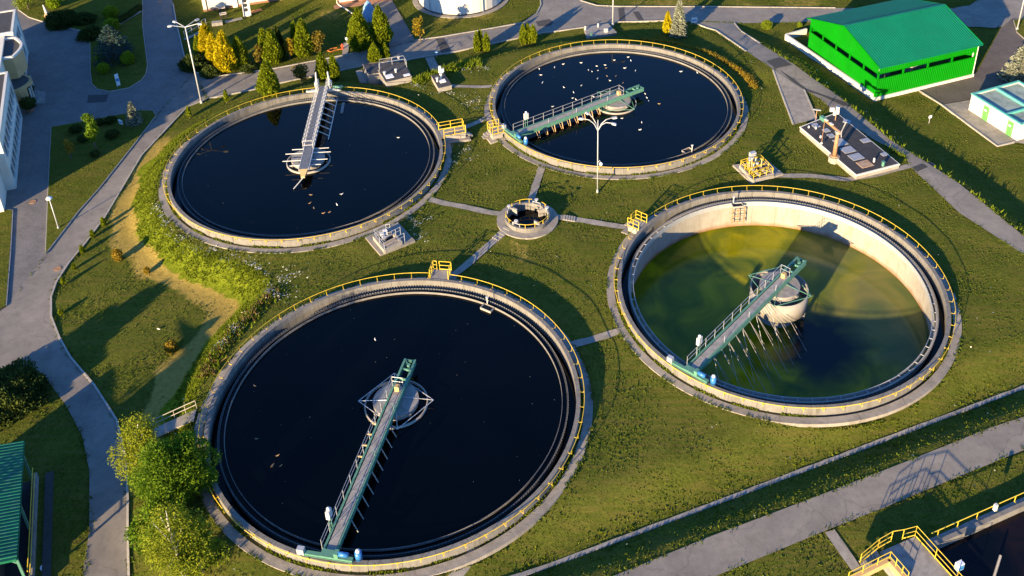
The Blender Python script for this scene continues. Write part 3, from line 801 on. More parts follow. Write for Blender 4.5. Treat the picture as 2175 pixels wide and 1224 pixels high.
for k, c in TANKS.items():
    mb = MB(); mb.lathe([(15.28, -0.3), (15.28, 0.035), (16.0, 0.045), (16.0, -0.3)], 120)
    struct(mb.build('ring_path', 'path_concrete', loc=(c.x, c.y, 0)))
    EXCL_C.append((c.x, c.y, 16.0, 13.0, 15.3))
MBc = MB(); MBc.lathe([(2.2, -0.2), (2.2, 0.12), (3.15, 0.12), (3.15, -0.2)], 40)
struct(MBc.build('ring_path', 'path_concrete', loc=(CHAMBER.x, CHAMBER.y, 0)))
EXCL_C.append((CHAMBER.x, CHAMBER.y, 3.2, 0, 0))

# manhole covers in the roads
for px, py in ((123, 572), (70, 430), (371, 45), (340, 5), (505, 120)):
    p = gat(px, py, 0.07)
    o = MB().lathe([(0, 0.012), (0.30, 0.012), (0.30, 0.02), (0.36, 0.02), (0.36, -0.05)], 16).build('manhole_cover', 'rust_steel', loc=p)
    tag(o, {123: 'round dark manhole cover in the road beside the lawn kerb', 70: 'round manhole cover in the paving beside the small globe lamp', 371: 'round manhole cover in the road beside the white slatted house',
            340: 'round manhole cover at the top edge of the courtyard road', 505: 'small round cover in the lawn behind the golden conifers'}[px], 'manhole cover')

# ------------------------------------------------------------------ clarifier tanks
NSEG, NPOST = 40, 60
R_OUT, R_IN, R_WO, R_WI, R_BAF = 15.0, 14.66, 13.98, 13.80, 13.52
WEIR_Z = ZR - 0.50
seg_me = MB().ring(R_IN, R_OUT, -1.6, ZR, 3, 0.0008, 2 * PI / NSEG - 0.0008).mesh('wall_segment', 'concrete')
pm = MB()
pm.tube([(R_OUT - 0.02, 0, ZR - 0.06), (R_OUT + 0.30, 0, ZR - 0.06), (R_OUT + 0.32, 0, ZR + 0.38)], 0.026, 5)
pm.box((R_OUT + 0.012, 0, ZR - 0.06), (0.025, 0.14, 0.16))
post_me = pm.mesh('rail_post', 'yellow_paint')
tooth = MB()
nt_ = 340
for i in range(nt_):
    a0, a1 = 2 * PI * i / nt_, 2 * PI * (i + 0.62) / nt_
    r = R_WO + 0.03
    P = lambda a, z, rr=r: (rr * math.cos(a), rr * math.sin(a), z)
    am = (a0 + a1) / 2
    tooth.add([P(a0, WEIR_Z - 0.1), P(a1, WEIR_Z - 0.1), P(a1, WEIR_Z + 0.10), P(a0, WEIR_Z + 0.10),
               P(a0, WEIR_Z - 0.1, r + 0.02), P(a1, WEIR_Z - 0.1, r + 0.02), P(a1, WEIR_Z + 0.10, r + 0.02), P(a0, WEIR_Z + 0.10, r + 0.02)],
              [(0, 3, 2, 1), (4, 5, 6, 7), (2, 3, 7, 6), (0, 4, 7, 3), (1, 2, 6, 5)])
tooth_me = tooth.mesh('weir_teeth', 'grating')
bk = MB()
for i in range(72):
    a = 2 * PI * i / 72
    e = Vector((math.cos(a), math.sin(a), 0))
    bk.bar(e * R_BAF + Vector((0, 0, ZR - 0.52)), e * (R_WI + 0.02) + Vector((0, 0, ZR - 0.52)), 0.05, 0.05)
bracket_me = bk.mesh('baffle_bracket', 'grey_steel')

GAPS = {'A': [(16, 6.5)], 'B': [(200, 5)], 'C': [(141, 5)], 'D': [(64, 4)]}
WATER_Z = ZR - 0.62
def rail_angle(k, px, py, z=ZR):
    p = at(px, py, z); c = TANKS[k]
    return math.atan2(p.y - c.y, p.x - c.x)
PLAT_ANG = {'A': rail_angle('A', 958, 280), 'B': rail_angle('B', 1048, 279), 'C': rail_angle('C', 1352, 476), 'D': rail_angle('D', 938, 578)}
BR_ANG = {'A': rail_angle('A', 688, 182, 1.2), 'B': rail_angle('B', 1086, 288, 1.2), 'C': rail_angle('C', 1470, 783, 1.2), 'D': rail_angle('D', 697, 1178, 1.2)}
TLAB = {'A': 'round clarifier tank with grey steel bridge, left of the lawn paths', 'B': 'round clarifier tank with many white gulls on its dark water',
        'C': 'round clarifier tank drained low with sunlit pale inner wall and green water', 'D': 'largest round clarifier tank in front, black water and teal bridge'}

def make_tank(k):
    c = TANKS[k]
    t = thing('clarifier_tank', TLAB[k], 'tank', (c.x, c.y, 0), 0, 'round clarifier tanks')
    low = k == 'C'
    for i in range(NSEG): link('wall_segment', seg_me, t, rz=2 * PI * i / NSEG)
    MB().lathe([(R_WO, ZR - 1.55), (R_IN + 0.05, ZR - 1.55)], 120).build('channel_floor', 'concrete_grey', t)
    MB().lathe([(R_WO - 0.02, ZR - 1.2), (R_IN + 0.02, ZR - 1.2)], 120).build('channel_water', 'dark_water', t)
    if low:
        me = MB().ring(R_WI, R_WO, -5.0, WEIR_Z, 4, 0.0006, 2 * PI / 36 - 0.0006).mesh('inner_wall_panel', 'basin_wall')
        for i in range(36): link('inner_wall_panel', me, t, rz=2 * PI * i / 36)
    else: MB().ring(R_WO - 0.07, R_WO, -5.0, WEIR_Z, 140).build('inner_wall', 'weir_steel', t)
    stuff(link('weir_teeth', tooth_me, t))
    MB().ring(R_BAF - 0.015, R_BAF + 0.015, ZR - 0.95, ZR - 0.40, 140).build('scum_baffle', 'grey_steel' if low else 'baffle_plate', t)
    if low: stuff(link('baffle_bracket', bracket_me, t))
    gap = [(PLAT_ANG[k], 0.055)]
    if k == 'A': gap.append((BR_ANG[k], 0.03))
    rail = MB(); run = []
    n = 240
    def ingap(a): return any(abs((a - g + PI) % (2 * PI) - PI) < h for g, h in gap)
    start = next(i for i in range(n) if ingap(2 * PI * i / n))
    for j in range(n + 1):
        a = 2 * PI * (start + j) / n
        if ingap(a):
            if len(run) > 2: rail.tube(run, 0.030, 6)
            run = []
        else: run.append(((R_OUT + 0.32) * math.cos(a), (R_OUT + 0.32) * math.sin(a), ZR + 0.38))
    if len(run) > 2: rail.tube(run, 0.030, 6)
    rail.build('top_rail', 'yellow_paint', t, True)
    for i in range(NPOST):
        a = 2 * PI * (i + 0.3) / NPOST
        if not ingap(a): link('rail_post', post_me, t, rz=a)
    # water surface
    wz = -2.95 if low else WATER_Z
    w = MB().disc(R_WI if low else R_WO - 0.05, wz, 120).build('water', 'murky_water' if low else 'dark_water', loc=(c.x, c.y, 0))
    struct(w)
    # central pier
    pr = MB()
    pr.lathe([(1.75, -5.0), (1.75, ZR - 0.35), (1.85, ZR - 0.33), (1.85, ZR - 0.02), (0, ZR)], 44)
    pier = pr.build('center_pier', 'concrete_grey', t, False)
    for a in (0.6, 2.2, 3.9, 5.4):
        MB().box((1.95 * math.cos(a), 1.95 * math.sin(a), ZR - 0.2), (0.3, 0.22, 0.22), a).build('pier_lug', 'concrete', t)
    return t
for k in 'ABCD': make_tank(k)

# ------------------------------------------------------------------ scraper bridges
BLAB = {'B': 'pale green scraper bridge reaching the hub of the gull tank', 'C': 'green scraper bridge with long hanging rods over the drained tank',
        'D': 'teal scraper bridge across the large black tank in front'}
def make_bridge(k):
    c = TANKS[k]; a = BR_ANG[k]
    t = thing('scraper_bridge', BLAB[k], 'bridge', (c.x, c.y, 0), a, 'rotating tank bridges')
    zb, zt = ZR + 0.08, ZR + 0.50
    x0, x1 = -4.0, 14.55
    for y, wd in ((0.44, 0.09), (-0.42, 0.09)):
        g = MB(); g.box(((x0 + x1) / 2, y, (zb + zt) / 2), (x1 - x0, wd, zt - zb))
        g.box(((x0 + x1) / 2, y, zt + 0.02), (x1 - x0, wd + 0.08, 0.03)); g.box(((x0 + x1) / 2, y, zb - 0.02), (x1 - x0, wd + 0.08, 0.03))
        g.build('girder', 'green_paint', t)
    for x in (x0 + 0.08, -2.9, -1.8):
        MB().box((x, 0.02, (zb + zt) / 2 + 0.1), (0.12, 0.78, 0.2)).build('cross_beam', 'green_paint', t)
    MB().bar((-3.8, -0.3, zt), (-2.9, 0.34, zt), 0.06).build('brace', 'green_paint', t)
    MB().tube([(-3.3, 0.1, zb + 0.1), (-3.3, 0.1, zt + 0.12)], 0.16, 8).build('slip_ring', 'green_paint', t)
    xs = np.linspace(-0.9, x1 - 0.05, 19)
    for i in range(18):
        MB().box(((xs[i] + xs[i + 1]) / 2, 0.08, zt + 0.03), (xs[i + 1] - xs[i] - 0.02, 0.62, 0.05)).build('deck_panel', 'deck_board', t)
    # handrail on one side
    hy = -0.52
    for z in (zt + 0.98, zt + 0.52):
        MB().tube([(-0.9, hy, z), (x1 - 0.1, hy, z)], 0.02, 5).build('handrail', 'grey_steel', t)
    for z in (zt + 0.98, zt + 0.52):
        MB().tube([(-0.9, hy, z), (-0.9, 0.40, z)], 0.02, 5).build('handrail', 'grey_steel', t)
    for x in list(np.linspace(-0.9, x1 - 0.1, 12)):
        MB().tube([(x, hy, zb + 0.2), (x, hy, zt + 0.98)], 0.022, 5).build('rail_post', 'grey_steel', t)
    MB().tube([(-0.9, 0.40, zt), (-0.9, 0.40, zt + 0.98)], 0.022, 5).build('rail_post', 'grey_steel', t)
    for x in (1.6, 6.2, 10.2):
        MB().tube([(x, 0.42, zt), (x, 0.42, zt + 0.7)], 0.025, 5).build('marker_post', 'green_paint' if k == 'D' else 'grey_steel', t)
    MB().box((-0.45, 0.06, zt + 0.3), (0.38, 0.38, 0.5)).build('junction_box', 'wall_tan', t)
    # control cabinet on posts near the rim
    cb = MB().box((12.6, hy - 0.08, zt + 1.35), (0.5, 0.28, 0.75)).build('control_cabinet', 'white_paint', t)
    MB().ball((12.6, hy - 0.08, zt + 1.85), 0.13, 8, 5).build('beacon', 'lamp_glass', cb)
    for dx in (-0.15, 0.15): MB().tube([(12.6 + dx, hy - 0.08, zb), (12.6 + dx, hy - 0.08, zt + 1.0)], 0.03, 5).build('cabinet_leg', 'green_paint', t)
    # end carriage riding on the rim
    cx = 14.83
    MB().box((cx, 0.0, zt - 0.14), (0.30, 3.6, 0.26)).build('end_carriage', 'green_paint', t)
    MB().box((cx - 0.05, 0.0, zt + 0.12), (0.6, 0.95, 0.08)).build('carriage_plate', 'green_paint', t)
    for y in (-1.75, 1.55):
        w_ = MB().tube([(cx - 0.09, y, ZR + 0.24), (cx + 0.09, y, ZR + 0.24)], 0.24, 14).build('wheel', 'black_rubber', t)
        MB().tube([(cx - 0.11, y, ZR + 0.24), (cx + 0.11, y, ZR + 0.24)], 0.10, 10).build('wheel_hub', 'grey_steel', w_)
    MB().tube([(cx - 0.02, 0.75, zt + 0.30), (cx - 0.02, 1.5, zt + 0.30)], 0.18, 12).build('drive_motor', 'blue_paint', t, True)
    MB().box((cx - 0.02, 0.68, zt + 0.26), (0.42, 0.3, 0.42)).build('gear_box', 'green_paint', t)
    br_ = MB().cyl((cx - 0.35, 2.1), 0.26, zt - 0.35, zt + 0.35, 14, 0.24).build('brush_tub', 'blue_paint', t, True)
    MB().ball((cx - 0.35, 2.1, zt + 0.45), 0.17, 10, 6).build('tub_lid', 'white_paint', br_, True)
    MB().box((cx + 0.05, -1.9, zt + 0.15), (0.35, 0.5, 0.5)).build('carriage_box', 'grey_steel', t)
    # feed well ring round the pier
    if k == 'C':
        fw = MB().lathe([(2.62, -1.55), (2.66, -1.55), (2.66, ZR - 0.35), (2.58, ZR - 0.35), (2.58, -1.55)], 56).build('feed_drum', 'concrete_pale', t, True)
        for q in range(4):
            an = q * PI / 2 + 0.5
            MB().box((2.45 * math.cos(an), 2.45 * math.sin(an), -2.6), (0.28, 0.28, 2.3), an).build('drum_leg', 'concrete', t)
    else:
        MB().ring(2.48, 2.58, ZR - 1.0, ZR - 0.42, 56).build('feed_ring', 'concrete_pale', t, True)
    s = 3.05
    P = [Vector((s * math.cos(b), s * math.sin(b), ZR - 0.15)) for b in (0.35, 1.75, 3.5, 4.9)]
    for i in range(4):
        m_ = 'green_paint' if k in 'BC' else 'grey_steel'
        MB().tube([P[i], P[(i + 1) % 4]], 0.032, 6).build('hanger_frame', m_, t)
    for p in P:
        MB().tube([p, (p.x * 0.45, 0.44 if p.y > 0 else -0.42, zb)], 0.03, 5).build('hanger_strut', m_, t)
    # scraper rods
    if k == 'C':
        for i, x in enumerate(np.linspace(1.6, 11.8, 10)):
            MB().tube([(x, 0.5, zb), (x + 0.9, 4.6, -3.0)], 0.024, 5).build('scraper_rod', 'concrete_grey', t)
            MB().tube([(x, 0.5, zb), (x - 0.5, 3.4, -3.0)], 0.014, 4).build('scraper_rod', 'concrete_grey', t)
            if i % 2: MB().tube([(x, 0.5, zb - 0.2), (x + 1.6, 3.0, -2.9)], 0.012, 4).build('scraper_rod', 'grey_steel', t)
    else:
        for x in np.linspace(2.9, 11.6, 9):
            if k == 'D':
                MB().tube([(x, 0.48, zb), (x + 0.35, 1.05, ZR - 0.62)], 0.045, 5).build('scraper_rod', 'concrete_pale', t)
                if x < 7: MB().box((x, -0.72, zb + 0.1), (0.09, 0.5, 0.09)).build('skimmer_arm', 'wall_tan', t)
            else:
                MB().tube([(x, 0.48, zb), (x + 0.12, 0.9, ZR - 0.62)], 0.045, 5).build('scraper_rod', 'wall_tan', t)
                MB().tube([(x + 0.4, 0.48, zb), (x + 0.3, 0.85, ZR - 0.6)], 0.025, 5).build('scraper_rod', 'wall_tan', t)
    return t
for k in 'BCD': make_bridge(k)

def make_grey_bridge():
    k = 'A'; c = TANKS[k]
    t = thing('scraper_bridge', 'grey steel lattice-railed bridge over the left clarifier tank', 'bridge', (c.x, c.y, 0), BR_ANG[k], 'rotating tank bridges')
    zt = ZR + 0.50; x0, x1 = -3.1, 15.4
    xs = np.linspace(x0, x1, 15)
    for i in range(14):
        MB().box(((xs[i] + xs[i + 1]) / 2, 0, zt), (xs[i + 1] - xs[i] - 0.02, 0.85, 0.06)).build('deck_panel', 'grating', t)
    for y in (-0.52, 0.52):
        MB().box(((x0 + x1) / 2, y, zt - 0.13), (x1 - x0, 0.08, 0.3)).build('girder', 'grey_steel', t)
        for z in (0.4, 0.75, 1.1):
            MB().tube([(0.9, y * 1.04, zt + z), (x1, y * 1.04, zt + z)], 0.028, 5).build('handrail', 'white_paint', t)
        for x in np.linspace(0.9, x1, 17):
            MB().tube([(x, y * 1.04, zt - 0.2), (x, y * 1.04, zt + 1.1)], 0.028, 5).build('rail_post', 'white_paint', t)
    for z in (0.55, 1.1): MB().tube([(0.9, -0.54, zt + z), (0.9, 0.54, zt + z)], 0.03, 5).build('handrail', 'white_paint', t)
    for x, l0, l1 in ((1.3, 1.9, 2.2), (0.45, 2.5, 2.5), (-1.0, 2.6, 2.3), (-2.0, 1.7, 1.7)):
        MB().box((x, (l0 - l1) / 2, zt - 0.2), (0.07, l0 + l1, 0.07)).build('cross_bar', 'white_paint', t)
    MB().ring(2.30, 2.42, ZR - 1.0, ZR - 0.38, 56).build('feed_ring', 'concrete_pale', t, True)
    MB().add([(x0, -0.45, zt - 0.3), (x0, 0.45, zt - 0.3), (x0, 0.45, zt), (x0, -0.45, zt), (x0 - 1.0, -0.2, zt - 0.5), (x0 - 1.0, 0.2, zt - 0.5), (x0 - 1.0, 0.2, zt - 0.3), (x0 - 1.0, -0.2, zt - 0.3)],
             [(4, 5, 6, 7), (3, 2, 6, 7), (0, 4, 7, 3), (1, 2, 6, 5), (0, 1, 5, 4)]).build('end_nose', 'wall_tan', t)
    MB().tube([(x0 - 0.9, -0.1, zt - 0.4), (x0 - 2.2, 0.9, ZR - 0.5)], 0.05, 6).build('trailing_pole', 'white_paint', t)
    # skimmer frame hung on the east side
    for x in np.linspace(5.2, 13.4, 7):
        MB().tube([(x, -0.5, zt - 0.3), (x - 0.1, -1.7, ZR - 0.45)], 0.05, 6).build('skimmer_arm', 'white_paint', t)
    MB().tube([(4.4, -1.7, ZR - 0.48), (13.8, -1.75, ZR - 0.48)], 0.06, 6).build('skimmer_beam', 'white_paint', t)
    MB().box((11.5, -2.6, WATER_Z + 0.06), (2.4, 0.3, 0.2)).build('scum_box', 'concrete_grey', t)
    # A-frame legs and drive at the rim
    for y in (-0.85, 0.85):
        MB().tube([(14.8, y, ZR), (15.3, y * 0.85, zt + 2.0)], 0.09, 6).build('frame_leg', 'white_paint', t)
        MB().tube([(15.9, y, ZR), (15.4, y * 0.85, zt + 2.0)], 0.07, 6).build('frame_leg', 'white_paint', t)
        MB().box((15.3, y, zt + 0.4), (0.5, 0.4, 0.6)).build('drive_box', 'grey_steel', t)
    MB().box((14.85, 0, ZR + 0.2), (0.4, 4.2, 0.25)).build('end_carriage', 'grey_steel', t)
    for y in (-1.8, 1.8):
        MB().tube([(14.75, y, ZR + 0.22), (14.95, y, ZR + 0.22)], 0.22, 12).build('wheel', 'black_rubber', t)
    MB().tube([(14.9, -1.2, ZR + 0.55), (14.9, -2.4, ZR + 0.55)], 0.17, 10).build('drive_motor', 'green_paint', t, True)
make_grey_bridge()

# ------------------------------------------------------------------ access platforms
def make_platform(k, label, L, W_, rails, half=True):
    c = TANKS[k]; a = PLAT_ANG[k]
    t = thing('access_platform', label, 'platform', (c.x, c.y, 0), a, 'yellow railed tank platforms')
    r0 = R_OUT + 0.01
    MB().box((r0 + L / 2, 0, ZR - 0.13), (L, W_, 0.22)).build('deck', 'concrete_grey', t)
    MB().box((r0 + L / 2 + 0.1, 0, ZR - 0.52), (L - 0.25, W_ - 0.1, 0.55)).build('base_block', 'concrete_pale', t)
    MB().box((r0 + L / 2, 0, -0.1), (L + 0.9, W_ + 0.9, 0.34)).build('foundation', 'path_concrete', t)
    for run in rails:
        P = [(r0 + u * L, v * W_ / 2) for u, v in run]
        for z in (0.55, 1.0):
            MB().tube([(x, y, ZR + z) for x, y in P], 0.035, 5).build('rail', 'yellow_paint', t)
        MB().tube([(x, y, ZR + 0.08) for x, y in P], 0.05, 4).build('toe_board', 'yellow_paint', t)
        for i in range(len(P)):
            MB().tube([(P[i][0], P[i][1], ZR), (P[i][0], P[i][1], ZR + 1.0)], 0.04, 5).build('rail_post', 'yellow_paint', t)
            if i + 1 < len(P) and math.dist(P[i], P[i + 1]) > 1.2:
                mx, my = (P[i][0] + P[i + 1][0]) / 2, (P[i][1] + P[i + 1][1]) / 2
                MB().tube([(mx, my, ZR), (mx, my, ZR + 1.0)], 0.04, 5).build('rail_post', 'yellow_paint', t)
    for j in range(3):
        MB().box((r0 + L + 0.14 + 0.28 * j, -W_ * 0.2, ZR - 0.3 - 0.2 * j), (0.27, 0.7, 0.08)).build('step', 'concrete_pale', t)
    return t
make_platform('A', 'long yellow railed platform on the right side of the grey bridge tank', 2.9, 1.6, [[(0.02, 1), (1, 1), (1, 0.2)], [(0.12, -1), (1, -1), (1, -0.75)]])
make_platform('B', 'small yellow railed platform left of the gull tank', 1.5, 1.5, [[(0.05, 1), (1, 1)], [(0.05, -1), (1, -1), (1, 0.1)]])
make_platform('C', 'small yellow railed platform at the drained tank rim', 1.3, 1.5, [[(0.0, -1), (1, -1), (1, 0.2)], [(0.0, 1), (1, 1)]])
make_platform('D', 'small yellow railed platform behind the black front tank', 1.3, 1.75, [[(0.0, -1), (1, -1), (1, 0.3)], [(0.0, 1), (1, 1), (1, 0.6)]])

# small fittings at the weirs
def weir_fitting(k, px, py, label):
    c = TANKS[k]; p = at(px, py, ZR - 0.4); a = math.atan2(p.y - c.y, p.x - c.x)
    t = thing('scum_trough', label, 'scum trough', (c.x, c.y, 0), a)
    MB().box((13.15, 0, ZR - 0.55), (0.6, 1.1, 0.06)).build('tray', 'dark_inside', t)
    for y in (-0.55, 0.55): MB().box((13.15, y, ZR - 0.5), (0.6, 0.06, 0.22)).build('tray_side', 'concrete_pale', t)
    MB().box((12.85, 0, ZR - 0.5), (0.06, 1.1, 0.22)).build('tray_lip', 'concrete_pale', t)
    MB().tube([(13.6, 0.3, ZR - 0.6), (13.6, 0.3, ZR + 0.35)], 0.05, 6).build('valve_stem', 'white_paint', t)
    MB().tube([(13.6, 0.3, ZR + 0.30), (13.6, 0.3, ZR + 0.36)], 0.14, 10).build('hand_wheel', 'white_paint', t)
    if k == 'C':
        for z in (-0.3, -1.0, -1.7):
            MB().tube([(13.6, -0.9, z), (13.2, -0.9, z - 0.2), (13.2, 0.4, z - 0.2), (13.6, 0.4, z)], 0.05, 5).build('pipe_bracket', 'rust_steel', t)
        for y in (-0.9, -0.2, 0.4): MB().tube([(13.3, y, -0.1), (13.25, y, -2.2)], 0.05, 5).build('drain_pipe', 'rust_steel', t)
weir_fitting('D', 1040, 648, 'small scum tray at the far right weir of the front tank')
weir_fitting('C', 1565, 432, 'rusty scum tray and pipes on the sunlit inner wall')
weir_fitting('B', 1465, 322, 'small scum tray at the near right weir of the gull tank')
c = TANKS['D']; a = PLAT_ANG['D']
o = MB().box((R_IN - 0.03, 0.0, ZR - 0.82), (0.06, 1.9, 0.30)).build('outlet_opening', 'dark_inside', loc=(c.x, c.y, 0), rz=a - 0.005)
tag(o, 'dark rectangular outlet in the wall below the front tank platform', 'outlet')

# ------------------------------------------------------------------ distribution chamber
def make_chamber():
    t = thing('distribution_chamber', 'small round concrete chamber with yellow rail where the paths meet', 'chamber', (CHAMBER.x, CHAMBER.y, 0))
    zt = 0.62; ro, ri = 2.3, 2.08
    for i in range(20):
        MB().ring(ri, ro, -0.9, zt, 2, 2 * PI * i / 20 + 0.003, 2 * PI * (i + 1) / 20 - 0.004).build('wall_segment', 'concrete', t)
    MB().disc(ri, -0.55, 40).build('floor', 'dark_inside', t)
    MB().disc(ri + 0.01, -0.25, 40).build('chamber_water', 'dark_water', t)
    for a, l, h in ((2.5, 0.75, 0.5), (0.45, 0.8, 0.55), (3.95, 0.7, 0.5), (5.35, 0.8, 0.5)):
        rr = ri - l / 2
        MB().box((rr * math.cos(a), rr * math.sin(a), 0.15 + h / 2), (l, 0.16, h + 0.3), a).build('baffle_wall', 'concrete_pale', t)
    gaps = [(1.1, 0.22), (4.15, 0.2), (2.75, 0.3), (0.2, 0.3)]
    def ing(a): return any(abs((a - g + PI) % (2 * PI) - PI) < h for g, h in gaps)
    run = []; rail = MB(); st = 30
    for j in range(97):
        a = 2 * PI * j / 96 + 1.1
        if ing(a):
            if len(run) > 1: rail.tube(run, 0.03, 5)
            run = []
        else: run.append((2.2 * math.cos(a), 2.2 * math.sin(a), zt + 0.45))
    rail.build('top_rail', 'yellow_paint', t)
    for i in range(14):
        a = 2 * PI * i / 14 + 0.15
        if not ing(a): MB().tube([(2.2 * math.cos(a), 2.2 * math.sin(a), zt - 0.02), (2.2 * math.cos(a), 2.2 * math.sin(a), zt + 0.45)], 0.03, 5).build('rail_post', 'yellow_paint', t)
    for g, _ in gaps:
        e = Vector((math.cos(g), math.sin(g), 0)); n = Vector((-e.y, e.x, 0))
        fr = MB()
        for s in (-0.42, 0.42): fr.bar(e * 2.05 + n * s + Vector((0, 0, zt - 0.5)), e * 2.05 + n * s + Vector((0, 0, zt + 0.3)), 0.06)
        fr.bar(e * 2.05 - n * 0.45 + Vector((0, 0, zt + 0.3)), e * 2.05 + n * 0.45 + Vector((0, 0, zt + 0.3)), 0.07)
        s_ = fr.build('sluice_frame', 'grey_steel', t)
        p = e * 2.05 + Vector((0, 0, zt + 0.62))
        MB().tube([p - Vector((0, 0, 0.3)), p], 0.04, 6).build('sluice_stem', 'grey_steel', s_)
        MB().tube([p + Vector((0, 0, 0.0)), p + Vector((0, 0, 0.05))], 0.2, 12).build('hand_wheel', 'white_paint', s_)
make_chamber()
def steps(name, label, p0, p1, n, w, m, dz0, dz1, h=0.12):
    a = gat(*p0); b = gat(*p1)
    t = thing(name, label, 'steps', a)
    d = (b - a).xy; L = d.length; ang = math.atan2(d.y, d.x)
    for i in range(n):
        k = (i + 0.5) / n; q = a.lerp(b, k) - a
        MB().box((q.x, q.y, q.z + dz0 + (dz1 - dz0) * k), (L / n * 0.86, w, h), ang).build('step', m, t)
    return t, a, b, ang
steps('path_steps', 'short concrete steps on the path below the round chamber', (1052, 510), (1080, 486), 5, 0.85, 'concrete_pale', 0.06, 0.13)
steps('path_steps', 'short shaded steps on the path right of the round chamber', (1222, 467), (1196, 464), 5, 0.8, 'concrete_pale', 0.06, 0.13)
t, a, b, ang = steps('embankment_stairs', 'long concrete stair with pale handrail climbing to the front tank', (322, 926), (415, 884), 18, 1.15, 'concrete_pale', 0.10, 0.10, 0.14)
n = Vector((-math.sin(ang), math.cos(ang), 0)) * 0.75
for z in (0.5, 0.95):
    MB().tube([n + Vector((0, 0, z)), b - a + n + Vector((0, 0, z))], 0.035, 5).build('handrail', 'concrete_pale', t)
for k in (0.0, 0.25, 0.5, 0.75, 1.0):
    q = (b - a) * k + n
    MB().tube([q, q + Vector((0, 0, 0.95))], 0.03, 5).build('rail_post', 'concrete_pale', t)

# ------------------------------------------------------------------ measuring helpers
CAMP = Vector((0, 0, CAM_Z))
def depth(p): return (Vector(p) - CAMP).dot(fwd)
def ppm(p): return CAM_F / depth(p)
def proj(p):
    q = Vector(p) - CAMP; f = q.dot(fwd)
    return PPX + CAM_F * q.dot(axr) / f, PPY - CAM_F * q.dot(axu) / f
def hfor(p, py):
    lo, hi = 0.0, 30.0
    for _ in range(40):
        m = (lo + hi) / 2
        if proj(p + Vector((0, 0, m)))[1] > py: lo = m
        else: hi = m
    return lo
def rect(t_loc, rz, w, d, pad=0.0):
    c_, s_ = math.cos(rz), math.sin(rz)
    return [(t_loc[0] + x * c_ - y * s_, t_loc[1] + x * s_ + y * c_) for x, y in ((-pad, -pad), (w + pad, -pad), (w + pad, d + pad), (-pad, d + pad))]

def corr(mb, o, du, W_, bot, top, dv, nrm, pitch=0.3, amp=0.035):
    """a folded sheet: width W_ along du, from bot(s) to top(s) along dv, ribs along dv"""
    o, du, dv, nrm = Vector(o), Vector(du), Vector(dv), Vector(nrm)
    n = max(1, int(round(W_ / pitch))); p = W_ / n
    S = []
    for i in range(n):
        S += [(i * p, 0), (i * p + 0.55 * p, 0), (i * p + 0.65 * p, amp), (i * p + 0.9 * p, amp)]
    S.append((W_, 0))
    V = []
    for s, d in S:
        V.append(o + du * s + dv * bot(s) + nrm * d); V.append(o + du * s + dv * top(s) + nrm * d)
    return mb.add(V, [(2 * i, 2 * i + 2, 2 * i + 3, 2 * i + 1) for i in range(len(S) - 1)])

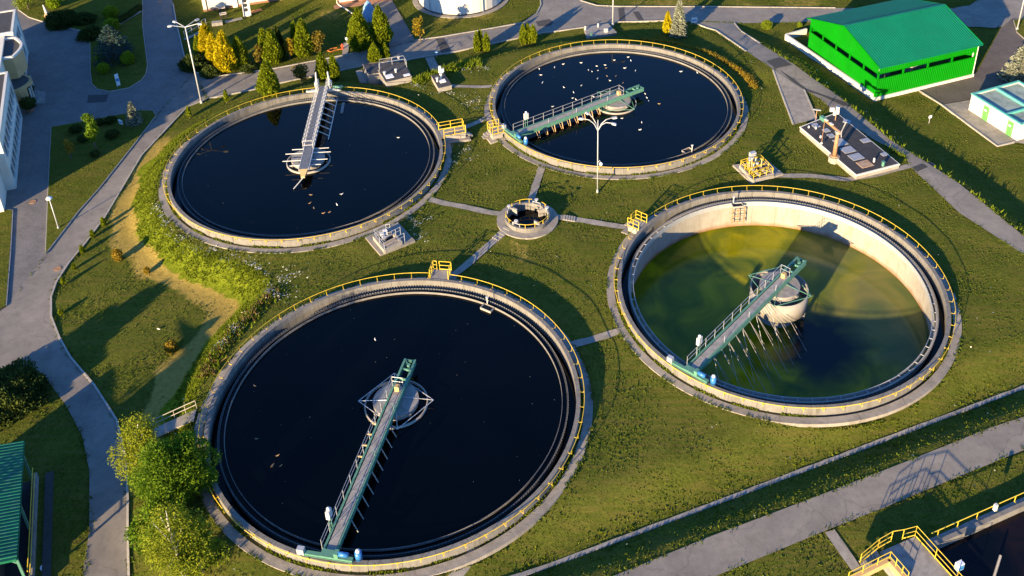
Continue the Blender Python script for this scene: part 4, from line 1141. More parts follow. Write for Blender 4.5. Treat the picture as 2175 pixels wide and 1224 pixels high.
# ------------------------------------------------------------------ green hall
def make_hall():
    zb = -1.62
    p1, p2, p3 = at(1857, 213, zb), at(2064, 163, zb), at(1707, 108, zb)
    rz = math.atan2(p2.y - p1.y, p2.x - p1.x)
    LX, LY = (p2 - p1).length, 14.6
    t = thing('storage_hall', 'bright green corrugated metal hall with sea green gable roof', 'hall', p1, rz)
    excl(rect(p1, rz, LX, LY, 0.3))
    H1, H2, HE = 2.95, 3.72, 4.85
    HRG = 7.0
    MB().box((LX / 2, LY / 2, 0.06), (LX - 0.2, LY - 0.2, 0.3)).build('floor_slab', 'concrete_grey', t)
    for c_, s_ in (((LX / 2, -0.02, 0.05), (LX + 0.3, 0.34, 0.75)), ((-0.02, LY / 2, 0.05), (0.34, LY - 0.4, 0.75)), ((LX / 2, LY, 0.05), (LX + 0.3, 0.34, 0.75)), ((LX + 0.02, LY / 2, 0.05), (0.34, LY - 0.4, 0.75))):
        MB().box(c_, s_).build('plinth', 'wall_white', t)
    X, Y, Z = Vector((1, 0, 0)), Vector((0, 1, 0)), Vector((0, 0, 1))
    gab = lambda s: HE + (HRG - HE) * (1 - abs(s - LY / 2) / (LY / 2))
    for y, n_ in ((-0.02, -Y), (LY + 0.02, Y)):
        corr(MB(), (0, y, 0), X, LX, lambda s: 0.42, lambda s: H1 if y < 1 else H2 + 0.02, Z, n_).build('lower_panel', 'hall_green', t)
        corr(MB(), (0, y, 0), X, LX, lambda s: H2, lambda s: HE + 0.02, Z, n_).build('upper_panel', 'hall_green', t)
    for x, n_ in ((-0.02, -X), (LX + 0.02, X)):
        corr(MB(), (x, 0, 0), Y, LY, lambda s: 0.42, lambda s: H1 if x < 1 else H2 + 0.02, Z, n_).build('lower_panel', 'hall_green', t)
        corr(MB(), (x, 0, 0), Y, LY, lambda s: H2, gab, Z, n_).build('gable_panel', 'hall_green', t)
    for i in range(5):
        x = 0.08 + (LX - 0.16) * i / 4
        for y in (0.06, LY - 0.06): MB().box((x, y, (H1 + H2) / 2), (0.2, 0.16, H2 - H1 + 0.3)).build('column', 'hall_green', t)
    for i in range(1, 5):
        y = LY * i / 5
        for x in (0.06, LX - 0.06): MB().box((x, y, (H1 + H2) / 2), (0.16, 0.18, H2 - H1 + 0.3)).build('column', 'hall_green', t)
    for z in (H1, H2):
        MB().box((LX / 2, -0.01, z), (LX, 0.14, 0.08)).build('sill_rail', 'hall_green', t)
        MB().box((-0.01, LY / 2, z), (0.14, LY, 0.08)).build('sill_rail', 'hall_green', t)
    ov = 0.35; sl = math.hypot(LY / 2, HRG - HE)
    for s in (-1, 1):
        d = Vector((0, s * (LY / 2) / sl, -(HRG - HE) / sl)); nn = Vector((0, s * (HRG - HE) / sl, (LY / 2) / sl))
        r_ = corr(MB(), (-ov, LY / 2, HRG + 0.1), X, LX + 2 * ov, lambda q: 0.0, lambda q: sl + 0.4, d, nn, 0.34, 0.05).build('roof_slope', 'roof_green', t)
        fe = Vector((0, LY / 2, HRG + 0.05)) + d * (sl + 0.36)
        MB().box((LX / 2, fe.y, fe.z - 0.05), (LX + 2 * ov, 0.14, 0.14)).build('gutter', 'roof_green', r_)
        for x in (-ov, LX + ov):
            a = Vector((x, LY / 2, HRG + 0.08)); MB().bar(a, a + d * (sl + 0.4), 0.06, 0.18).build('verge_trim', 'hall_green', r_)
    MB().box((LX / 2, LY / 2, HRG + 0.15), (LX + 2 * ov, 0.4, 0.06)).build('ridge_cap', 'roof_green', t)
    MB().tube([(LX - 0.05, -0.12, 0.4), (LX - 0.05, -0.12, HE)], 0.06, 6).build('downpipe', 'wall_white', t)
    MB().box((LX - 0.45, 0.12, (H1 + H2) / 2), (0.18, 0.05, 0.9)).build('switch_panel', 'white_paint', t)
    for i in range(1, 5):
        x = LX * i / 5
        MB().bar((x, 0.2, HE - 0.2), (x, LY / 2, HRG - 0.2), 0.12).build('truss', 'grey_steel', t)
        MB().bar((x, 0.2, HE - 0.3), (x, LY - 0.2, HE - 0.3), 0.10).build('truss', 'grey_steel', t)
    for x, y in ((3.0, 2.6), (7.2, 2.2), (9.4, 3.0)):
        m_ = thing('sludge_press', {3.0: 'pale machine seen through the first right opening of the green hall', 7.2: 'white machine seen through the second right opening of the green hall', 9.4: 'large dark machine seen through the third right opening of the green hall'}[x], 'machine', p1 + Matrix.Rotation(rz, 3, 'Z') @ Vector((x, y, 0.21)), rz + 0.3)
        MB().box((0, 0, 1.2), (1.6, 1.0, 2.4)).build('body', 'grey_steel', m_); MB().tube([(-0.9, 0, 2.5), (0.9, 0, 2.9)], 0.22, 8).build('feed_pipe', 'white_paint', m_)
    # white retaining wall beside the hall
    a, b, c_ = at(1668, 84, -1.65), at(1854, 212, -1.65), at(1712, 72, -1.65)
    w = thing('retaining_wall', 'low white retaining wall running along the green hall', 'wall', a)
    d = b - a; n = int(d.length / 1.8)
    for i in range(n):
        MB().bar(d * (i / n) + d.normalized() * 0.008 + Vector((0, 0, 0.33)), d * ((i + 1) / n) - d.normalized() * 0.008 + Vector((0, 0, 0.33)), 0.28, 1.0).build('wall_panel', 'wall_white', w)
    MB().bar(Vector((0, 0, 0.33)) + (c_ - a).normalized() * 0.15, c_ - a + Vector((0, 0, 0.33)), 0.28, 1.0).build('wall_panel', 'wall_white', w)
make_hall()

def make_white_box():
    zb = -1.62
    p0, p1 = at(2160, 300, zb), at(2057, 234, zb)
    d = p1 - p0; rz = math.atan2(d.y, d.x) - PI / 2       # local +y runs up the door wall
    L = d.length; D = 7.5; Hh = 2.25
    t = thing('switch_house', 'small white flat-roofed switch house with two light green doors', 'building', p0, rz)
    excl(rect(p0, rz, D, L, 0.1))
    MB().box((0.08, L / 2, Hh / 2), (0.16, L, Hh)).build('door_wall', 'wall_white', t)
    MB().box((D - 0.08, L / 2, Hh / 2), (0.16, L, Hh)).build('back_wall', 'wall_white', t)
    for y in (0.08, L - 0.08): MB().box((D / 2, y, Hh / 2), (D - 0.33, 0.16, Hh)).build('end_wall', 'wall_white', t)
    for x0, x1, y0, y1 in ((0.2, 3.6, 0.2, 2.35), (0.2, 3.6, 2.6, L - 0.2), (3.9, D - 0.2, 0.2, 2.35), (3.9, D - 0.2, 2.6, L - 0.2)):
        MB().box(((x0 + x1) / 2, (y0 + y1) / 2, Hh - 0.22), (x1 - x0, y1 - y0, 0.12)).build('roof_panel', 'roof_pale', t)
    for c_, s_ in (((0.06, L / 2, Hh + 0.05), (0.26, L + 0.2, 0.14)), ((D - 0.06, L / 2, Hh + 0.05), (0.26, L + 0.2, 0.14)), ((D / 2, 0.06, Hh + 0.045), (D - 0.4, 0.26, 0.14)), ((D / 2, L - 0.06, Hh + 0.045), (D - 0.4, 0.26, 0.14)),
                   ((D / 2, 2.48, Hh - 0.05), (D - 0.5, 0.22, 0.3)), ((3.75, L / 2, Hh - 0.04), (0.26, L - 0.5, 0.3))):
        MB().box(c_, s_).build('roof_trim', 'turquoise_trim', t)
    for y in (1.35, 5.2):
        dr = MB().box((-0.03, y, 0.98), (0.06, 0.85, 1.9)).build('door', 'door_green', t)
        MB().box((-0.075, y + 0.05, 1.35), (0.03, 0.3, 0.22)).build('door_plate', 'sign_white', dr)
        MB().box((-0.085, y - 0.3, 0.95), (0.05, 0.05, 0.14)).build('door_handle', 'grey_steel', dr)
make_white_box()

# ------------------------------------------------------------------ office block on the left
def make_office():
    zb = -1.72
    p0 = at(33.6, 402, zb); p1 = at(60, 112, -1.66)
    d = Vector((p1.x - p0.x, p1.y - p0.y)); L = d.length
    rz = math.atan2(d.y, d.x) - PI / 2       # local +y runs along the facade, +x points to the courtyard
    Hh = 6.5; D = 12.0
    t = thing('office_block', 'pale two-storey office block along the courtyard edge', 'building', p0, rz)
    excl(rect(p0, rz, 0.1, L, 0.2))
    yA, yB = 16.4, 28.2
    MB().box((-D / 2, yA / 2, Hh / 2), (D, yA, Hh)).build('wall', 'wall_cream', t)
    MB().box((-D / 2 - 0.5, (yA + yB) / 2, Hh / 2), (D - 1, yB - yA - 0.01, Hh - 0.2)).build('wall', 'wall_cream', t)
    MB().box((-D / 2, (yB + L) / 2, Hh / 2), (D, L - yB, Hh)).build('wall', 'wall_cream', t)
    for y0, y1 in ((0, yA), (yB, L)):
        MB().box((-D / 2, (y0 + y1) / 2, Hh + 0.05), (D - 0.5, y1 - y0 - 0.5, 0.12)).build('roof', 'roof_felt', t)
        for c_, s_ in (((-0.08, (y0 + y1) / 2, Hh + 0.1), (0.3, y1 - y0 + 0.1, 0.26)), ((-D / 2, y0 + 0.1, Hh + 0.1), (D - 0.5, 0.3, 0.26)), ((-D / 2, y1 - 0.1, Hh + 0.1), (D - 0.5, 0.3, 0.26))):
            MB().box(c_, s_).build('coping', 'wall_white', t)
        MB().tube([(0.06, y1 - 0.15, 0), (0.06, y1 - 0.15, Hh)], 0.06, 6).build('downpipe', 'white_paint', t)
        MB().box((0.03, (y0 + y1) / 2, 0.2), (0.08, y1 - y0, 0.4)).build('plinth', 'wall_white', t)
    for z in (1.1, 4.0):
        ys = [1.2 + 1.72 * i for i in range(9)] + [yB + 1.2, yB + 3.0, yB + 4.8]
        for y in ys:
            w = MB().box((0.01, y, z + 0.65), (0.08, 1.05, 1.3)).build('window', 'window_glass', t)
            for c_, s_ in (((0.03, y - 0.56, z + 0.65), (0.1, 0.07, 1.44)), ((0.03, y + 0.56, z + 0.65), (0.1, 0.07, 1.44)), ((0.03, y, z + 1.34), (0.1, 1.05, 0.07)), ((0.035, y, z + 0.65), (0.06, 0.05, 1.3))):
                MB().box(c_, s_).build('window_frame', 'white_paint', w)
            MB().box((0.10, y, z - 0.05), (0.26, 1.3, 0.06)).build('sill', 'wall_white', w)
    # curved tan entrance block with terrace
    yc = 23.8
    def arc(r, y0, y1, bulge):
        return [(-2.0, y0)] + [(0.2 + bulge * math.sin(PI * k / 10), y0 + (y1 - y0) * k / 10) for k in range(11)] + [(-2.0, y1)]
    MB().prism(arc(0, 21.6, 27.4, 0.9), 3.1, 6.0).build('entrance_block', 'wall_tan', t)
    MB().prism([(x - 0.2 if x > 0 else x, yc + (y - yc) * 0.95) for x, y in arc(0, 21.6, 27.4, 0.9)], 6.02, 6.08).build('terrace_roof', 'roof_felt', t)
    pts = arc(0, 21.6, 27.4, 0.9)
    for a_, b_ in zip(pts[:-1], pts[1:]):
        MB().bar((a_[0], a_[1], 6.15), (b_[0], b_[1], 6.15), 0.3, 0.32).build('parapet', 'wall_white', t)
    MB().prism(arc(0, 18.6, 23.2, 1.5), 2.6, 3.0).build('porch_roof', 'wall_tan', t)
    MB().prism([(x - 0.25 if x > 0 else x, y) for x, y in arc(0, 18.8, 23.0, 1.4)], 3.01, 3.06).build('porch_felt', 'roof_felt', t)
    MB().prism(arc(0, 19.2, 21.4, 0.7), 0.05, 2.6).build('porch_wall', 'wall_tan', t)
    for y in (19.3, 21.0, 22.7): MB().tube([(1.3, y, 0), (1.3, y, 2.6)], 0.1, 8).build('porch_column', 'wall_white', t)
    for i in range(3): MB().box((1.5 + 0.35 * (2 - i), 20.9, 0.07 + 0.15 * i), (0.7, 3.4, 0.15)).build('entrance_step', 'concrete_grey', t)
    MB().box((0.03, 27.9, 3.3), (0.12, 0.5, 5.2)).build('stair_glazing', 'window_glass', t)
    # white annexe roof at the near end
    MB().box((-4.6, -2.2, 2.4), (7.4, 4.3, 4.8)).build('annexe', 'wall_cream', t)
    MB().box((-4.6, -2.2, 4.87), (7.6, 4.5, 0.14)).build('annexe_roof', 'roof_pale', t)
    return p0, rz
OFF_P, OFF_RZ = make_office()
def off(x, y, z=0.0): return OFF_P + Matrix.Rotation(OFF_RZ, 3, 'Z') @ Vector((x, y, z))

def make_slat_house():
    zb = -1.66
    p0, p1 = at(433, 25, zb), at(600, 0, zb)
    d = p1 - p0; rz = math.atan2(d.y, d.x)
    t = thing('slatted_house', 'white boarded house at the top edge with one square window', 'building', p0, rz)
    L, Hh, D = 16.5, 4.2, 8.0
    excl(rect(p0, rz, L, D, 0.2))
    MB().box((L / 2, D / 2, Hh / 2), (L, D, Hh)).build('wall', 'wall_white', t)
    for i in range(11): MB().box((L / 2, -0.01, 0.5 + 0.34 * i), (L, 0.05, 0.30)).build('cladding_board', 'wall_white', t)
    MB().box((L / 2, -0.03, 0.15), (L + 0.06, 0.12, 0.3)).build('plinth', 'brick_red', t)
    w = MB().box((3.3, -0.03, 2.1), (1.0, 0.1, 1.1)).build('window', 'window_glass', t)
    MB().box((3.3, -0.1, 1.5), (1.2, 0.2, 0.07)).build('sill', 'white_paint', w)
    MB().tube([(0.55, -0.08, 0), (0.55, -0.08, Hh)], 0.06, 6).build('downpipe', 'black_rubber', t)
    rf = MB(); e = 0.5
    rf.add([(-e, -e, Hh), (L + e, -e, Hh), (L + e, D / 2, Hh + 1.6), (-e, D / 2, Hh + 1.6), (-e, D + e, Hh), (L + e, D + e, Hh)], [(0, 1, 2, 3), (3, 2, 5, 4), (0, 3, 4), (1, 5, 2)])
    rf.build('roof', 'roof_felt', t)
    c_ = at(505, 17, zb)
    b = thing('meter_cabinet', 'small light blue cabinet against the white boarded house', 'cabinet', at(500, 14, zb), rz)
    MB().box((0, -0.2, 0.6), (0.7, 0.35, 1.2)).build('body', 'sign_white', b); MB().box((0, -0.2, 1.23), (0.8, 0.45, 0.06)).build('lid', 'grey_steel', b)
    # chute with three openings
    q = thing('white_chute', 'white chute with three round dark openings leaning by the boarded house', 'chute', at(526, 36, zb), rz - 0.05)
    mt = Matrix.Rotation(R(52), 3, 'X')
    MB().box((0, 0.9, 1.35), (0.95, 3.2, 0.22), mtx=mt).build('panel', 'white_paint', q)
    for s in (-0.5, 0.5): MB().box((s, 0.86, 1.42), (0.1, 3.2, 0.4), mtx=mt).build('side_rail', 'white_paint', q)
    for k in (-0.6, 0.1, 0.8):
        v = Vector((0, 0.9, 1.35)) + mt @ Vector((-0.08, k, 0.12)); e_ = mt @ Vector((0, 0, 1))
        MB().tube([v, v + e_ * 0.02], 0.28, 12).build('opening', 'dark_inside', q)
    for s in (-0.4, 0.4): MB().box((s, -0.15, 0.12), (0.12, 0.2, 0.24)).build('foot', 'black_rubber', q)
    for px, py, lb in ((472, 24, 'wooden trolley with white frame beside the boarded house'), (475, 37, 'low metal cart in front of the wooden trolley')):
        g = thing('hand_cart', lb, 'cart', at(px, py, zb), rz + 0.1)
        MB().box((0, 0, 0.55), (0.9, 0.6, 0.08)).build('bed', 'wood_plank', g)
        for s in (-1, 1):
            MB().bar((s * 0.45, -0.32, 0.62), (s * 0.45, 0.32, 0.62), 0.06).build('side_bar', 'white_paint', g)
            MB().bar((-0.45, s * 0.32, 0.62), (0.45, s * 0.32, 0.62), 0.06).build('end_bar', 'white_paint', g)
            for u in (-1, 1): MB().tube([(s * 0.3, u * 0.34, 0.2), (s * 0.3, u * 0.40, 0.2)], 0.2, 10).build('wheel', 'black_rubber', g)
    ob = MB().box((0, 0, 0.04), (1.6, 0.9, 0.08)).build('fabric_sheet', 'orange_fabric', loc=at(545, 24, zb), rz=0.6)
    tag(ob, 'crumpled orange sheet lying right of the white chute', 'sheet')
    sl = MB().box((0, 0, 0.25), (1.5, 0.8, 0.5)).build('concrete_block', 'concrete_grey', loc=at(462, 53, zb), rz=0.25)
    tag(sl, 'grey concrete box behind the golden conifers', 'block')
make_slat_house()

def make_brick_house():
    zb = -1.66
    p0 = at(722, 9, zb); p1 = at(790, -1, zb); d = p1 - p0; rz = math.atan2(d.y, d.x)
    t = thing('annexe_house', 'white house corner with brick base at the top edge', 'building', p0, rz)
    excl(rect(p0, rz, 7, 6, 0.2))
    MB().box((3.5, 3, 2.2), (7, 6, 4.0)).build('wall', 'wall_white', t); MB().box((3.5, 3, 0.15), (7.2, 6.2, 0.3)).build('plinth', 'brick_red', t)
    MB().box((3.5, 3, 4.3), (7.5, 6.5, 0.2)).build('roof', 'roof_felt', t)
    MB().prism([(p.x - p0.x, p.y - p0.y) for p in (Matrix.Rotation(-rz, 3, 'Z') @ v for v in ())] or [(-1, -1.6), (7.5, -1.8), (7.5, -0.3), (-1, -0.3)], 0.02, 0.1).build('apron', 'brick_red', t)
    q = thing('tarp_stack', 'tall heap under a blue tarpaulin between the two big conifers', 'tarp', at(785, 40, zb), 0.2)
    prof = [(1.15, 0), (1.1, 0.5), (0.95, 1.1), (0.7, 1.9), (0.42, 2.5), (0.12, 2.9), (0, 2.95)]
    m = MB().lathe(prof, 14)
    m.v = [(x * (1 + 0.12 * math.sin(5 * math.atan2(y, x) + z * 2)), y * (1 + 0.12 * math.cos(4 * math.atan2(y, x) + z)), z) for x, y, z in m.v]
    m.build('cover', 'tarp_blue', q); MB().box((0, 0, 0.1), (2.3, 2.3, 0.2), 0.3).build('pallet', 'wood_plank', q)
    w = [at(*p, zb) for p in ((716, 0), (716, 8), (722, 14), (735, 21), (748, 30))]
    h = MB().tube([p + Vector((0, 0, 0.12)) for p in w], 0.09, 6).build('hose', 'wall_cream'); tag(h, 'pale thick hose curving across the lawn from the brick based house', 'hose')
make_brick_house()

def make_digester():
    zb = -1.66; c_ = Vector((-14.4, 143.6, zb)); r = 6.5
    t = thing('digester_tank', 'wide round white metal tank with green roof at the top edge', 'tank', c_)
    EXCL_C.append((c_.x, c_.y, 7.4, 0, 0))
    N_ = 36
    for i in range(N_):
        MB().ring(r - 0.1, r, 0.15, 2.9, 1, 2 * PI * i / N_ + 0.002, 2 * PI * (i + 1) / N_ - 0.002).build('wall_panel', 'wall_white', t)
    MB().ring(r - 0.05, r + 0.06, 2.8, 2.98, 72).build('rim_band', 'white_paint', t)
    MB().ring(r - 0.1, r + 0.12, -0.1, 0.16, 72).build('base_band', 'black_rubber', t)
    MB().lathe([(r - 0.1, 2.75), (r * 0.5, 3.1), (0, 3.3)], 48).build('roof', 'turquoise_trim', t, True)
    MB().lathe([(r + 0.1, 0.03), (r + 0.95, 0.08), (r + 0.95, -0.2)], 72).build('apron', 'path_concrete', t)
    for a in (5.3, 4.0): MB().tube([((r + 0.08) * math.cos(a), (r + 0.08) * math.sin(a), 0.1), ((r + 0.08) * math.cos(a), (r + 0.08) * math.sin(a), 3.0)], 0.07, 6).build('downpipe', 'grey_steel', t)
make_digester()

# ------------------------------------------------------------------ green-roofed shelter, bottom left
def make_shelter():
    zb = -1.75; ze = 2.3
    a, b = at(45, 955, ze), at(31, 1180, ze)
    d = a - b; rz = math.atan2(d.y, d.x) - PI / 2
    L = d.length + 0.5
    t = thing('open_shelter', 'open shelter with ribbed green roof at the lower left edge', 'shelter', (b.x, b.y, zb), rz)
    excl(rect((b.x, b.y), rz, 0.6, L, 0.5))
    Hh = ze - zb; D = 9.0
    corr(MB(), (0.15, -0.3, Hh), (0, 1, 0), L + 0.6, lambda s: 0.0, lambda s: D, Vector((-0.985, 0, 0.17)), (0.17, 0, 0.985), 0.30, 0.06).build('roof', 'roof_green_old', t)
    MB().box((0.12, L / 2, Hh - 0.12), (0.12, L + 0.6, 0.16)).build('gutter', 'roof_green_old', t)
    MB().bar((0.1, -0.3, Hh - 0.1), (-D, -0.3, Hh + 1.45), 0.1, 0.2).build('verge_trim', 'roof_green_old', t)
    for y in (0.4, L * 0.5, L - 0.3):
        MB().box((-0.1, y, Hh / 2 - 0.05), (0.16, 0.16, Hh - 0.15)).build('post', 'green_paint', t)
        MB().bar((-0.1, y, Hh - 1.3), (-1.0, y, Hh - 0.1), 0.1).build('knee_brace', 'green_paint', t)
    MB().box((0.12, L / 2, 0.3), (0.22, L + 0.4, 0.7)).build('base_wall', 'concrete_grey', t)
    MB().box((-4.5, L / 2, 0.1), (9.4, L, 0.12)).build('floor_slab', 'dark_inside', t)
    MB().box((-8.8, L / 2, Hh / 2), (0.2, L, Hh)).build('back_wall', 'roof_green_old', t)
    MB().box((-1.8, L / 2, Hh / 2 - 0.1), (0.2, L - 0.3, Hh - 0.2)).build('inner_wall', 'dark_inside', t)  # unseen wall added to stop sun passing under the roof
    for z in (1.1, 1.7): MB().tube([(0.2, 0.4, z), (0.2, L - 0.3, z)], 0.04, 5).build('guard_rail', 'yellow_paint', t)
    MB().box((1.0, L / 2, 0.06), (0.6, L + 0.8, 0.1)).build('drip_kerb', 'asphalt_patch', t)
    for z in (1.1, 0.7): MB().tube([(-2.2, -0.35, z), (-0.7, -0.35, z)], 0.04, 5).build('gate_rail', 'yellow_paint', t)
    lid = MB().ring(0.18, 0.3, 0.0, 0.08, 14).build('pipe_end', 'sign_white', loc=gat(95, 1206, 0.02)); tag(lid, 'small pale pipe ring on the shaded lawn by the shelter', 'pipe')
    return b, rz, L
SH = make_shelter()

# buildings beyond the frame on the left whose shade falls into view
def plain_building(name, label, loc, rz, L, D, Hh):
    t = thing(name, label, 'building', loc, rz)
    MB().box((0, 0, Hh / 2), (L, D, Hh)).build('wall', 'wall_cream', t); MB().box((0, 0, Hh + 0.12), (L + 0.4, D + 0.4, 0.24)).build('roof', 'roof_felt', t)
    for i in range(int(L / 3)):
        w = MB().box((-L / 2 + 1.5 + 3 * i, -D / 2 - 0.02, Hh * 0.6), (1.2, 0.08, 1.3)).build('window', 'window_glass', t)
        MB().box((-L / 2 + 1.5 + 3 * i, -D / 2 - 0.08, Hh * 0.6 - 0.7), (1.4, 0.2, 0.06)).build('sill', 'wall_white', w)

# ------------------------------------------------------------------ basin at the lower right
def make_basin():
    zt = 0.75
    e0, e1 = at(1985, 1160, zt), at(2175, 1075, zt)
    d = e1 - e0; rz = math.atan2(d.y, d.x)
    t = thing('aeration_basin', 'rectangular concrete basin with yellow rail at the lower right corner', 'basin', (e0.x, e0.y, 0), rz)
    L = 26.0
    excl(rect((e0.x, e0.y - 0.0), rz, L, 0.6, 0.0)); excl(rect(e0 + Matrix.Rotation(rz, 3, 'Z') @ Vector((-9, -26, 0)), rz, 40, 26, 0.1))
    n = 13
    for i in range(n):
        MB().box((-0.5 + L * (i + 0.5) / n, 0.16, zt / 2 - 0.25), (L / n - 0.015, 0.32, zt + 0.5)).build('wall_segment', 'concrete', t)
    MB().box((L / 2, 0.55, 0.25), (L, 0.45, 0.3)).build('outer_ledge', 'concrete_grey', t)
    MB().tube([(0.2, 0.62, zt + 0.5), (L, 0.62, zt + 0.5)], 0.04, 5).build('top_rail', 'yellow_paint', t)
    for i in range(15):
        MB().tube([(0.8 + 1.75 * i, 0.3, zt - 0.1), (0.8 + 1.75 * i, 0.62, zt - 0.08), (0.8 + 1.75 * i, 0.62, zt + 0.5)], 0.035, 5).build('rail_post', 'yellow_paint', t)
    MB().box((5.8, 0.5, zt + 0.45), (0.22, 0.22, 0.6)).build('rail_lamp', 'white_paint', t)
    w = MB().add([(-1.0, -24, 0), (L, -24, 0), (L, 0, 0), (-1.0, 0, 0)], [(0, 1, 2, 3)]).build('water', 'basin_water', loc=(e0.x, e0.y, 0.14), rz=rz)
    struct(w)
    MB().tube([(2.1, -3.4, 0.3), (3.6, -2.4, 0.75)], 0.09, 6).build('mixer_arm', 'concrete_pale', t)
    # concrete platform with stair
    def loc(px, py, z=1.05):
        v = Matrix.Rotation(-rz, 3, 'Z') @ (at(px, py, z) - Vector((e0.x, e0.y, 0))); return v
    p = thing('basin_platform', 'stained concrete platform with yellow railings and white stair by the basin', 'platform', (e0.x, e0.y, 0), rz)
    zz = 1.05
    c1, c2, c3 = loc(1943, 1140), loc(1870, 1172), loc(2030, 1236)
    u = (c3 - c1).normalized()
    MB().prism([c2, c1, c1 + u * 9, c2 + u * 9], -0.2, zz).build('slab', 'concrete_grey', p)
    rail_runs = [[(1826, 1198), (1864, 1166), (1892, 1150)], [(1916, 1146), (1943, 1139), (2030, 1236), (2060, 1270)]]
    for run in rail_runs:
        P = [loc(x, y) for x, y in run]
        for z in (0.55, 1.05): MB().tube([q + Vector((0, 0, z)) for q in P], 0.03, 5).build('rail', 'yellow_paint', p)
        MB().tube([q + Vector((0, 0, 0.1)) for q in P], 0.05, 4).build('toe_board', 'yellow_paint', p)
        for q, r_ in zip(P[:-1], P[1:]):
            m_ = max(1, int((r_ - q).length / 1.5))
            for k in range(m_ + 1):
                v = q.lerp(r_, k / m_); MB().tube([v, v + Vector((0, 0, 1.05))], 0.03, 5).build('rail_post', 'yellow_paint', p)
    P = [loc(1892, 1150), loc(1916, 1146)]
    MB().tube([q + Vector((0, 0, 1.05)) for q in P], 0.03, 5).build('rail', 'yellow_paint', p)
    s0, s1 = loc(1866, 1184, 1.0), loc(1836, 1206, 0.2)
    dd = s1 - s0; an = math.atan2(dd.y, dd.x)
    for i in range(6):
        q = s0.lerp(s1, i / 5)
        MB().box(q, (0.26, 1.15, 0.06), an).build('stair_tread', 'concrete_pale', p)
    # inner curb and second railing
    k0, k1, k2 = loc(1800, 1236, 1.2), loc(1888, 1192, 1.2), loc(1926, 1236, 1.2)
    for a_, b_ in ((k0, k1), (k1, k2)):
        MB().bar(a_ + Vector((0, 0, 0.0)), b_, 0.35, 0.5).build('well_curb', 'wall_tan', p)
        for z in (0.5, 1.0): MB().tube([a_ + Vector((0, 0, z)), b_ + Vector((0, 0, z))], 0.03, 5).build('rail', 'yellow_paint', p)
        for k in (0.0, 0.35, 0.7, 1.0):
            v = a_.lerp(b_, k); MB().tube([v, v + Vector((0, 0, 1.0))], 0.03, 5).build('rail_post', 'yellow_paint', p)
    cb = thing('control_post', 'blue and white control box beside the basin platform railing', 'control box', at(2035, 1212, 0.9), rz)
    MB().box((0, 0, 0.5), (0.5, 0.35, 0.6)).build('cabinet', 'sign_white', cb); MB().box((0, -0.19, 0.5), (0.4, 0.03, 0.45)).build('door', 'sign_blue', cb); MB().tube([(0, 0, -0.8), (0, 0, 0.3)], 0.06, 6).build('post', 'grey_steel', cb)
make_basin()

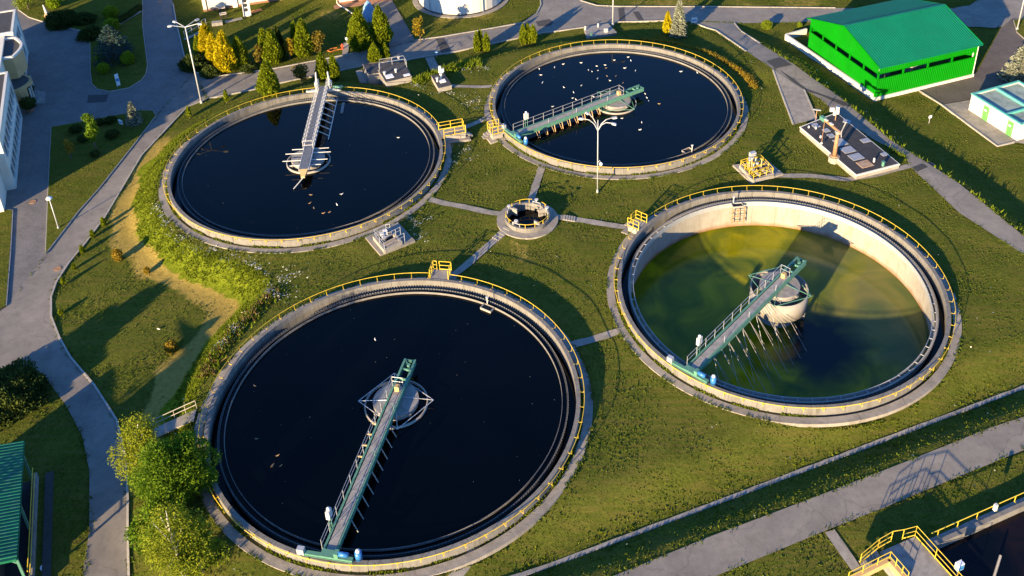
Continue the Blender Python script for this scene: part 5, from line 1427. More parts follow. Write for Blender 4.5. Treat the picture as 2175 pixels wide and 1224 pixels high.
# ------------------------------------------------------------------ roof slab with the crane
def make_reservoir():
    zt = 0.48
    P = [at(1699.4, 270, zt), at(1819, 372, zt), at(1910.5, 348.5, zt), at(1777, 239.5, zt)]
    t = thing('pump_chamber', 'long black-roofed low chamber with pale edge and steel hatches', 'chamber', (P[1].x, P[1].y, 0))
    excl([p.xy for p in P])
    o = Vector((P[1].x, P[1].y, 0))
    Q = [p - o for p in P]
    MB().prism(Q, -0.5, zt - 0.12).build('wall', 'concrete_pale', t)
    ctr = sum(Q, Vector()) / 4
    big = [ctr + (q - ctr) * 1.012 for q in Q]
    MB().prism(big, zt - 0.12, zt).build('roof_edge', 'wall_cream', t)
    d1 = (Q[0] - Q[1]); d2 = (Q[2] - Q[1])
    for i in range(7):       # felt strips
        a0, a1 = 0.012 + 0.976 * i / 7, 0.012 + 0.976 * (i + 1) / 7 - 0.002
        S = [Q[1].lerp(Q[2], a0), Q[1].lerp(Q[2], a1), Q[0].lerp(Q[3], a1), Q[0].lerp(Q[3], a0)]
        S = [S[0].lerp(S[3], 0.01), S[1].lerp(S[2], 0.01), S[2].lerp(S[1], 0.01), S[3].lerp(S[0], 0.01)]
        MB().prism(S, zt - 0.02, zt + 0.012 + 0.006 * (i % 2)).build('roof_felt_strip', 'bitumen', t)
    u, v = d1.normalized(), d2.normalized()
    k = 7.2
    for j, (cx, cy, su, sv) in enumerate(((375, 340, 0.9, 0.85), (540, 415, 0.7, 0.75), (615, 497, 0.75, 0.75), (755, 597, 1.35, 1.25), (870, 712, 1.15, 1.45), (995, 820, 1.15, 1.45), (1130, 930, 1.2, 1.5), (1140, 570, 0.75, 1.05), (1428, 780, 0.6, 0.75))):
        p = at(1680 + cx / k, 220 + cy / k, zt) - o
        S = [p + u * su * a + v * sv * b for a, b in ((-.5, -.5), (.5, -.5), (.5, .5), (-.5, .5))]
        MB().prism(S, zt, zt + 0.07).build('hatch', 'hatch_rust' if j == 6 else 'hatch_metal', t)
    for cx, cy, h in ((272, 372, 0.25), (380, 390, 0.3), (1268, 895, 0.5), (452, 525, 0.3)):
        p = at(1680 + cx / k, 220 + cy / k, zt) - o
        MB().tube([p, p + Vector((0, 0, h))], 0.11, 8).build('vent_pipe', 'white_paint', t)
    p = at(1680 + 1405 / k, 220 + 955 / k, zt) - o
    vv = MB().tube([p, p + Vector((0, 0, 0.5))], 0.16, 8).build('valve', 'green_paint', t)
    MB().tube([p + Vector((0, 0, 0.5)), p + Vector((0, 0, 0.56))], 0.22, 10).build('hand_wheel', 'green_paint', vv)
    # instruments
    b = at(1732, 260, 0) ; s_ = thing('level_gauge', 'thin gauge post with pale crosshead at the left end of the pump chamber', 'gauge', b)
    MB().tube([(0, 0, 0), (0, 0, 1.7)], 0.05, 6).build('post', 'rust_steel', s_); MB().box((0, 0, 1.72), (0.9, 0.2, 0.1), -0.3).build('crosshead', 'hatch_metal', s_); MB().cyl((0, 0), 0.14, 0, 0.3, 8).build('foot', 'white_paint', s_)
    b = at(1774, 256, zt); s_ = thing('instrument_cabinet', 'white instrument cabinets on a post on the black roof', 'cabinet', b)
    MB().tube([(0, 0, 0), (0, 0, 1.3)], 0.06, 6).build('post', 'rust_steel', s_)
    for x, z, w_ in ((-0.55, 1.5, 0.5), (0.1, 1.7, 0.35), (-0.2, 1.0, 0.3), (0.1, 1.15, 0.4)): MB().box((x, 0, z), (w_, 0.25, 0.5)).build('cabinet', 'white_paint', s_)
    b = at(1787, 292, zt); s_ = thing('pipe_support', 'curved grey pipe with flat plate top on the black roof', 'pipe', b)
    MB().tube([(0, 0, 0), (-0.1, 0, 0.7), (0.15, 0.1, 1.4), (0.35, 0.15, 2.0)], 0.07, 7).build('pipe', 'hatch_metal', s_); MB().box((0.4, 0.15, 2.05), (0.8, 0.6, 0.08), -0.4).build('plate', 'hatch_metal', s_)
    # jib crane
    b = at(1771, 340, 0.05)
    c_ = thing('jib_crane', 'rusty pillar jib crane standing at the edge of the black roof', 'crane', b)
    excl([(b.x - 0.6, b.y - 0.6), (b.x + 0.6, b.y - 0.6), (b.x + 0.6, b.y + 0.6), (b.x - 0.6, b.y + 0.6)])
    MB().lathe([(0.62, -0.2), (0.62, 0.5), (0, 0.5)], 8).build('foundation', 'concrete_pale', c_)
    MB().cyl((0, 0), 0.42, 0.5, 0.66, 12).build('base_flange', 'rust_steel', c_)
    Hc = 3.6
    MB().tube([(0, 0, 0.6), (0, 0, Hc)], 0.25, 12, 0.2).build('pillar', 'rust_steel', c_, True)
    e = at(1748, 254, Hc + 0.25) - b; e.z = Hc + 0.2
    L = Vector((e.x, e.y)).length; ar = e.xy.normalized().to_3d()
    MB().box((0, 0, Hc + 0.05), (0.5, 0.5, 0.35)).build('head', 'hatch_metal', c_)
    MB().bar(ar * -0.4 + Vector((0, 0, Hc + 0.2)), ar * L + Vector((0, 0, Hc + 0.3)), 0.16, 0.26).build('jib', 'rust_steel', c_)
    for f in (0.45, 0.8): MB().box(ar * L * f + Vector((0, 0, Hc + 0.45)), (0.5, 0.24, 0.1), math.atan2(ar.y, ar.x)).build('jib_plate', 'white_paint', c_)
    MB().box(ar * L + Vector((0, 0, Hc + 0.3)), (0.75, 0.4, 0.45), math.atan2(ar.y, ar.x)).build('hoist', 'green_paint', c_)
    MB().tube([ar * (L - 0.3) + Vector((0, 0, Hc)), ar * (L - 0.3) + Vector((0, 0, 0.9))], 0.03, 5).build('chain', 'rust_steel', c_)
    MB().ball(ar * (L - 0.3) + Vector((0, 0, 0.85)), 0.14, 8, 6).build('hook_block', 'white_paint', c_)
make_reservoir()

# ------------------------------------------------------------------ valve pits and small roof boxes
def make_pits():
    P = [gat(x, y) for x, y in ((775, 505), (808, 545), (882, 515), (845, 473))]
    struct(MB().prism([p.xy for p in P], -0.2, 0.08).build('concrete_pad', 'path_concrete')); excl([p.xy for p in P])
    a, b, d = at(817, 530, 0.5), at(851, 513, 0.5), at(795, 503, 0.5)
    t = thing('valve_pit', 'grey railed valve pit on a concrete pad below the left tank', 'valve pit', (a.x, a.y, 0))
    u = Vector((b.x - a.x, b.y - a.y, 0)); v = Vector((d.x - a.x, d.y - a.y, 0))
    for q0, q1 in ((Vector(), u), (u, u + v), (u + v, v), (v, Vector())):
        e = (q1 - q0).normalized() * 0.11
        MB().bar(q0 + e + Vector((0, 0, 0.28)), q1 + e + Vector((0, 0, 0.28)), 0.22, 0.5).build('curb', 'concrete_pale', t)
    MB().prism([u * 0.08 + v * 0.05, u * 0.95 + v * 0.05, u * 0.95 + v * 0.95, u * 0.08 + v * 0.95], 0.09, 0.12).build('pit_floor', 'dark_inside', t)
    for i in range(7):
        k = 0.06 + 0.055 * i
        MB().bar(u * 0.08 + v * k + Vector((0, 0, 0.46)), u * 0.95 + v * k + Vector((0, 0, 0.46)), 0.09, 0.04).build('cover_plank', 'wood_plank', t)
    for k, h in ((0.55, 0.5), (0.75, 0.62), (0.9, 0.45)):
        vv = MB().tube([u * 0.35 + v * k, u * 0.35 + v * k + Vector((0, 0, h + 0.3))], 0.09, 7).build('valve', 'hatch_metal', t)
        MB().tube([u * 0.35 + v * k + Vector((0, 0, h + 0.3)), u * 0.35 + v * k + Vector((0, 0, h + 0.35))], 0.2, 10).build('hand_wheel', 'white_paint', vv)
    MB().bar(u * 0.1 + v * 0.65 + Vector((0, 0, 0.35)), u * 0.9 + v * 0.7 + Vector((0, 0, 0.4)), 0.2).build('pipe', 'concrete_pale', t)
    MB().box(u * 0.6 + v * 0.85 + Vector((0, 0, 0.7)), (0.4, 0.3, 0.5), 0.4).build('actuator', 'sign_white', t)
    for run in ([v * 1.0, Vector(), u * 1.25], [u * 0.0 + v * 0.45, u * 1.0 + v * 0.45, u * 1.3 + v * 0.45], [v, u * 0.75 + v, u * 0.95 + v * 0.9]):
        for z in (0.9, 1.3): MB().tube([q + Vector((0, 0, z)) for q in run], 0.025, 5).build('rail', 'grey_steel', t)
        for q in run: MB().tube([q + Vector((0, 0, 0.1)), q + Vector((0, 0, 1.3))], 0.03, 5).build('rail_post', 'grey_steel', t)
    # second pit, yellow rails
    P = [gat(x, y) for x, y in ((1556, 354), (1596, 392), (1664, 373), (1630, 345))]
    struct(MB().prism([p.xy for p in P], -0.2, 0.07).build('concrete_pad', 'path_concrete')); excl([p.xy for p in P])
    a, b, d = at(1600, 383, 0.4), at(1641, 369, 0.4), at(1573, 353, 0.4)
    t = thing('valve_pit', 'yellow railed valve pit crowded with pipes near the drained tank', 'valve pit', (a.x, a.y, 0))
    u = Vector((b.x - a.x, b.y - a.y, 0)); v = Vector((d.x - a.x, d.y - a.y, 0))
    for q0, q1 in ((Vector(), u), (u, u + v), (u + v, v), (v, Vector())):
        e = (q1 - q0).normalized() * 0.11
        MB().bar(q0 + e + Vector((0, 0, 0.25)), q1 + e + Vector((0, 0, 0.25)), 0.22, 0.5).build('curb', 'concrete_pale', t)
        for z in (0.85, 1.15): MB().tube([q0 + Vector((0, 0, z)), q1 + Vector((0, 0, z))], 0.035, 5).build('rail', 'yellow_paint', t)
        for k in (0.0, 0.33, 0.67): MB().tube([q0.lerp(q1, k) + Vector((0, 0, 0.4)), q0.lerp(q1, k) + Vector((0, 0, 1.15))], 0.035, 5).build('rail_post', 'yellow_paint', t)
    MB().prism([u * 0.08 + v * 0.08, u * 0.92 + v * 0.08, u * 0.92 + v * 0.92, u * 0.08 + v * 0.92], 0.08, 0.11).build('pit_floor', 'dark_inside', t)
    rr = random.Random(3)
    for i in range(8):
        q = u * rr.uniform(0.2, 0.85) + v * rr.uniform(0.2, 0.85); h = rr.uniform(0.9, 2.0)
        p_ = MB().tube([q + Vector((0, 0, 0.1)), q + Vector((0, 0, h))], 0.07, 6).build('riser_pipe', 'wall_tan' if i % 3 else 'white_paint', t)
        MB().tube([q + Vector((0, 0, h)), q + Vector((0, 0, h + 0.06))], 0.18, 8).build('hand_wheel', 'white_paint' if i % 2 else 'yellow_paint', p_)
    for k in (0.3, 0.55, 0.8): MB().bar(u * 0.1 + v * k + Vector((0, 0, 0.75)), u * 0.95 + v * k + Vector((0, 0, 0.75)), 0.14).build('cross_pipe', 'yellow_paint', t)
    for k in (0.35, 0.7): MB().bar(u * k + v * 0.1 + Vector((0, 0, 0.55)), u * k + v * 0.9 + Vector((0, 0, 0.55)), 0.2).build('main_pipe', 'grey_steel', t)
    MB().box(u * 0.55 + v * 0.95 + Vector((0, 0, 1.6)), (0.7, 0.4, 0.5), 0.4).build('motor', 'grey_steel', t)
make_pits()

def roof_box(label, px4, zt, zbot, hatches, pipes, rails, name='pump_house'):
    P = [at(x, y, zt) for x, y in px4]
    o = Vector((P[0].x, P[0].y, zbot)); Q = [p - o for p in P]; hh = zt - zbot
    t = thing(name, label, 'pump house', o); excl([p.xy for p in P])
    MB().prism([sum(Q, Vector()) / 4 + (q - sum(Q, Vector()) / 4) * 0.96 for q in Q], -0.4, hh - 0.10).build('wall', 'concrete_pale', t)
    MB().prism(Q, hh - 0.10, hh - 0.02).build('roof_edge', 'concrete_pale', t)
    MB().prism([sum(Q, Vector()) / 4 + (q - sum(Q, Vector()) / 4) * 0.97 for q in Q], hh - 0.02, hh + 0.015).build('roof', 'roof_felt', t)
    u, v = (Q[1] - Q[0]).normalized(), (Q[-1] - Q[0]).normalized()
    for px, py, su, sv in hatches:
        p = at(px, py, zt) - o
        MB().prism([p + u * su * a + v * sv * b for a, b in ((-.5, -.5), (.5, -.5), (.5, .5), (-.5, .5))], hh, hh + 0.08).build('hatch', 'sign_white', t)
    for px, py, h in pipes:
        p = at(px, py, zt) - o
        vp = MB().tube([p, p + Vector((0, 0, h))], 0.12, 8).build('vent_pipe', 'white_paint', t); MB().tube([p + Vector((0, 0, h)), p + Vector((0, 0, h + 0.1))], 0.2, 8).build('vent_cap', 'white_paint', vp)
    for run in rails:
        R_ = [at(x, y, zt) - o for x, y in run]
        for z in (0.5, 1.0): MB().tube([q + Vector((0, 0, z)) for q in R_], 0.03, 5).build('rail', 'grey_steel', t)
        for a, b in zip(R_[:-1], R_[1:]):
            for k in (0, 0.5, 1): q = a.lerp(b, k); MB().tube([q, q + Vector((0, 0, 1.0))], 0.03, 5).build('rail_post', 'grey_steel', t)
    return t
roof_box('upper grey-roofed pump house with railing and white vents', [(819, 175), (875, 162), (858, 131), (802, 148)], 0.55, -0.3, [(827, 163, 1.0, 0.95), (864, 160, 0.8, 0.5)], [(817, 159, 0.35), (841, 154, 0.4)], [[(806, 152), (808, 141), (858, 133), (864, 143)]])
roof_box('lower dark-roofed pump house half buried in the bank', [(782, 159), (808, 154), (848, 132), (770, 136)], 0.2, -1.6, [], [(847, 126, 0.3)], [])
roof_box('small square roof box with white hatch beside the gull tank path', [(931, 188), (960, 181), (944, 156), (915, 160)], 0.5, -0.2, [(940, 173, 0.8, 0.8)], [(929, 174, 0.5), (937, 168, 0.7)], [], 'pump_box')
wb = thing('white_sampler', 'white sampler cabinets standing behind the small square roof box', 'cabinet', at(938, 158, 0.7)); MB().box((0, 0, 0.55), (0.7, 0.4, 0.5)).build('cabinet', 'white_paint', wb); MB().box((-0.2, 0.1, 0.95), (0.3, 0.3, 0.35)).build('cabinet', 'white_paint', wb); MB().tube([(0, 0, -0.7), (0, 0, 0.4)], 0.06, 6).build('post', 'grey_steel', wb)
P = [gat(x, y) for x, y in ((1247, 83), (1310, 75), (1292, 56), (1240, 64))]
zz = sum(p.z for p in P) / 4 + 0.25
sl = thing('concrete_slab', 'shaded concrete slab with white box behind the gull tank', 'slab', (P[0].x, P[0].y, zz)); excl([p.xy for p in P])
MB().prism([Vector((p.x - P[0].x, p.y - P[0].y, 0)) for p in P], -0.6, 0.15).build('plate', 'concrete_grey', sl)
for px, py, h, w_, m_ in ((1287, 70, 0.5, 0.5, 'white_paint'), (1256, 79, 0.5, 0.25, 'green_paint'), (1243, 66, 0.6, 0.18, 'white_paint'), (1270, 60, 0.6, 0.18, 'white_paint')):
    p = at(px, py, zz) - Vector((P[0].x, P[0].y, zz)); MB().box((p.x, p.y, 0.15 + h / 2), (w_, w_ * 0.7, h), 0.3).build('vent_box', m_, sl)
for k in (0.3, 0.5, 0.7):
    MB().bar((P[1] - P[0]) * k + Vector((0, 0, 0.24)), (P[2] - P[3]) * k + (P[3] - P[0]) * 0.7 + Vector((0, 0, 0.24)), 0.08).build('pipe', 'hatch_metal', sl)

# ------------------------------------------------------------------ lamps, signs
def lamp(label, px, py, top_py, arms, kind, h=None, r=0.10):
    b = gat(px, py); h = h or hfor(b, top_py)
    t = thing('street_lamp', label, 'lamp', b)
    MB().tube([(0, 0, -0.2), (0, 0, h)], r, 10, r * 0.6).build('pole', 'pole_grey', t, True)
    MB().cyl((0, 0), r * 1.7, 0, 0.35, 10).build('base', 'pole_grey', t)
    for an in arms:
        e = Vector((math.cos(an), math.sin(an), 0))
        if kind == 'goose': pts = [Vector((0, 0, h - 1.3)), e * 0.4 + Vector((0, 0, h - 0.5)), e * 0.9 + Vector((0, 0, h - 0.1)), e * 1.5 + Vector((0, 0, h))]
        else: pts = [Vector((0, 0, h)), e * 1.5 + Vector((0, 0, h + 0.35))]
        am = MB().tube(pts, 0.05, 6, 0.04).build('arm', 'pole_grey', t)
        q = pts[-1]; MB().box(q + e * 0.25, (0.5, 0.2, 0.12), an).build('lamp_head', 'grey_steel', am); MB().box(q + e * 0.3 - Vector((0, 0, 0.1)), (0.45, 0.2, 0.06), an).build('lamp_lens', 'lamp_glass', am)
    if kind == 'goose':
        MB().tube([(0, 0, h * 0.42), (0.2, -0.1, h * 0.46), (0.32, -0.1, h * 0.43)], 0.04, 6).build('arm', 'pole_grey', t); MB().ball((0.34, -0.12, h * 0.41), 0.2, 10, 6).build('globe', 'lamp_glass', t, True)
    if kind == 'globe':
        MB().lathe([(0.0, h + 0.3), (0.25, h + 0.26), (0.33, h + 0.12), (0.2, h - 0.02), (0.0, h - 0.04)], 12).build('globe', 'lamp_glass', t, True)
    return t
lamp('tall grey lamp post with four straight arms beside the left road', 428, 219, 58, (0.1, 0.9, 2.6, 3.3), 'straight', r=0.105)
lamp('tall white lamp post with curved arms in front of the gull tank', 1269, 409, 255, (0.25, 2.2, 2.95, -0.45), 'goose', r=0.07)
lamp('tall lamp post beside the slab behind the gull tank', 1301.5, 55, 0, (0.4,), 'straight', h=9.5, r=0.12)
lamp('short globe lamp on the triangular lawn', 125, 487, 424, (), 'globe', r=0.07)
lamp('lamp post at the right edge behind the silver spruce', 2160, 64, 0, (0.5, 2.5), 'straight', h=8.0, r=0.11)
def sign(name, label, px, py, h, w_, hh, m_, rz=0.0, legs=1, cat='sign'):
    t = thing(name, label, cat, gat(px, py), rz)
    for s in ((0,) if legs == 1 else (-w_ * 0.4, w_ * 0.4)): MB().tube([(s, 0, -0.1), (s, 0, h)], 0.035, 6).build('post', 'pole_grey', t)
    MB().box((0, -0.04, h - hh / 2), (w_, 0.05, hh)).build('board', m_, t)
    MB().box((0, -0.075, h - hh / 2), (w_ * 0.8, 0.02, hh * 0.25)).build('stripe', 'sign_blue' if m_ == 'sign_white' else 'sign_white', t)
sign('road_sign', 'white board on two legs by the road behind the gull tank', 1474, 52, 1.1, 0.85, 0.8, 'sign_white', 0.1, 2)
sign('leaning_board', 'tall narrow pale blue board on the rounded lawn', 253, 186, 2.0, 0.5, 1.7, 'sign_white', 0.9, 2)
sign('lawn_sign', 'small white tilted sign on the lawn under the young tree', 259, 268, 0.9, 0.7, 0.6, 'sign_white', -0.5)
sign('marker_sign', 'small white marker plate on the dark lawn by the switch house', 1973, 262, 1.1, 0.4, 0.35, 'sign_white', 0.3)
sign('path_sign', 'round white sign on the path beside the big left conifer', 738, 96, 1.2, 0.35, 0.35, 'sign_white', 0.0)
sign('blue_sign', 'small blue sign at the short path to the gull tank', 927, 122, 0.9, 0.4, 0.35, 'sign_blue', 0.2)
hy = thing('hydrant', 'orange red hydrant on the small concrete path', 'hydrant', gat(728, 105))
MB().cyl((0, 0), 0.13, 0, 0.7, 10).build('body', 'red_paint', hy); MB().ball((0, 0, 0.72), 0.16, 10, 6).build('cap', 'red_paint', hy, True); MB().tube([(-0.25, 0, 0.5), (0.25, 0, 0.5)], 0.07, 8).build('outlet', 'red_paint', hy)
hz_ = [gat(*p) + Vector((0, 0, 0.12)) for p in ((726, 106), (715, 108), (702, 112), (695, 109), (704, 105), (716, 103))]
tag(MB().tube(hz_, 0.06, 6).build('fire_hose', 'orange_fabric'), 'orange fire hose lying beside the hydrant', 'hose')
st = thing('statue_stone', 'small white figure on a stone by the dark hedge', 'statue', gat(102, 37, 0.15)); MB().lathe([(0.5, 0), (0.45, 0.35), (0, 0.4)], 8).build('stone', 'wall_tan', st); MB().tube([(0, 0, 0.35), (-0.1, 0, 1.0), (-0.25, 0, 1.9)], 0.3, 8, 0.06).build('figure', 'white_paint', st, True)
for px, py, lb in ((65, 238, 'round bush in a dark pot at the office steps'), (66, 205, 'smaller potted bush beside the office porch')):
    pt = thing('plant_pot', lb, 'plant pot', gat(px, py, 0.06)); MB().lathe([(0.0, 0), (0.42, 0), (0.6, 0.55), (0.5, 0.55), (0.48, 0.45), (0, 0.45)], 12).build('pot', 'brick_red', pt)
POTS = [(65, 238, 1.15), (66, 205, 0.8)]
for px, py, lb in ((430, 78, 'thin grey stair rail left of the golden conifers'),):
    a, b = gat(393, 80), gat(438, 52); t = thing('stair_rail', lb, 'railing', a)
    for z in (0.5, 0.95): MB().tube([Vector((0, 0, z)), b - a + Vector((0, 0, z))], 0.03, 5).build('rail', 'grey_steel', t)
    for k in (0, 0.33, 0.66, 1): q = (b - a) * k; MB().tube([q, q + Vector((0, 0, 0.95))], 0.03, 5).build('rail_post', 'grey_steel', t)

# ------------------------------------------------------------------ vegetation
def leaf_quads(C, D, S, ln, wd):
    """diamond leaves: centre C, direction D, side S"""
    n = len(C)
    ln = np.broadcast_to(ln, (n,))[:, None]; wd = np.broadcast_to(wd, (n,))[:, None]
    V = np.empty((n, 4, 3), np.float32)
    V[:, 0] = C - D * ln * 0.45; V[:, 1] = C + S * wd * 0.5 - D * ln * 0.05; V[:, 2] = C + D * ln * 0.55; V[:, 3] = C - S * wd * 0.5 - D * ln * 0.05
    return V.reshape(-1, 3), np.arange(n * 4).reshape(n, 4)
def unit(v): return v / np.maximum(np.linalg.norm(v, axis=-1, keepdims=True), 1e-9)
def leaf_obj(name, parent, C, D, ln, wd, m, rng, loc=None):
    S = unit(np.cross(D, rng.normal(size=C.shape)))
    V, Q = leaf_quads(C, D, S, ln, wd)
    return link(name, fastmesh(name, V, Q, m), parent, loc)

def lump(ph, t, rng_seed):
    r = np.random.default_rng(rng_seed); out = np.zeros_like(ph)
    for k in range(7):
        a, b, c_ = r.integers(1, 7), r.uniform(2, 15), r.uniform(0, 6.28)
        out += np.sin(a * ph + b * t + c_) / (1.3 + 0.3 * k)
    return out / 2.6

def thuja(t, h, w, m, seed, n=None, col=False):
    """dense flame-shaped conifer: leaf sprays on a lumpy spindle, dark core"""
    rng = np.random.default_rng(seed)
    n = n or int(min(5200, 700 + 190 * h * w))
    prof = (lambda q: np.clip((0.62 + 1.1 * np.minimum(q / 0.3, 1) * 0.4) * (1 - q ** 2.2) ** 0.8, 0, 1)) if col else (lambda q: np.clip((0.55 + 0.5 * np.minimum(q / 0.22, 1)) * (1 - q) ** 0.72 * 1.05, 0, 1))
    q = rng.random(n * 2); q = q[rng.random(n * 2) < prof(q) + 0.08][:n]; n = len(q)
    ph = rng.uniform(0, 2 * PI, n)
    lm = lump(ph, q, seed)
    w = w * 1.2
    r = w / 2 * prof(q) * (1 + 0.20 * lm) * rng.uniform(0.80, 1.06, n)
    z = 0.06 * h + q * h * 0.95 + 0.05 * h * lm * (q > 0.5)
    C = np.stack([r * np.cos(ph), r * np.sin(ph), z], 1)
    D = unit(np.stack([np.cos(ph), np.sin(ph), np.full(n, 1.6)], 1) + rng.normal(0, 0.55, (n, 3)))
    s = min(0.42, 0.16 + 0.05 * h)
    leaf_obj('crown', t, C, D, s * rng.uniform(0.7, 1.35, n), s * 0.55 * rng.uniform(0.7, 1.3, n), m, rng)
    core = MB(); qs = np.linspace(0, 1, 9); core.lathe([(max(0.01, 0.78 * w / 2 * float(prof(np.array([k]))[0])), 0.08 * h + k * h * 0.84) for k in qs], 12)
    core.build('inner_crown', m, t, True)
    MB().tube([(0, 0, -0.3), (0, 0, 0.3 * h)], 0.05 + 0.02 * h, 6).build('trunk', 'bark', t)

def spruce(t, h, w, m, seed):
    """whorls of drooping needle branches"""
    rng = np.random.default_rng(seed); Cs, Ds = [], []
    tiers = int(9 + h * 2.2)
    wood = MB().tube([(0, 0, -0.3), (0, 0, h * 0.97)], 0.05 + 0.02 * h, 6, 0.015)
    for i in range(tiers):
        k = i / (tiers - 1); z = 0.08 * h + k * h * 0.88
        L = w / 2 * (1 - k) ** 0.85 + 0.12
        nb = int(7 + 7 * (1 - k)); off_ = rng.uniform(0, 6)
        for j in range(nb):
            ph = off_ + 2 * PI * j / nb + rng.normal(0, 0.15); l = L * rng.uniform(0.8, 1.12)
            d = np.array([math.cos(ph), math.sin(ph), 0.0]); sd = np.array([-d[1], d[0], 0.0])
            droop = -0.28 * (1 - k) + 0.25 * k
            m_ = int(10 + 22 * l / max(w / 2, 0.3))
            u = np.sqrt(rng.random(m_)) * l
            spread = (0.25 * l * (1 - u / (l * 1.1)) + 0.05)
            p = d[None] * u[:, None] + sd[None] * (rng.normal(0, 1, m_) * spread * 0.8)[:, None]
            p[:, 2] = z + droop * u + 0.10 * u * u / max(l, .2) + rng.normal(0, 0.05, m_)
            Cs.append(p); Ds.append(unit(d[None] + sd[None] * rng.normal(0, 0.7, (m_, 1)) + np.array([0, 0, 0.15]) + rng.normal(0, 0.25, (m_, 3))))
            if i % 2 == 0: wood.tube([(0, 0, z), tuple(d * l * 0.8 + np.array([0, 0, z + droop * l * 0.8]))], 0.03, 4, 0.01)
    C = np.concatenate(Cs); D = np.concatenate(Ds); n = len(C)
    leaf_obj('crown', t, C, D, 0.30 * rng.uniform(0.7, 1.3, n), 0.13 * rng.uniform(0.7, 1.3, n), m, rng)
    wood.build('trunk', 'bark', t)

def broadleaf(t, h, w, m, seed, trunk_m='bark', n=2500, cb=0.3, leaf=0.2, lean=0.0, open_=0.75, nclump=None, droop=0.0):
    rng = np.random.default_rng(seed)
    nclump = nclump or int(9 + w * 3)
    cz0, cz1 = cb * h, h
    ctr = []
    for i in range(nclump):
        q = rng.random() ** 0.85; z = cz0 + q * (cz1 - cz0) * 0.93
        rr = w / 2 * math.sqrt(max(0.06, 1 - (2 * q - 0.9) ** 2)) * math.sqrt(rng.random()) * 0.8; ph = rng.uniform(0, 2 * PI)
        ctr.append((rr * math.cos(ph) + lean * z, rr * math.sin(ph), z, rng.uniform(0.16, 0.30) * w))
    ctr = np.array(ctr)
    idx = rng.integers(0, nclump, n)
    v = unit(rng.normal(size=(n, 3))); rad = ctr[idx, 3] * (0.45 + 0.6 * rng.random(n) ** 0.6)
    C = ctr[idx, :3] + v * rad[:, None] * np.array([1, 1, 0.85])
    C[:, 2] = np.maximum(C[:, 2], 0.12 * h) - droop * rng.random(n)
    D = unit(v + rng.normal(0, 0.7, (n, 3)) + np.array([0, 0, -droop]))
    leaf_obj('crown', t, C, D, leaf * rng.uniform(0.7, 1.4, n), leaf * 0.62 * rng.uniform(0.7, 1.3, n), m, rng)
    tr = MB(); r0 = 0.035 + 0.018 * h
    pts = [(lean * z + 0.05 * math.sin(z * 1.3 + seed), 0.05 * math.cos(z * 1.7 + seed), z) for z in np.linspace(-0.3, h * 0.86, 7)]
    tr.tube(pts, r0, 7, r0 * 0.25)
    for i in range(min(nclump, 12)):
        c_ = ctr[i]; zz = max(0.12 * h, c_[2] - 0.35 * (cz1 - cz0) * rng.uniform(0.3, 1)); zz = min(zz, h * 0.8)
        tr.tube([(lean * zz, 0, zz), ((lean * zz + c_[0]) / 2, c_[1] / 2, (zz + c_[2]) / 2 + 0.05), tuple(c_[:3])], r0 * 0.45, 5, r0 * 0.12)
    tr.build('trunk', trunk_m, t)

def ball_shrub(t, h, w, m, seed, n=None, flat=False):
    rng = np.random.default_rng(seed); n = n or int(min(6000, 500 + 420 * w * h))
    v = unit(rng.normal(size=(n, 3))); v[:, 2] = np.abs(v[:, 2]) if flat else v[:, 2]
    ph = np.arctan2(v[:, 1], v[:, 0]); lm = lump(ph, v[:, 2], seed)
    rad = (1 + (0.16 if not flat else 0.3) * lm) * rng.uniform(0.82, 1.05, n)
    C = v * rad[:, None] * np.array([w / 2, w / 2, h / 2 if not flat else h * 0.9]); C[:, 2] += h / 2 if not flat else 0.0
    C[:, 2] = np.maximum(C[:, 2], 0.03)
    D = unit(v + np.array([0, 0, 0.5]) + rng.normal(0, 0.6, (n, 3))); s = min(0.3, 0.10 + 0.06 * w)
    leaf_obj('foliage', t, C, D, s * rng.uniform(0.7, 1.4, n), s * 0.6 * rng.uniform(0.7, 1.3, n), m, rng)
    MB().ball((0, 0, h / 2 if not flat else 0.05), 1.0, 12, 8, (w * 0.40, w * 0.40, h * 0.42 if not flat else h * 0.66)).build('inner_foliage', m, t, True)
    MB().tube([(0, 0, -0.25), (0, 0, h * 0.5)], 0.05 + 0.03 * w, 6).build('stem', 'bark', t)

SEED = [100]
def plant(name, label, cat, kind, m, px, py, top, wpx, group=None, dz=0.0, hs=None, **kw):
    b = gat(px, py, dz); h = hs or hfor(b, top); w = wpx / ppm(b + Vector((0, 0, h / 2)))
    t = thing(name, label, cat, b, random.uniform(0, 0.3), group); SEED[0] += 1
    {'thuja': thuja, 'spruce': spruce, 'broad': broadleaf, 'ball': ball_shrub}[kind](t, h, w, m, SEED[0], **kw)
    return t
GG, GD, GN = 'thuja_gold', 'thuja_green', 'thuja_dark'
g1 = 'golden conifers in the garden bed'; g2 = 'green conifers along the road'
T = plant
T('conifer', 'small olive conifer left of the golden group', 'conifer', 'thuja', GD, 423, 113, 76, 16, g1)
T('conifer', 'tallest golden conifer at the left of the golden group', 'conifer', 'thuja', GG, 444, 113, 49, 35, g1)
T('conifer', 'golden conifer second from the left in the golden group', 'conifer', 'thuja', GG, 460, 132, 70, 32, g1)
T('conifer', 'broad golden conifer in front of the golden group', 'conifer', 'thuja', GG, 484, 151, 68, 44, g1)
T('conifer', 'half golden conifer at the right end of the golden group', 'conifer', 'thuja', GD, 513, 142, 78, 32, g1)
T('conifer', 'left green conifer of the clump of three behind the road', 'conifer', 'thuja', GD, 566, 124, 62, 30, g2)
T('conifer', 'front green conifer of the clump of three behind the road', 'conifer', 'thuja', GD, 583, 136, 62, 36, g2)
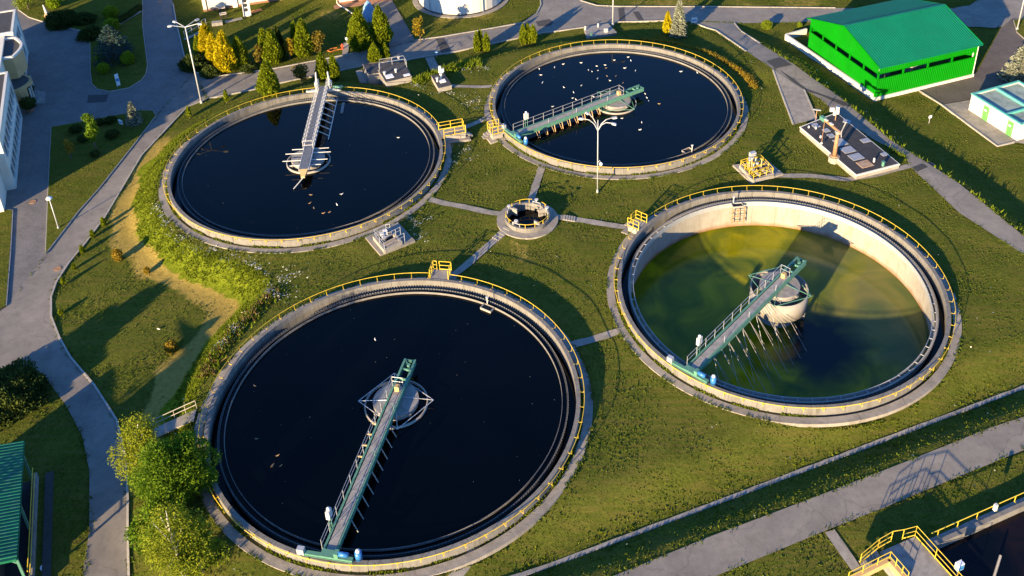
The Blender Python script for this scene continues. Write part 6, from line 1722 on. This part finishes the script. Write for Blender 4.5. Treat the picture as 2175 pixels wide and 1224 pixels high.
T('conifer', 'shaded rear conifer of the clump of three behind the road', 'conifer', 'thuja', GN, 596, 120, 57, 24, g2)
T('conifer', 'left slim conifer beside the bronze tree', 'conifer', 'thuja', GD, 632, 110, 48, 22, g2)
T('conifer', 'tall green conifer left of the bronze tree', 'conifer', 'thuja', GD, 649, 121, 43, 38, g2)
T('conifer', 'large conifer left of the blue tarpaulin', 'conifer', 'thuja', GD, 768, 108, 20, 46, g2)
T('conifer', 'large conifer right of the blue tarpaulin', 'conifer', 'thuja', GD, 811, 97, 13, 42, g2)
T('conifer', 'young conifer below the two large ones, left', 'conifer', 'thuja', GD, 797, 131, 92, 28, g2)
T('conifer', 'young conifer below the two large ones, right', 'conifer', 'thuja', GD, 820, 124, 92, 20, g2)
T('conifer', 'dense conifer standing at the rail of the grey bridge tank', 'conifer', 'thuja', GD, 575, 203, 130, 42, g2)
T('conifer', 'conifer left of the grey bridge end', 'conifer', 'thuja', GD, 688, 173, 112, 28, g2)
T('conifer', 'conifer right of the grey bridge end', 'conifer', 'thuja', GD, 712, 170, 118, 24, g2)
g3 = 'slim column conifers by the road'
for x, y, tp, w, lb in ((1014, 112, 68, 12, 'left slim column conifer of the first roadside trio'), (1021, 108, 64, 12, 'middle slim column conifer of the first roadside trio'), (1034, 110, 70, 13, 'right slim column conifer of the first roadside trio'),
                        (1112, 96, 53, 14, 'left slim column conifer of the second roadside trio'), (1121, 93, 50, 13, 'middle slim column conifer of the second roadside trio'), (1133, 93, 53, 13, 'right slim column conifer of the second roadside trio')):
    T('column_conifer', lb, 'conifer', 'thuja', GD, x, y, tp, w, g3, col=True)
T('conifer', 'golden conifer against the blue spruce behind the gull tank', 'conifer', 'thuja', GG, 1417, 73, 25, 17)
T('spruce', 'blue green spruce with golden top behind the gull tank', 'spruce', 'spruce', 'spruce_silver', 1440, 77, -2, 36)
T('spruce', 'large silver spruce at the right edge beyond the lot', 'spruce', 'spruce', 'spruce_silver', 2163, 172, 92, 84)
T('spruce', 'wide blue spruce on the rounded courtyard lawn', 'spruce', 'spruce', 'spruce_blue', 246, 128, 52, 96, dz=0.15)
T('spruce', 'small silver spruce on the triangular lawn', 'spruce', 'spruce', 'spruce_silver', 287, 264, 217, 30, dz=0.15)
T('small_tree', 'small orange tree between the green conifers', 'tree', 'broad', 'orange_leaf', 617, 126, 82, 24, n=900, leaf=0.26)
T('small_tree', 'bronze leaved tree beside the tall green conifer', 'tree', 'broad', 'bronze_leaf', 680, 118, 68, 38, n=1500, leaf=0.26)
T('small_tree', 'small bronze tree by the road beside the tank rail', 'tree', 'broad', 'bronze_leaf', 642, 180, 138, 34, n=1300, leaf=0.24)
T('small_tree', 'sparse golden tree on the lawn below the white round tank', 'tree', 'broad', 'orange_leaf', 893, 90, 38, 28, n=700, leaf=0.26)
T('small_tree', 'bronze bush between golden and green conifers', 'tree', 'broad', 'bronze_leaf', 553, 138, 98, 26, n=1000, leaf=0.24)
T('small_tree', 'young green tree on the triangular lawn', 'tree', 'broad', 'leaf_green', 205, 320, 244, 36, dz=0.15, n=2600, leaf=0.22)
T('small_tree', 'small yellow tree on the triangular lawn', 'tree', 'broad', 'shrub_gold', 153, 340, 299, 22, dz=0.15, n=1100, leaf=0.2)
T('birch_tree', 'birch with white trunk leaning over the road', 'tree', 'broad', 'birch_leaf', 322, 1035, 897, 118, trunk_m='birch_bark', n=8000, leaf=0.15, cb=0.3, droop=0.6, nclump=30)
T('birch_tree', 'pale birch at the lower left beside the front tank', 'tree', 'broad', 'birch_leaf', 396, 1240, 1075, 135, trunk_m='birch_bark', n=9000, leaf=0.14, cb=0.15, droop=0.6, nclump=34)
T('broadleaf_tree', 'dark green tree hanging over the front tank rail', 'tree', 'broad', 'leaf_green', 424, 1032, 930, 95, n=12000, leaf=0.17, cb=0.12, nclump=34)
T('broadleaf_tree', 'dense green tree between the birch and the front tank', 'tree', 'broad', 'leaf_green', 368, 1078, 955, 120, n=13000, leaf=0.17, cb=0.12, nclump=38)
T('shrub', 'yellow green bush below the two birches', 'shrub', 'broad', 'shrub_green', 430, 1215, 1130, 110, n=5000, leaf=0.2, cb=0.05)
T('shrub', 'low green undergrowth at the foot of the dense tree', 'shrub', 'broad', 'leaf_green', 345, 1150, 1080, 120, n=5000, leaf=0.22, cb=0.05)
T('juniper_bush', 'wide spreading juniper at the left edge by the road', 'shrub', 'ball', 'juniper', 20, 850, 0, 165, hs=2.2, flat=True, n=6000)
T('juniper_bush', 'dark spreading juniper left of the golden conifers', 'shrub', 'ball', 'juniper', 412, 142, 0, 58, hs=1.5, flat=True)
T('juniper_bush', 'dark low juniper below the golden conifers', 'shrub', 'ball', 'juniper', 448, 158, 0, 44, hs=1.0, flat=True)
T('juniper_bush', 'dark low bush at the right foot of the golden conifers', 'shrub', 'ball', 'juniper', 528, 150, 0, 34, hs=0.9, flat=True)
T('juniper_bush', 'large dark juniper behind the white figure', 'shrub', 'ball', 'juniper', 135, 52, 0, 66, hs=2.0, flat=True, dz=0.15)
T('juniper_bush', 'dark hedge bush beside the round lawn shrubs', 'shrub', 'ball', 'juniper', 195, 80, 0, 50, hs=1.5, flat=True, dz=0.15)
T('juniper_bush', 'dark hedge bush right of the large juniper', 'shrub', 'ball', 'juniper', 180, 48, 0, 46, hs=1.3, flat=True, dz=0.15)
gs = 'clipped round shrubs on the courtyard lawn'
for x, y, w, lb in ((238, 40, 30, 'upper clipped round shrub beside the hedge'), (240, 66, 30, 'clipped round shrub right behind the blue spruce'), (216, 133, 20, 'small clipped ball shrub left below the blue spruce'), (222, 157, 24, 'lowest clipped ball shrub on the rounded lawn'), (274, 137, 28, 'clipped ball shrub right below the blue spruce'), (117, 18, 28, 'bright clipped ball shrub at the top left')):
    T('clipped_shrub', lb, 'shrub', 'ball', 'clipped_green_lit', x, y, 0, w, gs, dz=0.15, hs=w / 17.0)
T('small_tree', 'green tree at the top left corner behind the office', 'tree', 'broad', 'shrub_green', 62, 22, -30, 60, dz=0.15, n=2500, leaf=0.24)
gd = 'dark round shrubs on the triangular lawn'
for x, y, w, lb in ((236, 263, 24, 'dark round shrub beside the white lawn sign'), (211, 268, 22, 'dark round shrub left of the lawn sign pair'), (163, 282, 26, 'leftmost dark round shrub on the triangular lawn'), (240, 293, 28, 'dark round shrub right of the young green tree'), (204, 335, 18, 'dark round shrub at the foot of the young green tree'), (178, 302, 22, 'dark round shrub between the green and yellow trees')):
    T('dark_shrub', lb, 'shrub', 'ball', 'juniper', x, y, 0, w, gd, dz=0.15, hs=0.8)
T('gold_shrub', 'golden upright shrub on the sunny lawn left of the slope', 'shrub', 'ball', 'shrub_gold', 252, 553, 0, 20, hs=1.35)
T('gold_shrub', 'round golden shrub near the embankment stairs', 'shrub', 'ball', 'shrub_gold', 367, 747, 0, 27, hs=1.1)
T('gold_shrub', 'tiny golden shrub at the foot of the sunlit slope', 'shrub', 'ball', 'shrub_gold', 313, 581, 0, 12, hs=0.75)
T('clipped_shrub', 'round green shrub on the dry lawn left of the hall', 'shrub', 'ball', 'shrub_green', 1628, 62, 0, 22, hs=1.3)
T('clipped_shrub', 'small round shrub at the rear corner of the hall', 'shrub', 'ball', 'shrub_green', 1698, 58, 0, 10, hs=0.8)
gp = 'young slim conifers in a row along the road'
for x, y, h, w, lb in ((482, 218, 1.9, 8, 'slim young conifer between the lamp post and the tank rail'), (403, 250, 1.7, 8, 'slim young conifer left of the tall lamp post'), (221, 480, 1.1, 8, 'topmost young conifer of the row on the lower lawn'), (198, 505, 1.0, 8, 'second young conifer of the row on the lower lawn'),
                       (176, 538, 1.0, 9, 'third young conifer of the row on the lower lawn'), (158, 573, 0.8, 6, 'fourth young conifer of the row on the lower lawn'), (136, 606, 1.0, 7, 'fifth young conifer of the row on the lower lawn'), (130, 668, 0.6, 8, 'lowest young conifer of the row on the lower lawn')):
    T('young_conifer', lb, 'conifer', 'thuja', GD, x, y, 0, w, gp, hs=h, n=260, col=True)
for px, py, w in POTS:
    b = gat(px, py, 0.55); t = thing('potted_bush', 'green bush growing in the %s office pot' % ('larger' if w > 1 else 'smaller'), 'bush', b); ball_shrub(t, w * 1.3, w * 1.6, 'juniper', int(px * 3 + py), 900)
# unseen trees added beyond the frame at the left to cast shade into view
for i, (x, y, h, w) in enumerate(((-51.0, 58.0, 5.0, 4.0), (-49.5, 38.5, 8.0, 6.0))):
    t = thing('broadleaf_tree', ('unseen shade-casting tree beside the shelter beyond the left edge', 'large unseen shade-casting tree below the shelter beyond the lower left corner')[i], 'tree', (x, y, -1.75)); broadleaf(t, h, w, 'leaf_green', 900 + i, n=2200, leaf=0.45, cb=0.15)

# hedge along the lawn path
def hedge(label, pts, w, h, m, seed, dz=0.15):
    P = [gat(x, y, dz) for x, y in pts]; t = thing('hedge', label, 'hedge', P[0]); rng = np.random.default_rng(seed)
    A = [np.array(p - P[0]) for p in P]; L = sum(np.linalg.norm(b - a) for a, b in zip(A[:-1], A[1:])); n = int(L * 260)
    k = rng.integers(0, len(A) - 1, n); u = rng.random(n)
    base = np.array([A[i] * (1 - s) + A[i + 1] * s for i, s in zip(k, u)])
    d = np.array([unit((A[i + 1] - A[i])[None])[0] for i in k]); sd = np.stack([-d[:, 1], d[:, 0], np.zeros(n)], 1)
    th = rng.uniform(0, PI, n)
    C = base + sd * (np.cos(th) * w / 2 * rng.uniform(0.85, 1.05, n))[:, None]; C[:, 2] += np.sin(th) ** 0.6 * h * rng.uniform(0.85, 1.05, n)
    D = unit(sd * np.cos(th)[:, None] + np.array([0, 0, 1]) * np.sin(th)[:, None] + rng.normal(0, 0.6, (n, 3)))
    leaf_obj('foliage', t, C, D, 0.22, 0.14, m, rng)
    mb = MB()
    for a, b in zip(A[:-1], A[1:]): mb.bar(Vector(a) + Vector((0, 0, h * 0.42)), Vector(b) + Vector((0, 0, h * 0.42)), w * 0.8, h * 0.8)
    mb.build('inner_foliage', m, t)
hedge('dark clipped hedge along the path on the courtyard lawn', [(252, 52), (275, 38), (299, 20)], 0.9, 0.8, 'juniper', 31)

# ------------------------------------------------------------------ birds
def bird_mesh(name, m, s=1.0):
    b = MB()
    rings = [(-0.30, 0.012, 0.07), (-0.22, 0.05, 0.06), (-0.10, 0.105, 0.05), (0.03, 0.12, 0.05), (0.13, 0.085, 0.07), (0.18, 0.05, 0.13), (0.22, 0.055, 0.17), (0.27, 0.04, 0.175), (0.30, 0.015, 0.165), (0.36, 0.004, 0.155)]
    V, F = [], []; n = 8
    for x, r, z in rings:
        for k in range(n):
            a = 2 * PI * k / n; V.append((x * s, r * 0.85 * math.cos(a) * s, (z + r * 0.75 * math.sin(a)) * s))
    for i in range(len(rings) - 1):
        for k in range(n): F.append((i * n + k, i * n + (k + 1) % n, (i + 1) * n + (k + 1) % n, (i + 1) * n + k))
    F.append(tuple(range(n - 1, -1, -1))); F.append(tuple((len(rings) - 1) * n + k for k in range(n)))
    for sgn in (-1, 1):      # folded wings lie along the back
        o = len(V); V += [(0.10 * s, sgn * 0.09 * s, 0.09 * s), (-0.12 * s, sgn * 0.105 * s, 0.10 * s), (-0.38 * s, sgn * 0.02 * s, 0.11 * s), (-0.10 * s, sgn * 0.03 * s, 0.15 * s), (0.08 * s, sgn * 0.03 * s, 0.14 * s)]
        F.append((o, o + 1, o + 2, o + 3, o + 4) if sgn > 0 else (o + 4, o + 3, o + 2, o + 1, o))
    b.add(V, F); return b.mesh(name, m, True)
gull_me = bird_mesh('gull', 'gull_white', 1.15); duck_me = bird_mesh('duck', 'duck_brown', 1.1)
GB = [(740, 247), (742, 263), (840, 253), (896, 232), (1010, 224), (1110, 245), (1163, 238), (1222, 207), (1312, 187), (1329, 210), (1057, 270), (1080, 280), (1118, 273), (1290, 258), (1358, 275), (1650, 280), (1755, 287), (751, 302), (762, 352),
      (1115, 325), (1195, 338), (899, 381), (1011, 370), (962, 414), (954, 451), (976, 459), (1421, 423), (1432, 448), (1443, 467), (1272, 580), (1399, 607), (1388, 653), (1088, 440)]
rb = random.Random(5)
def bird(me, name, label, p, group, cat):
    o = link(name, me, None, p, rb.uniform(0, 6.28)); s = rb.uniform(0.44, 0.58); o.scale = (s, s, s); tag(o, label, cat, group)
for x, y in GB: bird(gull_me, 'gull', 'white gull floating on the dark water among the flock', at(900 + x / 3.02, 60 + y / 3.02, WATER_Z), 'gulls on the right far tank', 'gull')
for x, y in ((1170, 257), (1232, 310), (1278, 355), (1510, 487), (1176, 309)): bird(duck_me, 'duck', 'brown bird floating on the water among the white gulls', at(900 + x / 3.02, 60 + y / 3.02, WATER_Z), 'brown birds on the right far tank', 'duck')
for x, y in ((985, 790), (980, 842), (1006, 874), (1066, 906), (1105, 899)): bird(duck_me, 'duck', 'brown duck swimming below the hub of the grey bridge tank', at(330 + x / 2.985, 150 + y / 2.985, WATER_Z), 'ducks on the left far tank', 'duck')
for x, y, lb in ((1181, 785, 'white gull right of the ducks, nearer the hub'), (1152, 852, 'white gull beside the duck row on the grey bridge tank'), (1540, 427, 'lone white gull near the right wall of the grey bridge tank')): bird(gull_me, 'gull', lb, at(330 + x / 2.985, 150 + y / 2.985, WATER_Z), 'gulls on the left far tank', 'gull')
bird(gull_me, 'gull', 'single white gull on the black water of the front tank', at(797, 722, WATER_Z), None, 'gull')
for x, y in ((590, 968), (579, 990), (597, 990), (545, 933), (541, 820)): bird(duck_me, 'duck', 'brown duck on the left part of the black front tank', at(x, y, WATER_Z), 'ducks on the front tank', 'duck')
bird(gull_me, 'gull', 'single white gull perched on the pale green bridge end', at(1174, 227, WATER_Z), None, 'gull')
bird(gull_me, 'gull', 'white bird resting on the sunny lower lawn', gat(337, 700, 0.02), None, 'gull')

# ------------------------------------------------------------------ grass, weeds, flowers
def visible(x, y, z):
    q = np.stack([x, y, z - CAM_Z], 1); f = q @ np.array(fwd)
    px = PPX + CAM_F * (q @ np.array(axr)) / f; py = PPY - CAM_F * (q @ np.array(axu)) / f
    return (px > -50) & (px < 2225) & (py > -40) & (py < 1270)
def free(x, y, lawn_ok=True):
    ok = np.ones(len(x), bool)
    for P in EXCL:
        xs = [p[0] for p in P]; ys = [p[1] for p in P]
        k = ok & (x > min(xs)) & (x < max(xs)) & (y > min(ys)) & (y < max(ys)); i = np.where(k)[0]
        if len(i): ok[i[inside(x[i], y[i], P)]] = False
    if lawn_ok:
        for P in LAWNS: ok |= inside(x, y, P)
    for cx, cy, ro, _, gapr in EXCL_C:
        r = np.hypot(x - cx, y - cy); ok &= ~((r < ro) & ~((r > 15.02) & (r < gapr)))
    return ok
def tufts(name, x, y, z, hgt, wid, m, rng, per=2, tilt=0.45):
    n = len(x); V = np.empty((n * per, 3, 3), np.float32)
    for j in range(per):
        a = rng.uniform(0, 2 * PI, n); dx, dy = np.cos(a) * wid * 0.5, np.sin(a) * wid * 0.5
        h = hgt * rng.uniform(0.6, 1.3, n); tx, ty = rng.normal(0, tilt, n) * h, rng.normal(0, tilt, n) * h
        ox, oy = rng.normal(0, 0.3, n) * wid, rng.normal(0, 0.3, n) * wid
        s = slice(j * n, (j + 1) * n)
        V[s, 0] = np.stack([x + ox - dx, y + oy - dy, z - 0.02], 1); V[s, 1] = np.stack([x + ox + dx, y + oy + dy, z - 0.02], 1); V[s, 2] = np.stack([x + ox + tx, y + oy + ty, z + h], 1)
    return stuff(link(name, fastmesh(name, V.reshape(-1, 3), np.arange(n * per * 3).reshape(-1, 3), m)))
def grass_all():
    rng = np.random.default_rng(21)
    N_ = 420000
    x = rng.uniform(-88, 74, N_); y = rng.uniform(40, 148, N_); z = hz(x, y)
    k = visible(x, y, z); x, y, z = x[k], y[k], z[k]
    k = free(x, y); x, y, z = x[k], y[k], z[k]
    for P in LAWNS: z = np.where(inside(x, y, P), z + 0.17, z)
    d, w, left = crest_dw(x, y); q = d / w
    zone = left * (y > 52) * (y < 106)
    lush = (zone > 0.4) & (q > 0.03) & (q < 0.8); dry = (zone > 0.4) & (q >= 0.8) & (q < 1.5)
    keep = ~dry | (rng.random(len(x)) < 0.12)
    pat = np.sin(x * 0.31 + 2 * np.sin(y * 0.23)) + np.sin(y * 0.43 + 1.5 * np.sin(x * 0.37))
    a = keep & ~lush & (rng.random(len(x)) < 0.62 + 0.18 * pat)
    o = tufts('grass', x[a], y[a], z[a], 0.036 + 0.085 * rng.random(int(a.sum())) ** 4, 0.11, 'grass_blade', rng); tag(o, 'short mown grass on the lawns between the tanks', 'grass')
    b = lush
    xx = np.repeat(x[b], 3) + rng.normal(0, 0.15, b.sum() * 3); yy = np.repeat(y[b], 3) + rng.normal(0, 0.15, b.sum() * 3)
    o = tufts('tall_grass', xx, yy, hz(xx, yy), 0.11, 0.13, 'grass_lush', rng, tilt=0.9); tag(o, 'bright tall grass on the sunlit embankment', 'grass')
grass_all()

def scatter_line(pts, width, dens, rng, world=False):
    P = pts if world else [gat(a, b) for a, b in pts]; xs, ys = [], []
    for p, q in zip(P[:-1], P[1:]):
        L = math.hypot(q[0] - p[0], q[1] - p[1]); n = int(L * width * dens)
        u = rng.random(n); v = rng.normal(0, 0.33, n) * width; nx, ny = -(q[1] - p[1]) / L, (q[0] - p[0]) / L
        xs.append(p[0] + (q[0] - p[0]) * u + nx * v); ys.append(p[1] + (q[1] - p[1]) * u + ny * v)
    x, y = np.concatenate(xs), np.concatenate(ys); k = free(x, y); return x[k], y[k]
def weeds():
    rng = np.random.default_rng(33)
    R3 = [(1612, 102), (1640, 118), (1700, 158), (1778, 214), (1892, 310), (1968, 358), (2037, 404), (2175, 516), (2240, 560)]
    x, y = scatter_line(R3, 1.3, 34, rng)
    tag(tufts('roadside_weeds', x, y, hz(x, y), 0.45, 0.16, 'shrub_green', rng, 3, 0.5), 'yellow green weeds along the road edge by the hall', 'weeds')
    B_ = [(1360, 84), (1420, 92), (1500, 112), (1560, 143), (1588, 166), (1605, 188)]
    x, y = scatter_line(B_, 0.9, 40, rng)
    tag(tufts('crest_weeds', x, y, hz(x, y), 0.35, 0.13, 'shrub_gold', rng, 3, 0.5), 'golden weeds on the crest behind the gull tank', 'weeds')
    D_ = [(436, 800), (470, 735), (510, 690), (555, 645), (590, 618)]
    x, y = scatter_line(D_, 1.3, 16, rng)
    tag(tufts('bank_herbs', x + 0.3, y + 0.2, hz(x + 0.3, y + 0.2), 0.3, 0.16, 'shrub_green', rng, 3, 0.7), 'green herbs mixed into the brown bramble strip', 'weeds')
    x, y = x[::2], y[::2]
    tag(tufts('bank_weeds', x, y, hz(x, y), 0.4, 0.18, 'weed_brown', rng, 3, 0.6), 'brown bramble strip above the front tank embankment', 'weeds')
    x, y = scatter_line([(1110, 1228), (1300, 1158), (1500, 1084), (1655, 1026), (1760, 988), (2030, 892), (2175, 836)], 3.2, 7, rng)
    tag(tufts('swale_weeds', x, y, hz(x, y), 0.12, 0.12, 'grass_lush', rng, 3, 0.9), 'taller green weeds along the concrete gutter', 'weeds')
    x, y = scatter_line([(880, 175), (900, 168), (950, 148), (985, 140), (1020, 134)], 1.6, 30, rng)
    tag(tufts('shrubby_weeds', x, y, hz(x, y), 0.5, 0.25, 'shrub_green', rng, 3, 0.5), 'low shrubby weeds around the small pump houses', 'weeds')
    xs, ys = [], []
    for c_ in TANKS.values():
        a = rng.uniform(PI * 0.95, PI * 2.02, 1100); r = rng.uniform(15.03, 15.26, 1100); xs.append(c_.x + r * np.cos(a)); ys.append(c_.y + r * np.sin(a))
    x, y = np.concatenate(xs), np.concatenate(ys); k = np.sin(x * 1.3 + 2 * np.sin(y * 1.1)) > -0.3; x, y = x[k], y[k]
    tag(tufts('wall_weeds', x, y, hz(x, y), 0.18, 0.16, 'grass_lush', rng, 2, 0.5), 'tufts of weeds between tank walls and ring paths', 'weeds')
    # flowers: small white heads on the banks and lawns
    A_ = [((345, 470), (400, 515)), ((400, 512), (480, 545)), ((480, 545), (560, 575)), ((560, 590), (600, 590)), ((600, 580), (660, 590)), ((530, 660), (500, 700)), ((500, 700), (460, 745)), ((330, 430), (350, 475)),
          ((560, 640), (620, 600)), ((960, 300), (1010, 340)), ((960, 330), (940, 370)), ((860, 460), (920, 480)), ((880, 470), (900, 520)), ((870, 180), (960, 200)), ((960, 200), (1030, 220)), ((960, 150), (1040, 150)), ((980, 215), (1020, 230)), ((560, 620), (640, 640))]
    xs, ys = [], []
    for a, b in A_:
        x, y = scatter_line([a, b], 1.4, 34, rng); xs.append(x); ys.append(y)
    x = rng.uniform(-40, 45, 5000); y = rng.uniform(44, 120, 5000); k = free(x, y) & (rng.random(5000) < 0.22); xs.append(x[k]); ys.append(y[k])
    x, y = np.concatenate(xs), np.concatenate(ys); z = hz(x, y) + rng.uniform(0.08, 0.3, len(x)) * (0.4 + 0.6 * (hz(x, y) < -0.05)); k = visible(x, y, z) & (hz(x, y) > -1.5) & ((np.sin(x * 2.3 + 2 * np.sin(y * 1.7)) + np.sin(y * 2.9 + 1.6 * np.sin(x * 2.1)) > 0.35) | (rng.random(len(x)) < 0.12)); x, y, z = x[k], y[k], z[k]
    n = len(x); C = np.stack([x, y, z], 1); D = unit(rng.normal(size=(n, 3)) * np.array([1, 1, 0.25])); S = unit(np.cross(D, np.array([0, 0.5, 1.0]) + rng.normal(0, 0.3, (n, 3))))
    s = rng.uniform(0.06, 0.17, n); V, Q = leaf_quads(C, D, S, s, s)
    tag(stuff(link('white_flowers', fastmesh('white_flowers', V, Q, 'flower_white'))), 'white wild flowers dotted over the banks and lawns', 'flowers')
weeds()

def edge_tufts():
    rng = np.random.default_rng(57); xs, ys = [], []
    for poly in (ROAD_S, ROAD_E, ROAD_W, ROAD_N):
        P = [gat(a, b) for a, b in poly]
        for p, q in zip(P, P[1:] + P[:1]):
            L = math.hypot(q.x - p.x, q.y - p.y); n = int(L * 9); u = rng.random(n); k = np.sin(u * L * 1.7 + p.x) + np.sin(u * L * 0.6 + p.y) > -0.4
            u = u[k]; v = rng.normal(0, 0.13, len(u)); xs.append(p.x + (q.x - p.x) * u - (q.y - p.y) / L * v); ys.append(p.y + (q.y - p.y) * u + (q.x - p.x) / L * v)
    for c_ in TANKS.values():
        a = rng.uniform(0, 2 * PI, 1500); r = 16.0 + rng.normal(0, 0.07, 1500); k = np.sin(a * 23) + np.sin(a * 9 + c_.x) > -0.2; xs.append(c_.x + (r * np.cos(a))[k]); ys.append(c_.y + (r * np.sin(a))[k])
    x, y = np.concatenate(xs), np.concatenate(ys); z = hz(x, y) + 0.04; k = visible(x, y, z); x, y, z = x[k], y[k], z[k]
    ok = ~inside(x, y, [gat(a, b).xy for a, b in PAVE])
    x, y, z = x[ok], y[ok], z[ok]
    tag(tufts('edge_grass', x, y, z, 0.09, 0.16, 'grass_blade', rng, 3, 0.9), 'grass creeping over road and path edges', 'grass')
edge_tufts()
def specks():
    rng = np.random.default_rng(61); C = []
    for k, n in (('A', 26), ('B', 14), ('D', 46)):
        r = 13.2 * np.sqrt(rng.random(n)); a = rng.uniform(0, 2 * PI, n); C.append(np.stack([TANKS[k].x + r * np.cos(a), TANKS[k].y + r * np.sin(a), np.full(n, WATER_Z + 0.012)], 1))
    C = np.concatenate(C); n = len(C); D = unit(rng.normal(size=(n, 3)) * np.array([1, 1, 0.0])); S = np.cross(D, np.array([0, 0, 1.0])); s_ = rng.uniform(0.03, 0.09, n); V, Q = leaf_quads(C, D, S, s_, s_ * 0.6)
    tag(stuff(link('floating_specks', fastmesh('floating_specks', V, Q, 'concrete_pale'))), 'tiny pale scum specks floating on the dark tank water', 'scum')
specks()
